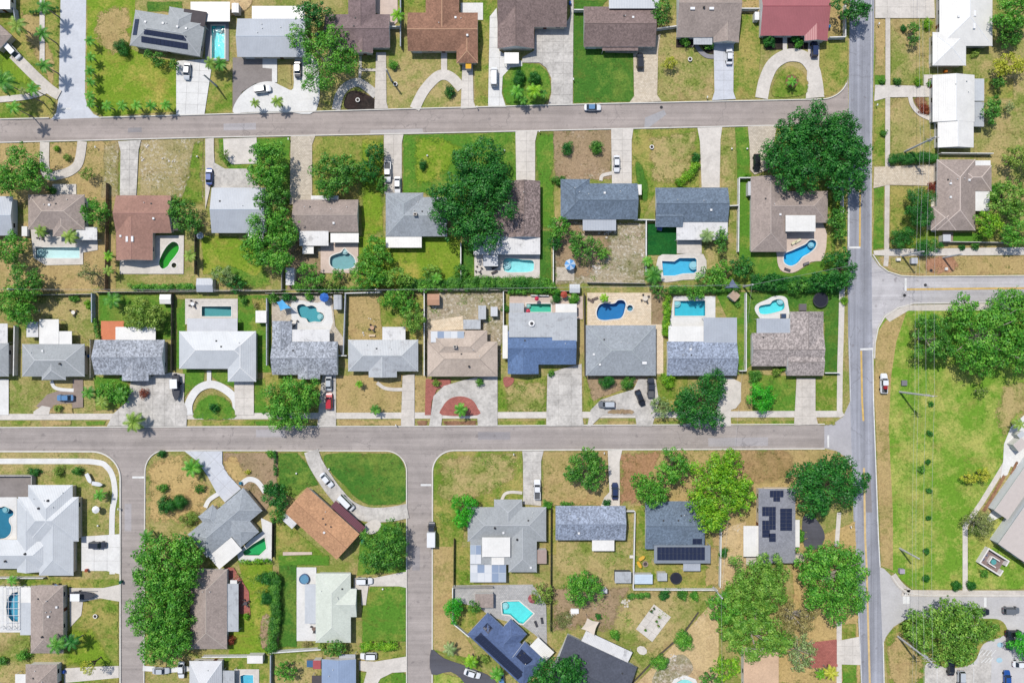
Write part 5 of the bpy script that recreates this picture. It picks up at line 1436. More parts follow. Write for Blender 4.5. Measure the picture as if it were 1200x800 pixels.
house('house', 'long white metal gabled house just below the large white house', (1118, 130), 0, 'mwhite', [(-25, -42, 24, 13, 'y00'), (-19, 6, 23, 43, 'y00')], [(24, -38, 36, -12, 'mlight', 2.4), (23, -11, 36, 18, 'mgrey', 2.35)], front='W', pitch=0.2)
house('house', 'dark taupe house with pale ridge lines beside the wide paver driveway', (1127, 228), 0, 'taupe', [(-29, -41, 16, 42, 'y11'), (-36, 14, 10, 42, 'x11'), (-5, -34, 35, -4, 'x11')], [(14, -4, 33, 19, 'white', 2.5), (15, -40, 34, -31, 'white', 2.6)], vents=[(-16, -12, 'v'), (6, -16, 'v'), (-16, 4, 'v')], caps=(222, 206, 196), front='W')
house('house', 'house corner with a pink brown roof at the upper left edge', (-6, 40), 42, 'taupe', [(-26, -12, 16, 14, 'x11')])
house('house', 'white flat roofed building in the very corner beside the palm walk', (0, 6), 0, 'white', [(-30, -20, 12, 5, 'F')])

# ---------------------------------------------------------------- between the streets, upper row
house('house', 'pale blue metal roofed house cut by the picture edge below the round tree', (-6, 252), 0, 'mblue', [(-40, -22, 21, 24, 'x00')], pitch=0.15, front='N')
house('house', 'taupe hip roofed house with pale ridges in front of the long cyan pool', (66, 249), 0, 'taupe', [(-33, -21, 33, 20, 'x11'), (-4, -4, 20, 28, 'y01')], [(22, 17, 47, 32, 'dirtywhite', 2.4)], vents=[(-5, -8, 'v')], caps=(206, 190, 178), front='N')
house('house', 'red brown house beside the kidney pool of green water', (170, 267), 0, 'redbrown', [(-34, -38, 31, 6, 'x00'), (-34, -12, 9, 38, 'y00')], [(16, -13, 38, 3, 'darkflat', 2.45)], vents=[(-18, 14, 'l'), (-11, 14, 'l'), (13, -10, 'v'), (-27, 10, 'v')], front='N')
house('house', 'pale blue metal house half covered by the tall green trees', (280, 247), 0, 'mblue', [(-32, -27, 31, 26, 'x00')], [(10, 24, 28, 36, 'white', 2.3)], front='N', pitch=0.2)
house('house', 'grey house with one sooty brown roof slope above the grey teal pool', (382, 254), 0, 'taupe', [(-38, -20, 38, 18, 'x00')], [(-31, 12, 3, 34, 'dirtywhite', 2.75), (5, 19, 38, 30, 'white', 2.4), (-28, 34, -15, 43, 'white', 2.2), (-18, -25, 14, -18, 'dirtywhite', 2.3)], vents=[(10, 8, 'v')], front='N')
house('house', 'grey hip roofed house beside the huge dark tree', (488, 253), 0, 'midgrey', [(-36, -22, 36, 24, 'x11'), (-36, -27, 8, 10, 'y10')], [(-36, 24, 6, 37, 'white', 2.45)], vents=[(0, 0, 'c')], front='N', caps=(176, 184, 188))
house('house', 'speckled brown house with a white patio roof half under the huge dark tree', (605, 244), 0, 'brownspeck', [(-10, -32, 28, 34, 'y00'), (-26, -5, 6, 33, 'x00')], [(-50, 32, 28, 54, 'dirtywhite', 2.5)], front='N')
house('house', 'slate blue house beside the bare sandy rear yard', (702, 235), 0, 'slate', [(-45, -20, 45, 22, 'x10'), (-45, -25, -11, 8, 'y10')], [(-19, 21, 20, 35, 'mblue', 2.45), (45, -19, 50, -7, 'white', 2.3)], vents=[(6, -8, 'v')], front='N')
house('house', 'slate gabled house beside the square of artificial turf', (810, 243), 0, 'slate', [(-42, -23, 43, 17, 'x00'), (-42, 0, -10, 23, 'x00')], [(-17, 17, 43, 38, 'dirtywhite', 2.45)], vents=[(22, 4, 'v')], front='N')
house('house', 'big taupe house on the corner under the spreading oak', (925, 251), 0, 'taupe', [(-45, -44, -3, 44, 'y01'), (-30, -27, 45, 10, 'x01')], [(-6, 2, 29, 21, 'white', 3.6)], caps=(190, 176, 168), front='N', vents=[(-12, 1, 'v')])

# ---------------------------------------------------------------- middle street, north side
house('house', 'grey house at the edge beside the white fence and pale driveway', (-10, 421), 0, 'grey', [(-40, -19, 20, 20, 'x11')], [(-30, -42, 18, -19, 'dirtywhite', 2.4)])
house('house', 'light grey hip roofed house with two white roofs stepped behind it', (63, 423), 0, 'grey', [(-37, -20, 36, 18, 'x11'), (-14, -4, 14, 22, 'y01')], [(-17, -49, 6, -20, 'white', 2.7), (6, -35, 21, -19, 'white', 2.6), (-33, -46, -19, -28, 'dirtywhite', 2.3)], vents=[(-11, -12, 'v'), (11, 3, 'd')], caps=(206, 208, 210))
house('house', 'blue grey speckled house beside the orange deck', (152, 421), 0, 'speck', [(-41, -23, 41, 18, 'x00'), (-9, 2, 22, 25, 'y00')], [(-17, -38, 30, -22, 'white', 2.5)])
house('house', 'white metal house with a long driveway and round front lawn', (255, 418), 0, 'mlight', [(-45, -30, 44, 14, 'x11'), (12, -30, 45, 29, 'y11')], [(-36, -45, 23, -29, 'lightgrey', 2.5)], pitch=0.3, caps=(240, 240, 240))
house('house', 'blue grey speckled house behind the clover shaped pool', (357, 410), 0, 'speck', [(-38, -10, 39, 29, 'x00'), (-38, -34, -15, 12, 'y00'), (-8, 4, 18, 34, 'y00')], [(-15, -24, 29, -9, 'dirtywhite', 2.5)])
house('house', 'pale grey metal house with a tan dirt rear yard', (449, 420), 0, 'mgrey', [(-41, -22, 41, 15, 'x11'), (-17, -5, 16, 22, 'y00')], [(-1, -37, 26, -21, 'dirtywhite', 2.5)], caps=(208, 212, 214))
house('house', 'beige house with grey roof panels above the red brick half circle', (542, 414), 0, 'beige', [(-41, -14, 41, 27, 'x11'), (-40, -27, 29, 12, 'x11')], [(-37, -26, 2, -13, 'poly', 3.35)], vents=[(-8, -8, 'c'), (8, 15, 'd')], caps=(178, 164, 152))
house('house', 'blue shingle house with a grey metal rear roof and round white vent', (635, 402), 0, 'blue', [(-40, -14, 40, 25, 'x00'), (-40, 6, -4, 36, 'y00')], [(-39, -36, 41, -7, 'mgrey', 3.5), (12, -8, 41, -2, 'mgrey', 3.48), (16, -46, 41, -36, 'white', 2.5), (-38, -47, -21, -36, 'mgrey', 2.5), (-46, -21, -40, 18, 'white', 2.3)], vents=[])
house('house', 'grey hip roofed house below the travertine pool deck', (727.5, 411), 0, 'midgrey', [(-41, -30, 41, 29, 'x11')], vents=[(-32, 4, 'v'), (27, 14, 's'), (-25, 16, 'v')], caps=(176, 184, 186), pitch=0.26)
house('house', 'blue speckled house with side by side white patio roofs', (822.5, 420), 0, 'bluespeck', [(-41, -20, 41, 20, 'x00')], [(-39, -38, 4, -19, 'white', 2.55), (2, -48, 41, -18, 'mblue', 2.75)], vents=[(-14, -11, 'v')])
house('house', 'taupe speckled house beside the trampoline', (923, 403), 0, 'taupespeck', [(-42, -13, 42, 26, 'x00'), (3, -38, 42, 12, 'y00'), (-1, 5, 42, 37, 'x00')], [(-36, -30, 4, -12, 'mblue', 2.5)], pitch=0.26)

# ---------------------------------------------------------------- south of the middle street
house('house', 'large pale grey hip roofed house around the curved pool', (50, 620), 0, 'mlight', [(-17, -52, 35, 16, 'y11'), (-29, -38, 42, 14, 'x11'), (-30, -36, -4, 50, 'y10'), (-90, 12, 30, 46, 'x11'), (-4, -10, 36, 54, 'y01')], vents=[(-1, -26, 'd'), (10, -35, 'd'), (-17, 27, 'd'), (-41, 36, 'd')], caps=(216, 220, 224), pitch=0.3)
house('house', 'brown hip roofed house with the screened pool cage', (55, 726), 0, 'taupe', [(-19, -40, 19, 39, 'y11')], [(-32, -38, -19, -20, 'white', 2.5), (-32, -20, -19, 18, 'mlight', 2.45)], vents=[(-1, 17, 'd'), (13, -16, 'v'), (5, -6, 'v')], caps=(190, 176, 166), front='E')
house('house', 'brown roofed house at the lower edge below the palm lawn', (48, 800), 0, 'taupe', [(-18, -22, 19, 30, 'y11')], [(-31, -10, -18, 20, 'white', 2.4)], front='E')
house('house', 'grey hip roofed house set diagonally beside the green water pool', (262, 614), -40, 'midgrey', [(-40, -18, 45, 17, 'x11'), (-2, -4, 26, 33.5, 'y01'), (-17, -26, 5, 6, 'y10')], [(-38, 16, -3, 37, 'white', 2.5)], caps=(178, 184, 190), front='N')
house('house', 'orange tan gabled house set diagonally with a maroon carport strip', (377.5, 613), 42, 'clay', [(-41, -20, 41, 20, 'x00')], [(-6, -30, 41, -21, 'maroon', 2.4), (-41, 18, -22, 29, 'dirtywhite', 2.3)], vents=[(9, 4, 'v')], front='N')
house('house', 'taupe house with a grey corrugated awning and red brick patio', (245, 714), 0, 'taupe', [(-22, -47, 21, 46, 'y11')], [(19, -30, 34, 26, 'mgrey', 2.4), (24, -34, 32, -30, 'white', 2.3)], caps=(190, 178, 168), front='W')
house('house', 'very pale green grey hip roofed house between two bright lawns', (391, 712.5), 0, 'palegreen', [(-21, -41, 20, 40, 'y11'), (-4, -23, 27, 10, 'x00')], [(-34, -28, -20, 18, 'mlight', 2.45)], front='E')
house('house', 'steel blue metal roof at the lower edge beside the curved driveway', (397, 800), 0, 'mblue2', [(-20, -28, 20, 40, 'y00')], [(-32, -8, -20, 30, 'darkflat', 2.3), (0, -33, 19, -28, 'mgrey', 2.3)], front='E', pitch=0.15)
house('house', 'pale lavender grey roof at the lower edge with the light blue pool', (240, 800), 0, 'lightgrey', [(-18, -26, 20, 30, 'x11')], [(20, -14, 34, 20, 'mgrey', 2.3)], front='N')
house('house', 'broad grey hip roofed house with a white flat roof and glazed patio panels', (594, 620), 0, 'grey', [(-46, -26, 46, 14, 'x11'), (-15, -35, 18, 4, 'y10'), (2, -6, 35, 50, 'y01'), (-43, 8, 4, 41, 'F', 0.12)], [(-29, 8, 4, 31, 'white', 3.75), (-18, 31, -3, 41, 'white', 3.0), (-43, 40, -1, 62, 'poly', 2.5), (-43, 18, -30, 40, 'poly', 2.95)], vents=[(-14, -3, 'd'), (12, 11, 'd'), (-4, 3, 'v'), (28, 44, 'v')], pitch=0.26, front='N')
house('house', 'blue grey speckled gabled house below the spiky green tree', (692, 612.5), 0, 'bluespeck', [(-41, -20, 41, 20, 'x00')], [(2, 20, 28, 33, 'white', 2.4)], vents=[(-14, 11, 'v')], front='N')
house('house', 'slate house with a dark solar array along its flat rear roof', (793, 621), 0, 'slate', [(-37, -34, 32, 22, 'x00')], [(-27, 17, 39, 38, 'pewter', 3.2), (8, 37, 28, 48, 'mblue', 2.4)], pitch=0.2, front='N', solar=[(18, 9, 33, 16)])
house('house', 'flat grey house with three dark solar arrays beside the dark oak', (909.5, 616), 0, 'ashgrey', [(-21, -44, 22, 43, 'F', 0.3)], [(-38, 0, -20, 36, 'white', 2.5), (22, -7, 28, 25, 'white', 2.4)], solar=[(-8, -42, 8, -34), (-4, -34, 4, -29), (-17, -23, -1, -12), (-9, -12, -1, -7), (-17, -7, -1, 4), (-17, 4, -8, 13), (-9, 8, -1, 18), (4, -21, 18, 5)], front='W', caps=(190, 190, 190))
house('house', 'navy house set diagonally under black solar panels beside the turquoise pool', (595, 764), 43, 'navy', [(-49, -18, 40, 17, 'x11'), (-24, -31, 2, 0, 'y10'), (6, -23, 40, 16.5, 'x01')], [(14, -37, 40, -23, 'white', 2.5)], solar=[(-40, 3, 30, 15), (-42, -10, -33, -2), (8, -15, 26, -5)], front='S')
house('house', 'dark slate house set askew behind the beige shade sail', (697, 779), 25, 'dark', [(-44, -19, 46, 40, 'x00')], [(-26, -32, 34, -19, 'dirtywhite', 2.45)], front='S')
house('house', 'tan flat roofed building at the lower edge behind the olive trees', (892, 790), 0, 'tan', [(-21, -28, 20, 40, 'F', 0.3)], front='E', cat='building')
house('church_hall', 'beige flat roofed hall set diagonally at the edge of the big green', (1181, 607), -55, 'commercial', [(-2, -20, 100, -1, 'F', 0.6), (-32, 3, 100, 90, 'F', 1.6)], front='W', cat='building')
def roof_array(parent_label, x0, y0, x1, y1, z, nx, ny):
    root = [o for o in bpy.data.objects if o.get('label') == parent_label][0]
    arr = put('solar_array', None, root)
    for a in range(nx):
        for b in range(ny):
            ax, ay = W(x0 + (x1 - x0) * a / nx, y1 - (y1 - y0) * b / ny, z); bx, by = W(x0 + (x1 - x0) * (a + 1) / nx, y1 - (y1 - y0) * (b + 1) / ny, z)
            m = MB(); m.box(ax - root.location.x + .03, ay - root.location.y + .03, z + .04, bx - root.location.x - .03, by - root.location.y - .03, z + .1); m.build('solar_panel', SOLAR, arr)
roof_array('slate house with a dark solar array along its flat rear roof', 770, 640.5, 826, 656, 3.25, 12, 2)
def grey_vent():
    root = [o for o in bpy.data.objects if o.get('label') == 'blue shingle house with a grey metal rear roof and round white vent'][0]
    x, y = W(623, 379, 3.5); m = MB(); m.cyl(x - root.location.x, y - root.location.y, 3.5, 3.95, .85, 22); t = m.build('turbine_vent', plain((246, 246, 246), .4, .02), root)
    m = MB(); m.cyl(x - root.location.x, y - root.location.y, 3.9, 4.1, .45, 16); m.build('hub', plain((60, 60, 64), .5, 0), t)
grey_vent()
# ---------------------------------------------------------------- big trees
T = tree
T(958, 176, 62, 50, 11, 'dark', 'huge spreading dark oak on the corner by the main road', extra=[(-38, 8, 28), (30, 10, 34), (34, 36, 22), (-22, 30, 24), (2, -26, 30), (-26, -22, 24), (30, -24, 24)])
T(556, 236, 46, 46, 12, 'dark', 'huge dark oak towering over the speckled brown house', extra=[(4, -46, 32), (16, -22, 34), (-18, 18, 32), (10, 36, 26), (-36, 0, 20)])
T(314, 192, 22, 28, 9, 'bright', 'tall bright green tree at the street end of the tree column', extra=[(-10, 14, 16), (6, 18, 16), (8, -14, 14)])
T(322, 235, 17, 22, 8, 'mid', 'slim tree in the middle of the column over the metal roof', extra=[(-14, 2, 10)])
T(314, 282, 33, 32, 10, 'bright', 'broad green tree at the garden end of the tree column', extra=[(16, -16, 22), (-16, 8, 20), (14, 24, 16)], group=None)
T(378, 68, 30, 34, 9, 'bright', 'open loose crowned tree in front of the mauve brown house', extra=[(28, 2, 20), (-28, -24, 16), (-10, 28, 16), (14, -24, 16)], cover=0.72, bare=2)
T(366, 16, 22, 18, 9, 'dark', 'dark round tree behind the pale blue metal house')
T(392, 206, 26, 26, 7, 'mid', 'grey green open tree on the lawn beside the speckled driveway', extra=[(-10, 16, 12), (14, -14, 12)], cover=1.25)
T(432, 200, 15, 16, 6, 'dark', 'dense dark tree by the white pickup driveway', extra=[(8, -22, 12)])
T(24, 196, 28, 30, 9, 'bright', 'big fresh green tree at the picture edge below the palm walk', extra=[(20, 10, 18), (-16, 16, 18)])
T(10, 292, 21, 22, 8, 'bright', 'broad green tree beside the long cyan pool')
T(28, 324, 20, 17, 8, 'mid', 'tree leaning over the rear fence beside the shaded yard', extra=[(14, 8, 10)])
T(12, 355, 22, 22, 8, 'bright', 'fresh green tree behind the grey house at the edge', extra=[(14, 14, 16), (20, -14, 14)])
T(112, 247, 17, 17, 7, 'bright', 'round bright tree between the taupe and red brown houses')
T(214, 252, 18, 18, 7, 'mid', 'tree beside the red brown house wing', extra=[(12, 10, 12), (-8, -12, 9)])
T(341, 470, 32, 33, 8, 'bright', 'full round tree overhanging the middle street', extra=[(-12, 12, 22), (16, -8, 20)])
T(820, 468, 30, 32, 8, 'dark', 'dense dark tree standing in front of the blue speckled house', extra=[(-16, 12, 18), (18, -20, 16), (14, 20, 16)])
T(892, 466, 19, 19, 5, 'vivid', 'perfectly round vivid green tree on the small lawn')
T(791, 545, 22, 22, 8, 'bright', 'bright tree close to the middle street beside the red mulch', extra=[(-8, 10, 14)])
T(761, 575, 20, 22, 8, 'bright', 'bright tree over the corner of the slate solar house', extra=[(-14, -12, 10), (10, 4, 14)])
T(842, 575, 42, 42, 10, 'lime', 'large yellow green tree beside the slate solar house', extra=[(-14, 28, 20), (10, -30, 20), (24, 6, 20)])
T(969, 568, 40, 36, 10, 'dark', 'dark glossy oak spreading over the main road edge', extra=[(32, -2, 18), (-22, -10, 22), (-14, 20, 20), (8, -24, 16)])
T(974, 680, 44, 46, 10, 'bright', 'large bright tree with pale branches beside the main road', extra=[(-20, -22, 22), (22, 16, 24), (18, -24, 18)], bare=8)
T(884, 680, 34, 34, 9, 'fresh', 'olive green tree against the flat solar house', extra=[(-18, 22, 22), (22, -10, 20), (18, 18, 22)])
T(850, 712, 24, 20, 8, 'bright', 'green tree where the white fence lines meet')
T(884, 745, 40, 28, 8, 'fresh', 'broad ragged tree above the tan flat roof', extra=[(28, 6, 20), (-26, -8, 18), (0, -26, 24)], bare=2)
T(930, 722, 28, 24, 8, 'brown', 'half bare brownish tree next to the road side oak', cover=1.3, bare=6)
T(852, 782, 17, 16, 6, 'lime', 'small lime tree beside the tan flat roof')
T(938, 765, 20, 22, 6, 'grey', 'sparse pale tree by the red paved yard', cover=0.9, bare=3)
T(833, 796, 14, 12, 6, 'mid', 'green tree at the lower edge beside the octagonal pool')
T(194, 662, 40, 40, 10, 'bright', 'large bright tree overhanging the side street', extra=[(20, -18, 22), (-18, 16, 22), (24, 10, 20), (2, 30, 24), (-20, -14, 18)])
T(182, 716, 36, 32, 9, 'bright', 'mid green tree in the street side row', extra=[(20, 6, 22), (-16, 12, 18), (22, -16, 22), (10, 24, 24)])
T(196, 756, 30, 24, 8, 'bright', 'tree at the lower end of the street side row', extra=[(-20, 8, 16), (14, -10, 16)])
T(446, 640, 26, 26, 8, 'mid', 'thick tree by the white van driveway', extra=[(14, -16, 16), (-12, 16, 16), (14, 14, 16)])
T(686, 550, 24, 24, 7, 'mid', 'spiky dark tree on the dry lawn by the middle street', extra=[(4, -18, 10), (-16, 4, 10), (16, -2, 10), (8, 16, 10)])
T(545, 592, 16, 15, 6, 'vivid', 'bright dense tree at the corner of the broad grey house', extra=[(-4, 16, 12)])
T(683, 690, 24, 23, 7, 'bright', 'round bright tree in the dry rear yard behind the speckled house')
T(1152, 395, 44, 40, 11, 'bright', 'vast bright oak in the big green by the cross street', extra=[(30, -30, 26), (-24, -28, 22), (40, 16, 28), (-6, 26, 24), (44, -10, 26)], bare=8)
T(1092, 396, 24, 28, 9, 'mid', 'shady tree under the power lines beside the vast oak', extra=[(-8, -16, 14), (10, 14, 16)], bare=3)
T(1190, 350, 20, 16, 8, 'bright', 'bright tree at the picture edge along the cross street')
T(1150, 458, 9, 6, 4, 'olive', 'thin little tree with a bare trunk below the vast oak', cover=0.7, bare=4)
T(1110, 744, 42, 38, 9, 'fresh', 'wide olive green oak on the parking lot island', extra=[(-24, -10, 24), (22, -14, 24), (18, 18, 20), (0, -34, 14)], bare=5)
T(1154, 738, 20, 14, 5, 'fresh', 'low tree at the tip of the parking lot island')
T(1202, 757, 20, 19, 6, 'vivid', 'rounded vivid green tree at the picture edge in the parking lot')
T(654, 792, 34, 24, 9, 'dark', 'dark tree at the lower edge between the navy and slate houses', extra=[(16, -8, 18), (-18, 6, 16)])
T(1190, 14, 26, 22, 9, 'bright', 'green tree beside the large white house', extra=[(-10, 10, 14)])
T(1184, 44, 16, 12, 5, 'mid', 'low green tree in the shade by the white house')
T(1184, 76, 22, 14, 6, 'yellow', 'yellow green tree in the garden below the white house', extra=[(-12, 6, 9)])
T(1162, 132, 12, 15, 6, 'mid', 'tree behind the grey awning of the long white house', extra=[(4, -12, 7)])
T(1182, 126, 6, 7, 3.5, 'grey', 'small grey green tree along the garden path', cover=0.8)
T(1196, 186, 22, 16, 7, 'olive', 'olive tree at the edge behind the dark taupe house')
T(1182, 232, 22, 24, 8, 'fresh', 'feathery tree touching the dark taupe house garden', extra=[(10, 14, 14)])
T(1160, 262, 18, 16, 6, 'lime', 'lime tree at the rear corner of the dark taupe house')
T(1192, 272, 18, 18, 7, 'bright', 'bright tree at the edge above the sandy strip', extra=[(-8, 8, 10)])
T(1074, 240, 20, 22, 7, 'box', 'very dark round tree under the power lines', extra=[(10, 14, 14)])
T(1057, 278, 16, 15, 4.5, 'box', 'dome clipped dark tree beside the pavement')
T(1086, 289, 18, 10, 4, 'box', 'low dark tree beside the clipped dome')
T(165, 368, 22, 20, 6, 'olive', 'dense olive tree behind the white patio with orange deck', extra=[(14, 4, 14)], cover=1.2)
T(442, 299, 17, 16, 6, 'bright', 'tree behind the grey teal pool', extra=[(-2, -14, 11)])
T(428, 322, 20, 17, 7, 'bright', 'leafy tree at the rear fence behind the pink deck', extra=[(14, 4, 10)])
T(464, 326, 16, 12, 6, 'fresh', 'olive tree at the edge of the lime green rear lawn', extra=[(14, 2, 8)])
T(462, 350, 18, 12, 6, 'bright', 'bright tree just beyond the rear fence over the tan yard', extra=[(16, 8, 12)])
T(484, 374, 16, 16, 6, 'fresh', 'olive tree in the corner of the tan yard')
T(426, 306, 8, 10, 4, 'mid', 'small tree hugging the grey teal pool corner')
T(352, 336, 10, 6, 3.5, 'bright', 'low tree at the fence end by the narrow white shed')
T(506, 318, 12, 8, 3.5, 'fresh', 'low bushy tree on the lime green rear lawn')
T(540, 318, 9, 9, 3.5, 'mid', 'small tree at the lower end of the white fence by the lime lawn')
T(446, 326, 12, 11, 5, 'bright', 'small tree in the gap beside the olive rear tree')
T(772, 340, 10, 9, 4, 'mid', 'small tree between the big palm and yellow green hedge')
T(814, 345, 11, 8, 4, 'bright', 'broad leaved tree over the rear wall of the wide teal pool')
T(576, 331, 10, 8, 3.2, 'mid', 'bushy tree rising from the long hedge below the loungers')
T(612, 332, 10, 8, 3.4, 'dark', 'dark bushy tree rising from the long hedge below the pale pool')
T(642, 334, 9, 8, 3.6, 'bright', 'bright bushy tree at the end of the long hedge by the white shed')
T(904, 330, 15, 11, 4.2, 'dark', 'dark bushy tree in the thick hedge nearest the peanut pool')
T(936, 336, 13, 10, 4.0, 'mid', 'mid green bushy tree in the thick hedge above the trampoline')
T(958, 329, 13, 11, 4.4, 'dark', 'dark bushy tree in the thick hedge below the angled pool')
T(498, 336, 11, 7, 3.2, 'bright', 'bushy tree at the start of the long hedge by the lime lawn')
T(378, 340, 9, 6, 3, 'mid', 'low bushy tree at the fence between the pink deck and clover pool')
T(396, 322, 9, 8, 4, 'bright', 'leafy tree at the foot of the pink pool deck')
T(474, 342, 11, 7, 4, 'mid', 'tree straddling the fence above the tan yard')
T(364, 322, 16, 16, 6, 'bright', 'bright tree beside the small white shed slab')
T(390, 334, 10, 7, 4, 'olive', 'small olive tree at the end of the pink pool deck')
T(262, 322, 14, 12, 5, 'grey', 'spiky grey green tree beside the pale blue shed', cover=1.3)
T(276, 333, 12, 10, 4, 'dark', 'dark low tree on the olive rear lawn')
T(104, 320, 13, 12, 6, 'thin', 'thin leafless looking tree in the dry rear yard', cover=1.0, bare=5)
T(656, 266, 15, 14, 5, 'bright', 'tree at the head of the bare sandy rear yard')
T(684, 290, 18, 16, 6, 'mid', 'clumpy tree in the middle of the bare sandy rear yard', extra=[(-8, -10, 10)])
T(705, 296, 9, 9, 4, 'bright', 'small round tree in the bare sandy rear yard')
T(846, 282, 9, 16, 6, 'mid', 'narrow tree at the patio of the turf house')
T(836, 324, 20, 14, 5, 'bright', 'large leaved banana clump tree behind the stepped blue pool', extra=[(12, -10, 10)])
T(868, 312, 15, 14, 5, 'dark', 'dark tree beside the deep green side lawn')
T(985, 316, 20, 22, 6, 'dark', 'dark bushy tree against the main road behind the angled pool', extra=[(4, -16, 10), (-8, 14, 14)])
T(980, 258, 12, 14, 5, 'mid', 'tree beside the main road stop line', extra=[(4, -8, 8), (4, 16, 8)])
T(428, 208, 12, 10, 5, 'mid', 'small green tree beside the dense dark one')
T(334, 786, 13, 12, 5, 'bright', 'round bright tree inside the blue fenced corner yard')
T(392, 760, 15, 10, 5, 'mid', 'tree between the pale green house and the steel blue roof')
T(106, 779, 9, 9, 7.5, 'yellow', 'pale young tree on a tall thin trunk beside the concrete drive', cover=0.7)
T(532, 714, 12, 17, 5, 'vivid', 'oval dense tree on the verge beside the navy solar house')
T(636, 696, 15, 13, 5, 'olive', 'dark leaved tree at the corner of the turquoise pool', cover=0.8)
T(556, 710, 8, 8, 3.5, 'mid', 'small tree beside the brown roofed shed')
T(322, 580, 16, 14, 5, 'dark', 'dark tree beside the grey diagonal house', extra=[(6, 10, 10), (-6, -8, 9)])
T(326, 604, 10, 9, 4, 'mid', 'mid green tree behind the orange tan house corner')
T(785, 74, 9, 8, 3.5, 'yellow', 'small yellow green tree on the dry lawn by the paver driveway')
T(774, 14, 14, 16, 5, 'mid', 'tree between the brown house and the taupe house with skylights')
T(994, 10, 22, 14, 8, 'dark', 'dark tree overhanging the main road at the upper edge', extra=[(14, 4, 14)])
T(774, 477, 14, 13, 4.5, 'grey', 'pale leaved tree beside the dense dark tree', cover=1.5)
T(1070, 33, 7, 7, 4, 'mid', 'small tree on the front lawn of the white house', extra=[(1, 14, 7)])
T(1136, 560, 9, 8, 4, 'yellow', 'yellow green small tree by the hall path, farther from the hall')
T(1152, 556, 9, 9, 4, 'yellow', 'yellow green small tree touching the hall path')
T(1148, 612, 20, 16, 6, 'thin', 'sparse grey tree at the corner of the hall', cover=1.8, bare=8)
T(128, 458, 16, 14, 4, 'bright', 'leafy garden tree in front of the orange deck house', extra=[(14, 4, 12)], cover=0.9)
T(650, 284, 9, 10, 4, 'dark', 'dark little tree by the white side fence')
T(300, 176, 9, 7, 4, 'dark', 'dark feathery tree beside the grey parking pad', cover=0.8)
T(262, 181, 8, 7, 3.5, 'olive', 'loose olive tree on the grey parking pad edge', cover=0.8)
T(102, 204, 9, 8, 4, 'olive', 'olive tree with a thin shadow on the dry lawn', cover=0.8)
T(203, 232, 7, 5, 3, 'olive', 'low olive tree at the red brown house front')
T(1170, 96, 9, 8, 4, 'mid', 'green tree shading the yellow garden')
T(448, 216, 8, 10, 4, 'mid', 'slender tree along the pickup driveway')
T(186, 70, 9, 9, 3.5, 'mid', 'loose tree at the front of the solar panel house', extra=[(-12, -6, 6)])
T(204, 76, 6, 7, 3, 'mid', 'small tree by the solar house driveway')

# ---------------------------------------------------------------- hedges
hedge([(470, 333), (560, 332), (645, 332)], 16, 2.4, 'mid', 'long dense hedge along the rear fence behind the speckled brown house')
hedge([(596, 341), (655, 341)], 7, 2.0, 'bright', 'narrow bright hedge behind the green teal pool')
hedge([(880, 330), (930, 333), (985, 332)], 20, 2.4, 'dark', 'thick dark hedge between the angled pool and the peanut pool')
hedge([(784, 340), (840, 338), (866, 336)], 10, 2.4, 'mid', 'leafy hedge along the rear of the wide teal pool')
hedge([(781, 346), (780, 392)], 9, 2.2, 'lime', 'yellow green hedge beside the travertine deck')
hedge([(352, 339), (440, 338)], 6, 2.0, 'mid', 'hedge running along the fence behind the clover pool')
hedge([(154, 337), (228, 336)], 8, 2.2, 'bright', 'bright hedge behind the kidney pool yard')
hedge([(1043, 186), (1096, 184)], 12, 2.2, 'box', 'clipped dark hedge beside the wide paver driveway')
hedge([(424, 757), (466, 755)], 11, 1.8, 'lime', 'lime hedge between the bright front lawn and curved driveway')
hedge([(322, 670), (324, 720), (318, 762)], 13, 2.6, 'mid', 'tall shaggy hedge between the brick patio yard and mown strip')
hedge([(322, 528.5), (323, 556)], 4.5, 1.2, 'box', 'short dark clipped hedge beside the middle street lawn')
hedge([(795, 216), (808, 204), (816, 192)], 11, 1.6, 'lime', 'curved yellow green hedge by the slate turf house driveway')
hedge([(281, 657), (318, 656)], 6, 1.4, 'lime', 'low lime hedge below the green water pool')
hedge([(36, 15), (70, 10)], 4, 1.2, 'box', 'thin dark hedge at the head of the palm walk')
hedge([(111, 374), (115, 396)], 5, 1.6, 'mid', 'short green hedge by the orange deck')
hedge([(736, 698), (760, 696)], 7, 1.8, 'mid', 'green hedge below the white fence behind the trampoline')
hedge([(976, 225), (976, 300)], 5, 1.2, 'olive', 'olive hedge against the main road fence')

# ---------------------------------------------------------------- palms
pw = 'palms lining the side path'
for x, y, d in ((50, 40, 'palm standing halfway along the side path by the alley'), (52, 77, 'palm nearest the driveway along the side path by the alley'), (52, 8, 'palm at the head of the side path by the alley')): palm(x, y, 10, 6, d, pw, 'mid', 8)
palm(3, 96, 15, 8, 'big full palm at the picture edge by the upper street', None, 'mid', 13); palm(26, 107, 5, 9, 'slim small headed palm leaning over the dry corner', None, 'thin', 7)
palm(38, 104, 9, 7, 'palm beside the diagonal drive at the street corner', None, 'bright', 8); palm(16, 126, 9, 8, 'palm closest to the street at the dry corner', None, 'bright', 8); palm(20, 30, 12, 5, 'palm spreading over the fence corner', None, 'olive', 9)
for i, x in enumerate((125, 143, 160, 177, 194)): palm(x, 124 - i * 0.2, 7, 3.2, 'small palm in the street side row of the corner lawn, ' + ('nearest the alley', 'second from the alley', 'third from the alley', 'fourth from the alley', 'nearest the wide white drive')[i], 'palms along the corner lawn', 'bright', 9)
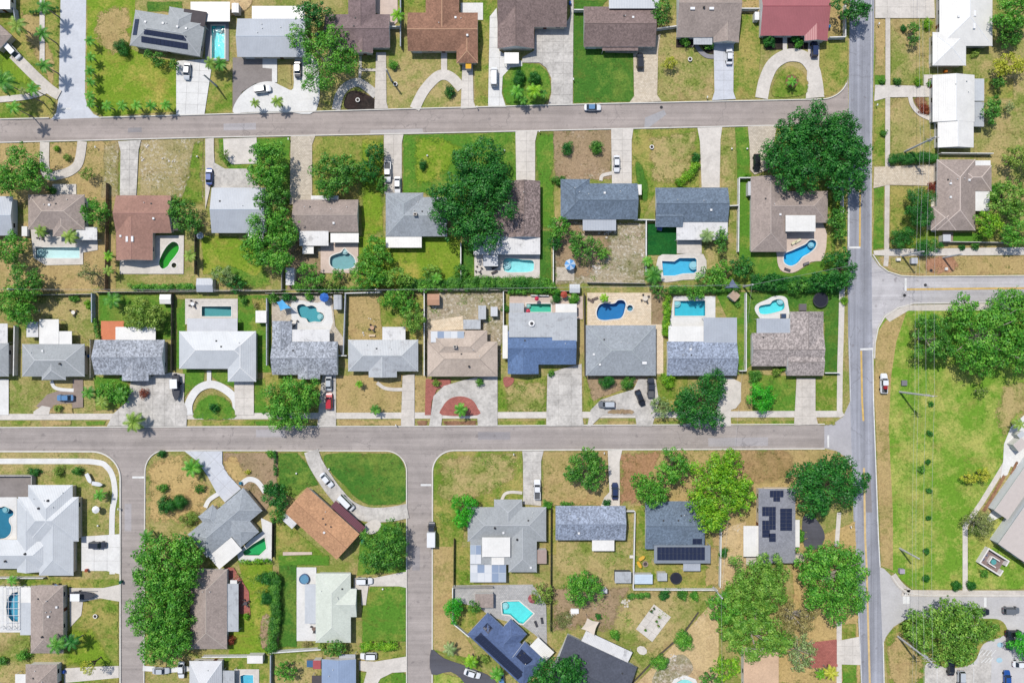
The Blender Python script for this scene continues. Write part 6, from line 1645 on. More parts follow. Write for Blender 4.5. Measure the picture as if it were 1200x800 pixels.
for i, y in enumerate((48, 67, 83, 96, 112, 121)): palm(105 + (i % 2), y, 6.5, 3, 'small palm in the alley side row of the corner lawn, ' + ('farthest from the street', 'second from the far end', 'third from the far end', 'third from the street', 'second from the street', 'nearest the street')[i], 'palms along the corner lawn', 'bright', 9)
palm(299, 121, 6, 3.6, 'smaller palm on the white curved driveway, nearer the grey pad', None, 'olive', 10); palm(325, 119, 8, 3.8, 'larger palm on the white curved driveway', None, 'olive', 11)
palm(606, 108, 9, 3.6, 'palm on the round lawn nearer the white van', None, 'bright', 11); palm(626, 107, 10, 3.8, 'palm on the round lawn farther from the white van', None, 'lime', 12); palm(613, 118, 6, 3, 'short palm at the street end of the round lawn', None, 'mid', 9); palm(636, 110, 6, 3, 'short palm beside the round lawn driveway', None, 'mid', 9)
palm(928, 96, 7, 2.6, 'palm in the ringed bed of the round driveway island', None, 'bright', 9); palm(157, 494, 13, 4, 'wide palm on the middle street verge', None, 'olive', 11); palm(104, 460, 9, 3.5, 'palm beside the brown driveway of the grey house', None, 'mid', 10); palm(142, 462, 9, 3.2, 'palm in the leafy front garden', None, 'mid', 10)
palm(120, 470, 9, 3, 'low palm close to the middle street pavement', None, 'olive', 10); palm(225, 548, 12, 3.6, 'bright palm beside the white driveway of the diagonal house', None, 'bright', 11); palm(172, 628, 9, 4, 'palm at the street side below the golden yard', None, 'mid', 9); palm(117, 580, 8, 3, 'small palm beside the white pavement', None, 'bright', 8)
palm(66, 755, 12, 5, 'palm at the front of the brown pool cage house', None, 'mid', 11); palm(84, 752, 10, 5, 'darker palm at the front of the brown pool cage house', None, 'dark', 10); palm(540, 480, 9, 3.6, 'palm in the red brick half circle', None, 'bright', 10); palm(421, 450, 5, 2.4, 'small palm on the tan front yard', None, 'lime', 8)
palm(440, 480, 7, 2.8, 'palm on the tan front yard near the pavement', None, 'mid', 10); palm(708, 349, 6, 3, 'palm at the deep blue pool edge', None, 'lime', 10); palm(759, 306, 7, 3.5, 'palm by the end of the white fence', None, 'bright', 10); palm(766, 322, 12, 4, 'big palm at the corner of the stepped blue pool', None, 'mid', 12)
palm(829, 276, 9, 4, 'pale palm at the patio roof of the turf house', None, 'grey', 10); palm(466, 18, 9, 5, 'palm beside the mauve brown house patio', None, 'lime', 9); palm(258, 75, 9, 4, 'palm at the foot of the lap pool', None, 'mid', 10); palm(246, 74, 8, 4, 'palm beside the lap pool and white drive', None, 'olive', 10)
palm(132, 352, 11, 4, 'palm over the vivid green rear lawn', None, 'mid', 11); palm(512, 326, 7, 4, 'young palm on the lime green rear lawn', None, 'bright', 9); palm(48, 271, 8, 3.5, 'palm at the wall of the taupe house', None, 'olive', 10); palm(82, 277, 10, 4, 'palm leaning over the long cyan pool deck', None, 'olive', 11)
palm(552, 775, 9, 4, 'palm beside the dark curved driveway', None, 'lime', 10); palm(582, 790, 9, 4, 'palm between the parked cars and navy house', None, 'bright', 10); palm(527, 760, 9, 3, 'grey green palm on the tan verge', None, 'grey', 9); palm(1194, 497, 8, 4, 'palm on the round white forecourt', None, 'olive', 9)
palm(974, 788, 9, 5, 'palm at the lower edge beside the red paved yard', None, 'yellow', 10); palm(962, 790, 7, 4, 'second palm at the lower edge, farther from the road', None, 'lime', 9); palm(14, 680, 7, 3, 'palm between the two wall lines by the pool cage', None, 'bright', 9)
palm(127, 300, 7, 3.5, 'upper palm beside the kidney pool fence', 'palms beside the fence', 'lime', 9); palm(127, 317, 7, 3.5, 'lower palm beside the kidney pool fence', 'palms beside the fence', 'olive', 9)
palm(222, 300, 8, 4, 'palm at the kidney pool deck corner', None, 'olive', 10)

# ---------------------------------------------------------------- shrubs
def sh(x, y, r, st, l, g=None, **k): shrub(x, y, r, st, l, g, **k)
sh(142, 55, 8.5, 'box', 'round dark bush beside the grey solar house')
sh(608, 90, 8, 'box', 'round clipped bush on the round lawn beside the van'); sh(626, 91, 8, 'box', 'round clipped bush on the round lawn beside the driveway')
sh(527, 107, 7, 'dark', 'dark shrub in the horseshoe driveway island'); sh(461, 76, 6, 'bright', 'bright round shrub beside the slab driveway of the mauve house')
sh(932, 46, 5, 'dark', 'dark shrub under the red roof eave'); sh(902, 48, 7, 'dark', 'loose shrub in the black bed by the red roof'); sh(936, 52, 5, 'bright', 'round bright shrub in the bed by the red roof')
sh(831, 54, 5, 'bright', 'bright shrub by the entry of the taupe skylight house'); sh(803, 48, 6, 'mid', 'foundation shrub at the taupe skylight house')
sh(1059, 33, 4, 'box', 'small oval dark bush on the white house lawn'); sh(1052, 95, 5, 'mid', 'shrub nearer the pavement by the beige driveway'); sh(1077, 96, 5, 'lime', 'lime shrub by the beige driveway'); sh(1036, 156, 4, 'mid', 'round shrub at the pavement edge'); sh(1034, 95, 4, 'mid', 'low shrub on the verge by the main road')
sh(66, 174, 4, 'lime', 'lime shrub in the curved driveway island'); sh(78, 184, 5, 'olive', 'shrub casting a dark shadow in the curved driveway island'); sh(60, 223, 5, 'mid', 'round shrub at the corner of the taupe house')
sh(495, 193, 6, 'dark', 'round dark shrub on the bright green lawn'); sh(665, 174, 8, 'dark', 'rounded shrub on the bare dry lawn, nearer the street driveway'); sh(699, 172, 8, 'mid', 'two toned shrub on the bare dry lawn beside the slab driveway')
sh(656, 212, 9, 'mid', 'shrub at the corner of the slate house', ry=7); sh(877, 207, 4, 'lime', 'lime shrub at the big taupe house corner')
sh(816, 184, 6, 'dark', 'dark rounded shrub above the yellow hedge')
sh(712, 447, 9, 'box', 'dark green round bush below the grey hip roof'); sh(736, 449, 8, 'mid', 'round green bush by the dark parked truck')
sh(910, 436, 6, 'olive', 'olive shrub by the taupe speckled house'); sh(886, 440, 9, 'mid', 'loose shrub behind the round vivid tree', ry=7); sh(917, 433, 4, 'lime', 'lime shrub by the taupe speckled house')
sh(784, 446, 9, 'lime', 'lime shrub beside the dense dark tree'); sh(858, 436, 6, 'mid', 'shrub at the fence end behind the driveway')
sh(251, 478, 6, 'dark', 'dark shrub on the round front lawn'); sh(646, 437, 4, 'mid', 'small shrub by the blue roofed house porch'); sh(562, 447, 5, 'mid', 'shrub at the beige house wall'); sh(511, 449, 5, 'olive', 'shrub in the red brick edge')
sh(189, 532, 5, 'box', 'small round bush at the side street corner'); sh(193, 592, 10, 'dark', 'dark shrub in the golden yard, nearer the side street'); sh(208, 588, 10, 'box', 'dark shrub in the golden yard, nearer the house'); sh(190, 572, 6, 'mid', 'loose shrub in the golden yard'); sh(233, 573, 6, 'mid', 'shrub by the house path in the golden yard'); sh(221, 608, 9, 'olive', 'olive shrub at the house corner in the golden yard')
sh(316, 532, 5, 'bright', 'bright shrub beside the street hedge'); sh(290, 553, 3, 'yellow', 'yellow shrub in the dirt front yard')
sh(310, 678, 9, 'dark', 'round dark bush, upper one in the brick patio yard'); sh(313, 700, 9, 'box', 'round dark bush, lower one in the brick patio yard'); sh(316, 690, 5, 'yellow', 'yellow flowering shrub between the dark bushes')
sh(270, 751, 6, 'red', 'red leaved shrub at the brick patio house'); sh(289, 722, 4, 'lime', 'lime shrub at the edge of the brick patio')
sh(802, 751, 11, 'bright', 'round bush beside the dark timber edge, nearer the fence junction'); sh(774, 777, 10, 'bright', 'round bush beside the dark timber edge, nearer the slate house')
sh(779, 697, 7, 'dark', 'dark round bush below the white fence'); sh(800, 697, 7, 'mid', 'loose bush below the white fence'); sh(814, 698, 6, 'bright', 'bright bush near the fence junction'); sh(848, 648, 6, 'dark', 'dark bush at the top of the sandy side yard')
for i, (x, y) in enumerate(((1091, 473), (1090, 508), (1088, 541), (1089, 575), (1088, 607))): sh(x, y, 3.6, 'dark', 'small dark bush in the row down the big green, ' + ('nearest the vast oak', 'second from the vast oak', 'middle one', 'second from the parking approach', 'nearest the parking approach')[i], 'bushes in a row on the big green')
sh(1086, 678, 4.5, 'box', 'small dark bush near the parking approach'); sh(1086, 646, 4, 'box', 'small dark bush level with the leaning pole')
sh(1121.5, 686, 6, 'box', 'clipped bush on the green side of the hall path'); sh(1139, 686, 6, 'box', 'clipped bush on the hall side of the hall path')
sh(1154, 672, 5, 'mid', 'shrub below the roofless stone enclosure'); sh(1080, 550, 5, 'mid', 'low leafy shrub on the big green')
sh(864, 356, 4, 'mid', 'small shrub behind the tan shed'); sh(652, 349, 6, 'box', 'round bush beside the green teal pool, nearer the pool'); sh(672, 351, 7, 'bright', 'round bush beside the green teal pool, nearer the shed')
sh(336, 348, 9, 'dark', 'dark shrub behind the blue shade sail', ry=6); sh(320, 349, 7, 'mid', 'shrub at the fence corner behind the blue shade sail'); sh(362, 348, 5, 'bright', 'bright shrub behind the clover pool')
sh(86, 350, 8, 'mid', 'shrub along the rear fence of the grey house', ry=4); sh(104, 357, 6, 'lime', 'lime shrub in the dry rear yard corner')
sh(593, 361, 5, 'mid', 'tall shrub by the small grey shed')
sh(40, 553, 8, 'dark', 'dark shrub beside the grey courtyard wall', ry=5); sh(68, 552, 6, 'olive', 'first olive shrub on the dry verge lawn'); sh(90, 552, 6, 'mid', 'second shrub on the dry verge lawn beyond the olive one')
sh(68, 478, 6, 'olive', 'olive shrub in the brown planting island', ry=4); sh(168, 461, 6, 'red', 'reddish shrub in the front bed by the stained driveway')
sh(642, 592, 6, 'bright', 'bright shrub behind the white parked pickup'); sh(664, 591, 9, 'mid', 'shrub along the speckled house front', ry=4); sh(711, 589, 5, 'dark', 'round dark shrub by the speckled house driveway')
sh(568, 772, 6, 'olive', 'olive shrub in the front bed of the navy house'); sh(694, 730, 5, 'olive', 'shrub in the littered yard above the slate house'); sh(660, 726, 12, 'thin', 'sparse weeds thicket in the littered yard', h=1.2, name='shrub'); sh(720, 744, 6, 'bright', 'bright shrub beside the patio roof of the slate house'); sh(701, 722, 4, 'dark', 'small dark shrub by the shade sail')
sh(938, 628, 5, 'bright', 'bright shrub in the strip beside the flat solar house', ry=9)
sh(26, 768, 7, 'bright', 'bright shrub behind the brown pool cage house'); sh(2, 775, 6, 'mid', 'shrub at the picture edge in the dry yard')
sh(360, 755, 6, 'brown', 'dry shrub below the patio furniture', ry=4); sh(376, 757, 5, 'olive', 'shrub at the pale green house corner'); sh(1088, 28, 5, 'lime', 'lime shrub by the white house wall', ry=8)
sh(1144, 62, 6, 'olive', 'flowering shrub in the notch of the white house', h=1.2); sh(1090, 98, 4, 'mid', 'shrub at the entry of the long white house'); sh(1083, 128, 7, 'red', 'reddish planting in the curved path bed', h=0.9)
sh(1092, 222, 6, 'red', 'reddish shrub by the dark taupe house entry', ry=8, h=1.0); sh(1128, 290, 4, 'dark', 'first dark shrub in the sandy strip'); sh(1144, 288, 5, 'mid', 'second shrub in the sandy strip, nearer the lime tree'); sh(1168, 226, 8, 'bright', 'bright garden shrub behind the dark taupe house', ry=12)
sh(234, 430, 6, 'dark', 'shrub under the white metal eave', ry=3); sh(148, 444, 8, 'dark', 'shrub under the orange deck house eave', ry=4)
sh(990, 352, 5, 'lime', 'lime shrub near the trampoline'); sh(300, 358, 4, 'brown', 'dry shrub by the small white shed'); sh(286, 352, 5, 'mid', 'shrub at the deck of the teal rectangular pool')
# ---------------------------------------------------------------- fences and garden walls
FW, FG, FB, FD, FL, FK = (238, 238, 236), (196, 192, 186), (128, 104, 86), (96, 88, 82), (178, 186, 198), (62, 58, 56)
fence([(880, 210), (864, 210), (863, 296)], 1.8, FW, 'white vinyl fence wrapping the green strip beside the big taupe house', 'vinyl')
fence([(853, 242.5), (864, 242)], 1.8, FW, 'short white fence joining the slate turf house to the white vinyl run', 'vinyl')
fence([(743, 258.5), (768, 259)], 1.8, FW, 'white fence panel run at the head of the artificial turf', 'vinyl')
fence([(756, 260), (756, 320)], 1.8, FW, 'white fence between the sandy yard and the artificial turf', 'vinyl')
fence([(540.5, 286), (540.5, 330)], 1.8, FW, 'white fence beside the strip of deep grass by the pale pool', 'vinyl')
fence([(648, 278), (648, 333)], 1.8, FW, 'white fence along the dirt side of the sandy yard', 'vinyl')
fence([(688, 331.5), (756, 332.5)], 1.7, FG, 'grey board fence above the travertine deck')
fence([(872, 344), (872, 434), (864, 434)], 1.8, FW, 'white fence on the lawn between the wide teal and peanut pools', 'vinyl')
fence([(28, 346), (111, 345)], 1.8, FG, 'weathered fence behind the dry yard of the stepped white roofs'); fence([(112, 344), (112, 378)], 1.9, FL, 'pale grey fence beside the vivid green rear lawn', 'vinyl')
fence([(110, 398), (110, 442)], 1.8, FG, 'fence squeezed between the light grey and the orange deck houses'); fence([(114, 342.5), (230, 341.8)], 1.8, FG, 'grey fence behind the olive tree and bright hedge'); fence([(204.5, 345), (204, 434)], 1.8, FD, 'dark fence between the orange deck house and white metal house')
fence([(22, 382), (21, 440)], 1.8, FW, 'white fence at the side of the edge house', 'vinyl'); fence([(231, 341.6), (332, 341)], 1.8, FG, 'grey fence between the olive lawn and the teal rectangular pool'); fence([(315, 350), (315, 428)], 1.8, FL, 'pale grey fence beside the blue shade sail', 'vinyl')
fence([(314, 344), (404, 343.5)], 1.8, FG, 'fence at the back of the clover pool'); fence([(406.5, 345), (404, 416)], 1.9, FL, 'blue grey fence beside the corrugated shed', 'vinyl'); fence([(406, 344), (447, 343)], 1.8, FW, 'white fence at the head of the tan yard', 'vinyl')
fence([(396, 416.5), (408, 416.5)], 1.7, FW, 'short white gate fence beside the clover pool house', 'vinyl'); fence([(498, 341), (498, 440)], 1.8, FW, 'white fence between the tan yard and the rubble yard', 'vinyl'); fence([(590, 342), (590, 384)], 1.8, FW, 'white fence between the rubble yard and the green teal pool', 'vinyl')
fence([(449, 340.3), (590, 340.3)], 1.6, FG, 'low pale fence behind the lime lawn and rubble yard'); fence([(591, 341), (668, 341.4)], 1.6, FG, 'pale fence behind the narrow bright hedge'); fence([(684, 344), (685, 440)], 1.8, FD, 'dark fence beside the travertine deck')
fence([(969, 220.5), (984.5, 220.5), (984.5, 258)], 1.8, FW, 'white fence facing the main road', 'vinyl'); fence([(743, 598), (741, 688), (839, 688.5)], 1.8, FW, 'white fence around the yard with the trampoline', 'vinyl'); fence([(843, 612), (842, 686)], 1.8, FW, 'white fence beside the yellow green tree', 'vinyl')
fence([(733, 597), (743, 597)], 1.8, FW, 'short white fence at the corner of the speckled gabled house', 'vinyl'); fence([(645.5, 594), (645, 738)], 1.8, FK, 'black fence beside the broad grey house'); fence([(531, 686), (531, 727), (550, 743)], 1.7, FW, 'white wall fence around the turquoise pool yard', 'vinyl')
fence([(532, 686), (578, 685.5)], 1.8, FG, 'grey fence behind the brown roofed shed'); fence([(532.5, 630), (532, 684)], 1.8, FB, 'brown fence beside the glazed patio panels'); fence([(321.5, 606), (321, 652)], 1.8, FK, 'black fence beside the green water pool')
fence([(318, 761.5), (378, 757.5)], 1.8, FW, 'white fence below the mown strip', 'vinyl'); fence([(319.5, 764), (319, 830)], 1.8, FL, 'blue grey fence around the corner yard with the round tree', 'vinyl'); fence([(240, 766.5), (308, 766)], 1.7, FW, 'white fence below the taupe corrugated awning house', 'vinyl')
fence([(1099, 181), (1160, 181.5)], 1.6, FW, 'white garden wall above the dark taupe house', 'wall', 'garden_wall'); fence([(1103, 284), (1178, 285)], 1.6, FG, 'pale wall above the sandy strip', 'wall', 'garden_wall')
fence([(-30, 675), (55, 675)], 1.6, FW, 'white wall between the large grey house and the pool cage', 'wall', 'garden_wall'); fence([(-30, 556), (42, 556), (42, 569)], 1.8, FG, 'pale wall around the grey courtyard', 'wall', 'garden_wall'); fence([(-20, 14), (21, 13), (24, 36)], 1.8, FL, 'grey green wall at the palm walk corner', 'wall', 'garden_wall')
fence([(470.5, -20), (470.5, 58)], 1.9, FL, 'pale blue fence beside the mauve brown house', 'vinyl'); fence([(457, 34.5), (470, 34.5)], 1.8, FW, 'short white fence at the mauve house side', 'vinyl'); fence([(672, 15), (685, 15)], 1.8, FW, 'short white fence at the deep green lawn', 'vinyl')
fence([(768, 37), (794, 33.5)], 1.8, FW, 'thick white fence between the brown and taupe houses', 'vinyl'); fence([(866, 13.5), (888, 13.5)], 1.8, FW, 'white fence between the skylight and red roofed houses', 'vinyl'); fence([(969, 47), (987.5, 46.5), (987.5, 8)], 1.8, FW, 'white fence at the corner of the red roofed house', 'vinyl')
fence([(128.5, 216), (127, 341)], 1.8, FB, 'brown fence beside the kidney pool house'); fence([(231.5, 262), (231, 322)], 1.8, FD, 'dark fence along the olive rear lawn'); fence([(332.5, 300), (332, 341)], 1.7, FG, 'grey fence beside the small white slab')
fence([(800, 742), (818, 716)], 0.7, FD, 'upper run of the dark timber garden edge', 'wall', 'garden_edge'); fence([(736, 804), (770, 768), (800, 742)], 0.7, FD, 'long run of the dark timber garden edge', 'wall', 'garden_edge')
fence([(622, 346.3), (643, 346.8)], 1.0, FW, 'white picket run behind the green teal pool', 'vinyl', step=1.0)
fence([(893, 570.5), (926, 570.5)], 1.5, (222, 206, 180), 'cream wall at the head of the flat solar house', 'wall', 'garden_wall'); fence([(982, 436.5), (964, 436.5)], 1.5, FW, 'short white fence beside the main road footpath', 'vinyl')

# ---------------------------------------------------------------- cars
car('van', 15, 60, 47, 'white', 'white van parked on the diagonal drive in the upper corner', 'van'); car('sedan', 219.5, 84, 94, 'silver', 'silver car on the wide drive by the solar panel house'); car('suv', 308, 105, -8, 'white', 'white car on the curved white driveway')
car('sedan', 349, 82, 90, 'dark', 'dark car half under the open loose tree'); car('van', 579, 90.5, -90, 'white', 'white van beside the round lawn', 'van'); car('sedan', 694.5, 126, 0, 'white', 'white car parked on the top street', roofcol='lightblue')
car('suv', 750, 72, -90, 'black', 'black car on the tan paver driveway'); car('sedan', 854.5, 66, -90, 'white', 'white car on the pale blue driveway'); car('suv', 954, 58, -90, 'navy', 'dark blue car beside the red roof')
car('sedan', 245.5, 207, -90, 'blue', 'blue car on the drive of the pale blue metal house'); car('pickup', 454.5, 202, 90, 'white', 'white pickup on the driveway by the dense dark tree', 'pickup truck'); car('sedan', 466, 217, 90, 'white', 'white car tucked against the grey hip roof house')
car('sedan', 722.5, 192, 90, 'white', 'white car on the slab driveway of the slate house'); car('suv', 886.5, 190.5, 90, 'black', 'black car on the cobbled driveway beside the oak'); car('sedan', 77, 466, 180, 'lightblue', 'light blue car on the brown drive')
car('sedan', 385.5, 448, -90, 'silver', 'silver car next to the red one'); car('suv', 386, 470, -90, 'red', 'red car on the drive by the full round tree'); car('suv', 711, 473.5, 180, 'grey', 'grey and white car on the curved stained drive', roofcol='silver')
car('sedan', 750, 466, 68, 'black', 'black car parked askew on the stained drive'); car('pickup', 762.5, 454, -90, 'dark', 'dark pickup against the grey hip roof', 'pickup truck')
car('pickup', 629.5, 573, -90, 'white', 'white pickup nose out beside the broad grey house', 'pickup truck'); car('sedan', 720.5, 575, -90, 'navy', 'dark blue car by the speckled gabled house'); car('box', 506, 625, -90, 'dark', 'white box truck with a dark cab parked on the side road', 'truck')
car('sedan', 383, 562, 50, 'white', 'white car higher on the curved driveway'); car('van', 406, 588.5, 45, 'white', 'long white van lower on the curved driveway', 'van'); car('suv', 115, 638, 0, 'dark', 'dark car on the white drive of the large grey house')
car('sedan', 553.5, 788.5, 18, 'white', 'white car on the dark asphalt drive'); car('suv', 427, 680, 0, 'white', 'white car beside the pale green house'); car('suv', 432, 768, 180, 'white', 'white car by the steel blue roof')
car('sedan', 189, 785, 0, 'silver', 'silver car under the lower street side tree'); car('sedan', 213, 784, 90, 'white', 'white car at the lower edge by the lavender roof') ; car('sedan', 588, 798, 80, 'lightblue', 'light blue car beside the navy house front')
car('suv', 1185, 715, 0, 'grey', 'dark grey car on the parking approach', roofcol='grey'); car('sedan', 1150, 717, 0, 'black', 'black car half under the island oak'); car('suv', 1126.5, 795, 90, 'silver', 'silver car in the parking bay'); car('sedan', 1180.5, 795, -90, 'blue', 'blue car in the parking lot')
car('sedan', 1197, 778, 0, 'white', 'white car at the parking lot edge'); car('sedan', 1188, 742, 0, 'black', 'black car beside the vivid round tree'); car('sedan', 1114, 781, -90, 'black', 'black car poking out below the island oak'); car('sedan', 1184, 752, 90, 'dark', 'dark car under the vivid round tree')
car('pickup', 1035.5, 449, -90, 'white', 'white work pickup on the verge with red gear in its bed', 'pickup truck')
def cargo():
    x, y = W(1037, 453, 1.3); z = gz(1037, 453)
    t = thing('tool_chest', 'red equipment crate in the bed of the verge pickup', 'crate', (x, y, z + 1.11)); m = MB(); m.box(-.45, -.55, 0, .45, .5, .5); m.build('box', plain((196, 52, 52), .5, .05), t); m = MB(); m.box(-.5, -.6, .5, .5, .55, .56); m.build('lid', plain((168, 40, 44), .5, .05), t); m = MB(); m.cyl(.1, -1.0, 0, .6, .3, 12); m.build('drum', plain((44, 44, 46), .5, .05), t)
cargo()
pass

# ---------------------------------------------------------------- boats
def boat(x, y, head, label, L=7.2, w=2.3, top=True, hull=(48, 50, 60)):
    wx, wy = W(x, y, .8); root = thing('boat', label, 'boat', (wx, wy, gz(x, y)), -math.radians(head)); m = MB()
    st = [(-.5, .86), (-.2, .98), (.1, 1.0), (.3, .82), (.43, .42), (.5, .03)]
    up = [(L * t, w / 2 * f) for t, f in st]; o = [(x_, -y_) for x_, y_ in up] + [(x_, y_) for x_, y_ in up[::-1]]
    m.hexa([(p[0] * .94, p[1] * .55, .45) for p in o], [(*p, 1.15) for p in o]); m.build('hull', paint(hull), root)
    m = MB(); m.prism([(p[0] * .95, p[1] * .84) for p in o], 1.12, 1.19); m.build('deck', plain((70, 72, 80) if top else hull, .6, .1), root)
    if top:
        m = MB(); m.box(-L * .34, -1.0, 2.5, L * .02, 1.0, 2.6); t = m.build('canopy', plain((242, 243, 244), .5, .03), root)
        for sx in (-L * .3, -.1):
            for sy in (-.8, .8): m = MB(); m.box(sx - .03, sy - .03, 1.15, sx + .03, sy + .03, 2.5); m.build('post', plain((200, 200, 204), .4, 0), t)
        m = MB(); m.box(-L * .2, -.4, 1.19, -L * .08, .4, 2.0); m.build('console', plain((226, 228, 230), .5, .03), root); m = MB(); m.box(-L * .5 - .35, -.3, .7, -L * .5, .3, 1.7); m.build('outboard', plain((40, 40, 44), .4, 0), root)
        m = MB(); m.box(-L * .42, -1.0, .34, L * .5, -.9, .46); m.box(-L * .42, .9, .34, L * .5, 1.0, .46); m.build('trailer', plain((150, 152, 156), .4, .05), root)
        for sy in (-1, 1):
            m = MB(); n = 12; v = [(.32 * math.cos(6.2832 * i / n), .32 * math.sin(6.2832 * i / n)) for i in range(n)]
            m.hexa([(p[0] - L * .15, sy * 1.06 - .09, .32 + p[1]) for p in v], [(p[0] - L * .15, sy * 1.06 + .09, .32 + p[1]) for p in v]); m.build('wheel', plain((38, 38, 40), .8, .05), root)
boat(207.5, 454, 88, 'dark boat with a white canopy on the drive of the orange deck house'); boat(98, 696.5, 0, 'dark boat with a white canopy on the drive of the pool cage house')
boat(105, 560, 65, 'small white dinghy on the verge lawn, nearer the street', 3.0, 1.2, False, (230, 232, 234)); boat(115, 566.5, 10, 'small white dinghy on the verge lawn, nearer the pavement corner', 3.0, 1.2, False, (224, 226, 230))

# ---------------------------------------------------------------- sheds
def shed(x, y, w, d, rm, label, rot=0, h=2.1, gable=True, wall=(226, 224, 218), cat='shed', name='shed'):
    wx, wy = W(x, y, h); root = thing(name, label, cat, (wx, wy, gz(x, y)), -math.radians(rot)); k = S; a, b = w * k / 2, d * k / 2
    m = MB(); m.box(-a + .12, -b + .12, 0, a - .12, b - .12, h - .06); m.build('wall', plain(wall, .8, .08), root)
    m = MB(); cp = []; roof_geom((-a, -b, a, b, ('x00' if w >= d else 'y00') if gable else 'F', h), 0, .22, cp, m); m.build('roof', [ROOFS[rm]() if isinstance(rm, str) else plain(rm, .7, .12), plain(TRIM, .5, .03)], root)
    m = MB(); m.box(-.5, -b + .07, .05, .5, -b + .13, 1.9); dr = m.build('door', plain((200, 198, 190), .6, .05), root); m = MB(); m.box(.36, -b + .03, .95, .42, -b + .07, 1.1); m.build('handle', plain((90, 90, 92), .4, 0), dr)
shed(276, 10, 8, 11, 'white', 'small white shed beside the pale blue metal house'); shed(508, 351, 14, 13, (196, 152, 124), 'tan roofed shed in the corner of the rubble yard'); shed(673.5, 338, 12, 10, 'mlight', 'white shed at the rear fence by the round bush')
shed(240, 334, 19, 16, 'mblue', 'pale blue roofed shed on the olive rear lawn'); shed(340, 324, 10, 20, 'dirtywhite', 'narrow white shed beside the dark dirt yard', gable=False); shed(306, 371, 12.5, 14, 'white', 'white shed on the green strip by the teal rectangular pool', gable=False)
shed(395.5, 354, 9, 17, 'mgrey', 'corrugated metal shed at the clover pool fence'); shed(860.5, 346.5, 10, 10, (190, 166, 144), 'square tan roofed hut set diagonally by the hedge', 40); shed(549, 77.5, 6.5, 7, (236, 178, 40), 'small yellow topped canopy at the tip of the orange brown garage wing', gable=False, cat='canopy', name='canopy'); shed(567.5, 703, 21, 16, 'taupe', 'brown roofed shed in the turquoise pool yard', gable=False)
shed(730, 676, 19, 13, 'mgrey', 'grey shed outside the white trampoline fence', gable=False, wall=(90, 92, 98)); shed(754, 678, 21, 11, 'mcyan', 'pale cyan topped shed inside the trampoline yard', gable=False); shed(776, 675.5, 11, 9, 'mgrey', 'small grey shed beside the trampoline', gable=False)
shed(299, 772, 18, 9, 'white', 'white shed below the brick patio yard', gable=False); shed(371.5, 778, 9, 10, (176, 88, 92), 'small red roofed shed at the steel blue house', gable=False); shed(194, 350.5, 13, 11, 'white', 'white shed behind the dense olive tree'); shed(635, 652, 11, 16, (176, 156, 148), 'brown lean-to at the broad grey house', gable=False)
shed(1109, 279, 9, 8, 'lightgrey', 'small grey shed behind the dark taupe house', gable=False); shed(708, 692, 7, 5, 'lightgrey', 'small pale hut in the dry rear yard', gable=False)
shed(937, 654, 10, 8, (214, 200, 180), 'beige lean-to beside the flat solar house', gable=False)
shed(565, 366, 9, 16, 'mgrey', 'grey metal shelter in the rubble yard, nearer the tan hut', gable=False); shed(579, 365, 8, 11, 'lightgrey', 'pale metal shelter in the rubble yard, nearer the pool', gable=False); shed(553, 380, 20, 11, 'mgrey', 'grey deck shelter behind the beige house', gable=False)
shed(575, 305.5, 17, 13, 'lightgrey', 'pale flat shelter by the pool loungers', gable=False, cat='shelter', name='shelter')
shed(879, 221, 5, 16, 'lightgrey', 'narrow grey shelter along the green strip', gable=False, cat='shelter', name='shelter')

# ---------------------------------------------------------------- trampolines, pool furniture, sails, umbrellas
def trampoline(x, y, r, label):
    wx, wy = W(x, y, .9); root = thing('trampoline', label, 'trampoline', (wx, wy, gz(x, y))); R_ = r * S
    m = MB(); m.cyl(0, 0, .86, .89, R_ * .86, 28); m.build('mat', plain((38, 40, 56), .8, .12), root)
    m = MB(); n = 28
    for i in range(n):
        a, b = 2 * math.pi * i / n, 2 * math.pi * (i + 1) / n
        m.hexa([(R_ * q * math.cos(t), R_ * q * math.sin(t), .86) for q, t in ((.84, a), (1, a), (1, b), (.84, b))], [(R_ * q * math.cos(t), R_ * q * math.sin(t), .93) for q, t in ((.84, a), (1, a), (1, b), (.84, b))])
    m.build('rim_pad', plain((58, 60, 66), .7, .1), root)
    for i in range(6):
        a = math.pi * i / 3; m = MB(); m.cyl(R_ * .97 * math.cos(a), R_ * .97 * math.sin(a), 0, 2.3, .035, 6); m.build('leg', plain((90, 92, 96), .4, .05), root)
trampoline(961.5, 351.5, 9, 'large dark trampoline beside the taupe speckled house'); trampoline(792, 677, 7, 'dark round trampoline in the white fenced yard')
def umbrella(x, y, r, c1, c2, label):
    wx, wy = W(x, y, 2.3); root = thing('parasol', label, 'umbrella', (wx, wy, gz(x, y))); n = 8; R_ = r * S
    for i in range(n):
        a, b = 2 * math.pi * i / n, 2 * math.pi * (i + 1) / n; m = MB()
        m.hexa([(0, 0, 2.6), (R_ * math.cos(a), R_ * math.sin(a), 2.12), (R_ * math.cos(b), R_ * math.sin(b), 2.12)], [(0, 0, 2.64), (R_ * math.cos(a), R_ * math.sin(a), 2.15), (R_ * math.cos(b), R_ * math.sin(b), 2.15)]); m.build('canopy_panel', plain(c1 if i % 2 else c2, .8, .05), root)
    m = MB(); m.cyl(0, 0, 0, 2.62, .03, 8); m.build('pole', plain((210, 210, 210), .4, 0), root); m = MB(); m.cyl(0, 0, 0, .1, .3, 12); m.build('base', plain((70, 70, 72), .6, .05), root)
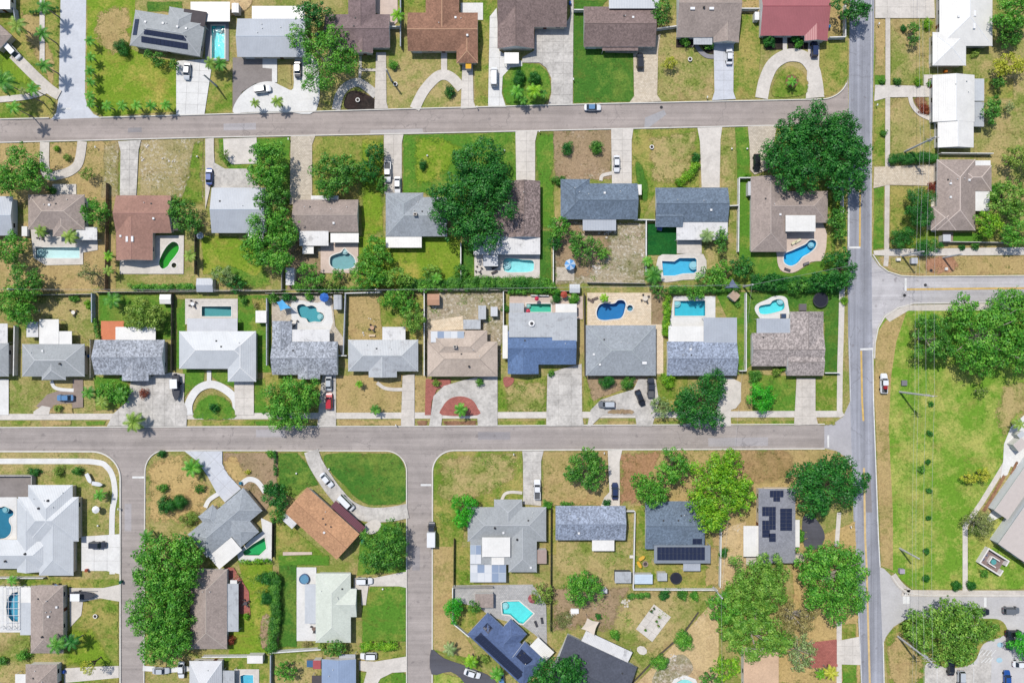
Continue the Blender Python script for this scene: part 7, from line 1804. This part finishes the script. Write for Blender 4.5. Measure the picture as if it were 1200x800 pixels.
umbrella(668, 310, 6.5, (96, 160, 220), (196, 214, 232), 'blue and white umbrella beside the bare sandy yard slab'); umbrella(380, 348.5, 5.5, (50, 104, 190), (58, 116, 204), 'blue umbrella at the rear of the clover pool'); umbrella(112, 597, 4.5, (244, 244, 244), (236, 236, 238), 'white umbrella on the lawn of the large grey house')
umbrella(234, 276, 4.2, (150, 162, 176), (136, 150, 166), 'grey umbrella beside the olive rear lawn'); umbrella(624, 701, 5.5, (150, 76, 84), (176, 110, 108), 'faded red umbrella at the turquoise pool'); umbrella(629, 350, 2.6, (206, 60, 90), (206, 60, 90), 'small pink umbrella behind the green teal pool'); umbrella(619, 364.5, 2.6, (206, 60, 80), (220, 90, 110), 'small red umbrella at the pool corner of the blue house')
umbrella(661, 345, 4, (186, 84, 66), (170, 76, 60), 'rust red umbrella between the round bushes')
def sail(pts, c, label, z=2.6):
    cx = sum(p[0] for p in pts) / len(pts); cy = sum(p[1] for p in pts) / len(pts); wx, wy = W(cx, cy, z); root = thing('shade_sail', label, 'shade sail', (wx, wy, gz(cx, cy)))
    P = [(W(*p, z)[0] - wx, W(*p, z)[1] - wy) for p in pts]
    if area(P) < 0: P = P[::-1]
    n = len(P); m = MB(); rim = []
    for i in range(n):
        a, b = P[i], P[(i + 1) % n]; zi = z + (.35 if i % 2 else 0); zj = z + (.35 if (i + 1) % 2 else 0)
        for t in (0, .25, .5, .75):
            s_ = 1 - .14 * math.sin(math.pi * t); rim.append(((a[0] + (b[0] - a[0]) * t) * s_, (a[1] + (b[1] - a[1]) * t) * s_, zi + (zj - zi) * t))
    for i in range(len(rim)): m.poly([(0, 0, z + .1), rim[i], rim[(i + 1) % len(rim)]])
    m.build('cloth', plain(c, .9, .06), root)
    for p in P: q = MB(); q.cyl(p[0] * 1.04, p[1] * 1.04, 0, z + .4, .05, 8); q.build('post', plain((120, 122, 126), .5, .05), root)
sail([(325, 354), (331, 351), (342, 361), (329, 364)], (96, 180, 232), 'light blue shade sail in the sandy deck yard'); sail([(688, 723), (702, 728), (696, 743), (681, 736)], (226, 212, 196), 'beige four cornered shade sail beside the slate house'); sail([(849, 337.5), (858, 327), (866, 337.5)], (112, 124, 150), 'grey blue triangular shade sail at the hedge')
LM = {}
def lounger(x, y, rot, c, label, group=None):
    if c not in LM:
        a = MB(); a.box(-.6, -.32, .3, .95, .32, .38); b = MB(); b.hexa([(-.95, -.32, .62), (-.6, -.32, .3), (-.6, .32, .3), (-.95, .32, .62)], [(-.95, -.32, .7), (-.6, -.32, .38), (-.6, .32, .38), (-.95, .32, .7)]); l = MB(); l.box(-.03, -.03, 0, .03, .03, .3)
        LM[c] = (a.mesh('seat', plain(c, .8, .05)), b.mesh('backrest', plain(c, .8, .05)), l.mesh('leg', plain((90, 90, 92), .5, 0)))
    wx, wy = W(x, y, .3); root = thing('sun_lounger', label, 'sun lounger', (wx, wy, gz(x, y)), -math.radians(rot), group); put('seat', LM[c][0], root); put('backrest', LM[c][1], root)
    for sx in (-.5, .85):
        for sy in (-.27, .27): put('leg', LM[c][2], root, (sx, sy, 0))
lounger(580, 313.5, -25, (70, 66, 70), 'dark lounger nearer the speckled house on the pale pool deck'); lounger(579.5, 319, -25, (80, 74, 76), 'dark lounger farther from the speckled house on the pale pool deck'); lounger(930, 284.5, -30, (232, 226, 190), 'cream lounger nearer the big taupe house'); lounger(934.5, 282.5, -30, (232, 226, 190), 'cream lounger farther from the big taupe house')
lounger(944, 309, -20, (120, 116, 120), 'grey lounger on the curved rim of the angled pool'); lounger(922, 316, 20, (90, 84, 90), 'dark lounger at the foot of the angled pool'); lounger(628, 740 - 10, 70, (70, 70, 76), 'black lounger on the turquoise pool deck, nearer the fence'); lounger(635, 726, 80, (70, 72, 78), 'black lounger on the turquoise pool deck by the black fence')
for i, (x, y, r) in enumerate(((692, 352, 30), (697, 350, -20))): lounger(x, y, r, (120, 104, 96), 'brown lounger on the travertine deck, nearer the fence' if i == 0 else 'brown lounger on the travertine deck, nearer the palm')
def table_set(x, y, c, label, n=4, r=.55):
    wx, wy = W(x, y, .7); root = thing('garden_table', label, 'garden table', (wx, wy, gz(x, y))); m = MB(); m.cyl(0, 0, .68, .73, r, 16); m.build('tabletop', plain(c, .5, .05), root); m = MB(); m.cyl(0, 0, 0, .68, .06, 8); m.build('leg', plain((80, 80, 82), .5, 0), root)
    for i in range(n):
        a = 6.2832 * i / n + .5; d = r + .35; cr = thing('garden_chair', 'chair set around the ' + label.split(' with ')[0], 'chair', (wx + d * math.cos(a), wy + d * math.sin(a), gz(x, y)), a, 'chairs at the ' + label.split(' with ')[0])
        m = MB(); m.box(-.24, -.24, .4, .24, .24, .46); m.build('seat', plain((86, 80, 80), .7, .05), cr); m = MB(); m.box(.2, -.24, .46, .26, .24, .9); m.build('backrest', plain((96, 90, 90), .7, .05), cr)
        for sx in (-.2, .2):
            for sy in (-.2, .2): m = MB(); m.box(sx - .02, sy - .02, 0, sx + .02, sy + .02, .4); m.build('leg', plain((80, 80, 82), .5, 0), cr)
table_set(756, 349.5, (224, 212, 196), 'round pale table on the travertine deck', 4, .75); table_set(48, 277, (150, 140, 134), 'dark table on the long cyan pool patio'); table_set(561, 316, (210, 204, 198), 'pale table on the pale pool deck'); table_set(371, 722, (120, 110, 104), 'brown table by the corrugated cover of the pale green house', 3); table_set(368, 736, (130, 110, 100), 'small table near the dry shrub patio', 3)
table_set(288, 706, (90, 84, 90), 'dark table on the red brick patio', 4); table_set(390 - 45, 378, (230, 224, 216), 'white table at the clover pool deck', 3); table_set(66, 686, (120, 140, 176), 'blue table by the large grey house side', 3); table_set(436, 384, (200, 160, 130), 'clay coloured table on the tan yard', 4)
table_set(226, 356, (236, 236, 234), 'white table on the teal rectangular pool deck', 4); table_set(86, 366, (236, 230, 220), 'white ring table on the dry rear yard', 3)
def round_pool(x, y, r, label):
    wx, wy = W(x, y, .8); root = thing('above_ground_pool', label, 'swimming pool', (wx, wy, gz(x, y))); R_ = r * S; m = MB(); n = 24; m.cyl(0, 0, 0, .55, R_ * .93, n); m.build('basin', plain((150, 190, 214), .5, .05), root)
    m = MB()
    for i in range(n):
        a, b = 2 * math.pi * i / n, 2 * math.pi * (i + 1) / n; q = [(R_ * f * math.cos(t), R_ * f * math.sin(t)) for f, t in ((.92, a), (1, a), (1, b), (.92, b))]; m.hexa([(*p, 0) for p in q], [(*p, .8) for p in q])
    m.build('rim', plain((96, 120, 160), .5, .05), root); m = MB(); m.cyl(0, 0, .68, .7, R_ * .92, n); m.build('water', water((150, 190, 214)), root)
round_pool(356.5, 678, 5.8, 'round blue above ground pool behind the pale green house')
def spa_box(x, y, w, d, label, rot=0, c=(60, 80, 110)):
    wx, wy = W(x, y, .8); root = thing('hot_tub', label, 'hot tub', (wx, wy, gz(x, y)), -math.radians(rot)); a, b = w * S / 2, d * S / 2; m = MB(); m.box(-a, -b, 0, a, b, .75); m.build('shell', plain((150, 140, 132), .7, .05), root); m = MB(); m.box(-a * .94, -b * .94, .75, a * .94, b * .94, .86); m.build('cover', plain(c, .7, .06), root)
spa_box(918, 370, 6, 5, 'dark blue covered tub beside the peanut pool'); spa_box(773, 268, 6, 4, 'white edged tub on the artificial turf', 15, (84, 110, 170)); spa_box(365, 777, 11, 8, 'tub with blue cover in the corner yard', 0, (70, 110, 150)); spa_box(941, 360, 8, 8, 'grey brick grill counter tub beside the trampoline', 0, (110, 104, 108))

# ---------------------------------------------------------------- screened pool cage
def cage():
    z = 2.7; x0, y0 = W(-3, 737, z); x1, y1 = W(23, 688, z); root = thing('pool_cage', 'white framed screen cage over the half round pool', 'pool cage', (x0, y0, 0)); w, d = x1 - x0, y1 - y0
    fm = plain((240, 240, 242), .5, .02)
    for i in range(5):
        m = MB(); x = w * i / 4; m.box(x - .05, 0, z, x + .05, d, z + .1); m.build('rafter', fm, root); 
        for yy in (0, d): m = MB(); m.box(x - .05, yy - .05, 0, x + .05, yy + .05, z); m.build('post', fm, root)
    for i in range(7):
        m = MB(); y = d * i / 6; m.box(0, y - .04, z + .012, w, y + .04, z + .09); m.build('purlin', fm, root)
cage()

# ---------------------------------------------------------------- stone enclosure by the hall
def enclosure():
    cx, cy = 1165, 658; wx, wy = W(cx, cy, 1.5); root = thing('stone_enclosure', 'roofless white walled enclosure with a teal basin beside the hall', 'enclosure', (wx, wy, gz(cx, cy)), -math.radians(32)); k = S; wm = concrete((238, 234, 230), .06)
    a, b = 14.5 * k, 10.5 * k
    for n, (x0, y0, x1, y1) in enumerate(((-a, b - .35, a, b), (-a, -b + .36, -a + .35, b - .36), (-a, -b, a, -b + .35), (a - .35, -b + .36, a, -b + 1.8), (a - .35, b - 1.8, a, b - .36), (-1.0, -.9, -.7, 1.1), (-.69, -1.2, 1.6, -.9), (-.69, .9, 1.6, 1.2))): m = MB(); m.box(x0, y0, 0, x1, y1, 1.5 if n < 5 else .9); m.build('wall', wm, root)
    m = MB(); m.box(-a + .2, -b + .2, -.05, a - .2, b - .2, .06); m.build('floor', pavers((160, 140, 136), (146, 128, 124)), root); m = MB(); m.cyl(.6, 0, .05, .5, .75, 16); m.build('basin', plain((96, 170, 170), .4, .1), root)
    for x, y in ((-a + 1.3, 0.6), (-a + 1.2, -.8)): m = MB(); m.box(x - .4, y - .3, .05, x + .4, y + .3, .45); m.build('bench', plain((110, 116, 140), .7, .1), root)
enclosure()

# ---------------------------------------------------------------- utility poles and wires
PW = (150, 140, 128)
def pole(bx, by, h, label, arms=True, c=(214, 214, 216), group=None):
    x, y = W(bx, by); root = thing('utility_pole', label, 'utility pole', (x, y, gz(bx, by)), 0, group); m = MB(); m.tube([(0, 0, -.2), (0, 0, h)], [.3, .2], 10); m.build('pole', bark(c), root)
    if arms:
        for z in (h - .5, h - 1.9):
            m = MB(); m.box(-1.25, -.07, z - .07, 1.25, .07, z + .07); a = m.build('crossarm', bark((168, 160, 150)), root)
            for xx in (-1.1, -.5, .5, 1.1): m = MB(); m.cyl(xx, 0, z + .07, z + .3, .07, 8); m.build('insulator', plain((214, 210, 204), .4, .05), a)
        m = MB(); m.cyl(.45, 0, h - 3.6, h - 2.5, .3, 12); m.build('transformer', plain((176, 180, 184), .5, .05), root)
    else:
        m = MB(); m.box(-.5, -.05, h - .45, .5, .05, h - .35); m.build('crossarm', bark((168, 160, 150)), root); m = MB(); m.cyl(0, 0, h, h + .25, .12, 8); m.build('cap', plain((226, 226, 224), .4, .05), root)
pole(1060, 178, 14, 'tall utility pole beside the clipped dark hedge by the main road'); pole(1057, 300, 10, 'utility pole beside the low dark tree and sandy strip', False); pole(1105, 302, 8, 'leaning looking pole on the sandy strip with a long shadow', False); pole(1054, 459, 15.2, 'tall utility pole on the big green behind the work pickup'); pole(1054, 642, 9, 'shorter pole on the big green near the parking approach', False); pole(1052, 745, 15.2, 'tall utility pole beside the parking lot entrance')
pole(446.5, 341.5, 7.5, 'rear lot pole at the white fence of the tan yard', False); pole(871, 336, 7.5, 'rear lot pole at the thick dark hedge', False); pole(836, 688, 8, 'pole where the white fence lines meet', False); pole(254, 101, 8, 'thin street pole on the narrow lawn by the white drive', False); pole(459, 95, 8, 'thin street pole by the mauve house drive', False); pole(33, 341, 7.5, 'rear lot pole beside the fresh green tree', False)
def wire(pts, label, cat='power line', r=.022, sag=.8, group=None, c=(190, 192, 194)):
    x0, y0, z0 = pts[0]; root = thing('power_line', label, cat, (x0, y0, 0), 0, group)
    for a, b in zip(pts[:-1], pts[1:]):
        m = MB(); n = 8; m.tube([(a[0] + (b[0] - a[0]) * t - x0, a[1] + (b[1] - a[1]) * t - y0, a[2] + (b[2] - a[2]) * t - sag * 4 * t * (1 - t)) for t in [i / n for i in range(n + 1)]], r, 4); m.build('wire', plain(c, .5, 0), root)
def at(px, py, dx, z): x, y = W(px, py); return (x + dx, y, z)
for dx, zz, lb in ((-1.1, 13.6, 'upper wire over the green, on the side of the road'), (1.1, 13.6, 'upper wire over the green, on the side away from the road'), (-.2, 7.8, 'lower cable along the road poles, on the side of the road'), (.75, 7.8, 'lower cable along the road poles, on the side away from the road')):
    wire([at(1062, -140, dx, zz), at(1060, 178, dx, zz), at(1054, 459, dx, zz + .6 * (zz > 9)), at(1052, 745, dx, zz + .6 * (zz > 9)), at(1050, 1020, dx, zz)], lb)
for dz, lb in ((7.0, 'cable over the rear fences, the upper of two'), (5.6, 'cable over the rear fences, the lower of two')): wire([(*W(-300, 341.5), dz), (*W(33, 341), dz), (*W(446.5, 341.5), dz), (*W(871, 336), dz), (*W(1057, 300), dz + 1)], lb, r=.018, sag=.5)
wire([(*W(871, 336), 7.0), (*W(836, 688), 7.4), (*W(842, 960), 7)], 'cable crossing the middle street to the fence junction pole', r=.018, sag=1.0)

# ---------------------------------------------------------------- small street things
def mailbox(x, y, label, group='mailboxes along the kerbs'):
    wx, wy = W(x, y, 1); root = thing('mailbox', label, 'mailbox', (wx, wy, gz(x, y)), 0, group); m = MB(); m.box(-.05, -.05, 0, .05, .05, 1.0); m.build('post', plain((190, 186, 180), .7, .05), root); m = MB(); m.hexa([(-.14, -.26, 1.0), (.14, -.26, 1.0), (.14, .26, 1.0), (-.14, .26, 1.0)], [(-.1, -.26, 1.24), (.1, -.26, 1.24), (.1, .26, 1.24), (-.1, .26, 1.24)]); m.build('box', plain((240, 240, 238), .4, .03), root)
for x, y, l in ((559, 125.5, 'white mailbox at the orange brown house drive'), (829, 114, 'white mailbox on the dry lawn corner by the pale blue drive'), (672, 93, 'white post box on the edge of the deep green lawn'), (112, 172.5, 'white mailbox beside the curved driveway'), (338, 163, 'white mailbox under the tall bright tree'), (632, 154, 'mailbox at the corner of the dry patch with two shrubs'), (602, 532, 'white mailbox on the corner lawn by the middle street'), (708, 530.5, 'mailbox below the spiky dark tree'), (464, 498, 'dark topped mailbox by the tan front yard'), (139, 596, 'mailbox on the narrow verge of the side street'), (997, 617, 'mailbox on the verge below the dark glossy oak'), (1030, 28, 'white box on the verge of the white house'), (1028, 123, 'white box on the verge across from the oak')): mailbox(x, y, l)
def bin_(x, y, c, label):
    wx, wy = W(x, y, 1); root = thing('wheelie_bin', label, 'bin', (wx, wy, gz(x, y))); m = MB(); m.hexa([(-.25, -.3, .05), (.25, -.3, .05), (.25, .3, .05), (-.25, .3, .05)], [(-.3, -.36, 1.0), (.3, -.36, 1.0), (.3, .36, 1.0), (-.3, .36, 1.0)]); m.build('body', plain(c, .5, .05), root); m = MB(); m.box(-.33, -.4, 1.0, .33, .4, 1.08); m.build('lid', plain(tuple(int(v * .8) for v in c), .5, .05), root)
    for s_ in (-.24, .24): m = MB(); m.box(s_ - .04, .3, 0, s_ + .04, .46, .2); m.build('wheel', plain((36, 36, 38), .7, 0), root)
bin_(141, 682, (30, 110, 84), 'green bin at the kerb of the side street'); bin_(74, 787, (40, 90, 190), 'blue bin beside the lower edge brown roof'); bin_(104, 417, (40, 110, 180), 'blue bin between the light grey and speckled houses'); bin_(281.5, 566, (40, 150, 190), 'blue bin on the white drive of the diagonal house'); bin_(425, 634, (60, 160, 150), 'teal bin at the corner of the orange tan house'); bin_(101, 668, (206, 100, 70), 'orange tub beside the large grey house'); bin_(1109, 83, (222, 130, 40), 'orange cart between the two white roofed houses')
bin_(371, 40, (60, 100, 180), 'blue bin at the side of the mauve brown house'); bin_(972, 31, (40, 130, 200), 'blue bin in the fenced corner of the red roofed house'); bin_(668, 3, (40, 110, 200), 'blue bin at the upper edge by the dark brown house')
def manhole(x, y, label):
    wx, wy = W(x, y); root = thing('manhole_cover', label, 'manhole cover', (wx, wy, gz(x, y))); m = MB(); m.cyl(0, 0, 0, .02, .36, 18); m.build('lid', plain((44, 44, 48), .6, .2), root); m = MB()
    for i in range(18):
        a, b = 6.2832 * i / 18, 6.2832 * (i + 1) / 18; q = [(f * math.cos(t), f * math.sin(t)) for f, t in ((.37, a), (.46, a), (.46, b), (.37, b))]; m.hexa([(*p, 0) for p in q], [(*p, .026) for p in q])
    m.build('ring', plain((96, 96, 98), .6, .1), root)
manhole(1084.5, 334, 'manhole cover on the stop bar side of the cross street'); manhole(1060, 346, 'manhole cover nearest the cross street junction'); manhole(1091, 317, 'drain cover in the concrete pad on the sandy strip'); manhole(775, 126, 'dark drain cover on the top street by the paver drive')
def utility_box(x, y, w, d, h, c, label):
    wx, wy = W(x, y, h); root = thing('utility_box', label, 'utility box', (wx, wy, gz(x, y))); a, b = w * S / 2, d * S / 2; m = MB(); m.box(-a, -b, 0, a, b, h); m.build('cabinet', plain(c, .6, .06), root); m = MB(); m.box(-a - .04, -b - .04, h, a + .04, b + .04, h + .06); m.build('lid', plain(tuple(min(255, v + 10) for v in c), .6, .06), root)
utility_box(1071.5, 305.5, 7, 6.5, 1.0, (186, 188, 196), 'pale grey utility cabinet on the sandy strip'); utility_box(1057, 669, 5.5, 5, 1.0, (170, 160, 176), 'lavender grey utility box near the parking approach'); utility_box(1059.5, 448.5, 6, 6, .5, (120, 118, 124), 'dark grey utility slab beside the tall pole on the green'); utility_box(1053, 304, 4.5, 3, .7, (226, 224, 220), 'small white utility box on the sandy strip')
utility_box(29, 271, 6, 11, 1.1, (224, 224, 222), 'white pump cabinet beside the long cyan pool'); utility_box(887, 19, 5, 9, 1.8, (230, 230, 232), 'white locker at the red roofed house wall')
for x, y, l in ((1095, 478, 'x'),): pass
def bird_bath(x, y, label, ring=True):
    wx, wy = W(x, y, .8); root = thing('planter', label, 'planter', (wx, wy, gz(x, y))); m = MB(); m.cyl(0, 0, 0, .5, .45, 16, 0, .62); m.build('bowl', plain((236, 234, 230), .6, .05), root); m = MB(); m.cyl(0, 0, .5, .53, .4, 14); m.build('soil', plain((60, 48, 40), .9, .1), root)
bird_bath(809, 69, 'white ring planter on the dry lawn of the skylight house'); bird_bath(419, 117, 'pale stone planter in the black mulch bed'); bird_bath(764, 172, 'white planter in the olive lawn of the slate turf house'); bird_bath(463, 98, 'white statue base at the mauve house drive'); bird_bath(111, 722, 'white garden ornament on the green corner lawn')

def garden_light(x, y, label):
    wx, wy = W(x, y); root = thing('garden_light', label, 'garden light', (wx, wy, gz(x, y)), 0, 'white lights standing on the lawns'); m = MB(); m.cyl(0, 0, 0, .5, .05, 8); m.build('post', plain((200, 200, 200), .5, .03), root); m = MB(); m.dome(0, 0, .45, .26, .26, .26, 10, 4); m.build('globe', plain((246, 246, 244), .3, .02), root, smooth=True)
for x, y, l in ((591, 177, 'white light beside the huge dark oak nearer the slab drive'), (501, 183, 'white light above the round dark shrub'), (857, 175, 'white light on the dry half of the striped lawn'), (875, 175, 'white light on the green half of the striped lawn'), (348, 554, 'white light on the mown lawn above the orange tan house'), (449, 689, 'white light at the head of the bright front lawn'), (386, 549, 'white light at the rim of the big mown oval'), (232, 184, 'white light on the stony lawn'), (116, 615, 'white light below the white umbrella')): garden_light(x, y, l)

for i, (x, y, r, st) in enumerate(((763, 715, 2.2, 'dark'), (766, 712, 1.8, 'mid'), (772, 722, 2.0, 'olive'), (769, 727, 1.7, 'mid'), (771, 732, 1.8, 'olive'), (756, 737, 1.6, 'mid'))):
    wx, wy = W(x, y, .4); root = thing('potted_plant', 'potted plant standing on the pale slab pad, ' + ('darkest and nearest the white fence', 'right beside the darkest one', 'at the rounded corner', 'in the middle cluster', 'lowest of the middle cluster', 'alone towards the slate house')[i], 'potted plant', (wx, wy, gz(x, y)), 0, 'pots on the slab pad')
    m = MB(); m.cyl(0, 0, 0, .4, .2, 12, 0, .28); m.build('pot', plain((150, 96, 72), .8, .1), root)
    rg = np.random.default_rng(i); n = 60; P = rg.normal(size=(n, 3)) * r * S * .45 + np.array([0, 0, .65]); N = rg.normal(size=(n, 3)) + np.array([0, 0, 1]); N /= np.linalg.norm(N, axis=1, keepdims=True); put('foliage', quads_mesh('foliage', P, N, np.full(n, .26), lmat(st), rng=rg), root)
shed(1195, 521, 13, 11, 'commercial', 'grey flat roofed porch on the round white forecourt', -40, gable=False, cat='porch', name='porch', h=2.6)
shed(1196, 509, 8, 6, 'lightgrey', 'small grey canopy above the forecourt porch', -40, gable=False, cat='canopy', name='canopy', h=2.4)

boat(752, 653, -35, 'yellow kayak on the dry yard, nearer the slate solar house', 1.9, 1.0, False, (226, 180, 70)); boat(749, 661, 60, 'yellow kayak on the dry yard, nearer the white fence', 2.1, .9, False, (230, 176, 56))
def fire_ring(x, y, label):
    wx, wy = W(x, y); root = thing('fire_pit', label, 'fire pit', (wx, wy, gz(x, y))); n = 12
    for i in range(n):
        a, b = 6.2832 * i / n + .03, 6.2832 * (i + 1) / n - .03; m = MB(); q = [(r * math.cos(t), r * math.sin(t)) for r, t in ((.55, a), (.82, a), (.82, b), (.55, b))]; m.hexa([(*v, 0) for v in q], [(*v, .32) for v in q]); m.build('stone', plain((170, 150, 140), .9, .1), root)
    m = MB(); m.cyl(0, 0, 0, .06, .54, 14); m.build('ash', plain((84, 78, 76), .9, .1), root)
fire_ring(756, 660, 'stone fire ring beside the yellow kayaks')
utility_box(673.5, 715.5, 9, 5, .6, (238, 238, 236), 'white storage box in the littered yard'); utility_box(740, 652, 4, 3, .6, (220, 214, 204), 'small pale box at the white yard fence'); utility_box(436, 393, 7, 2, .4, (206, 184, 156), 'low timber bench box on the tan yard'); utility_box(1109, 315, 3, 3, .4, (214, 210, 204), 'small pale block on the red sandy strip')
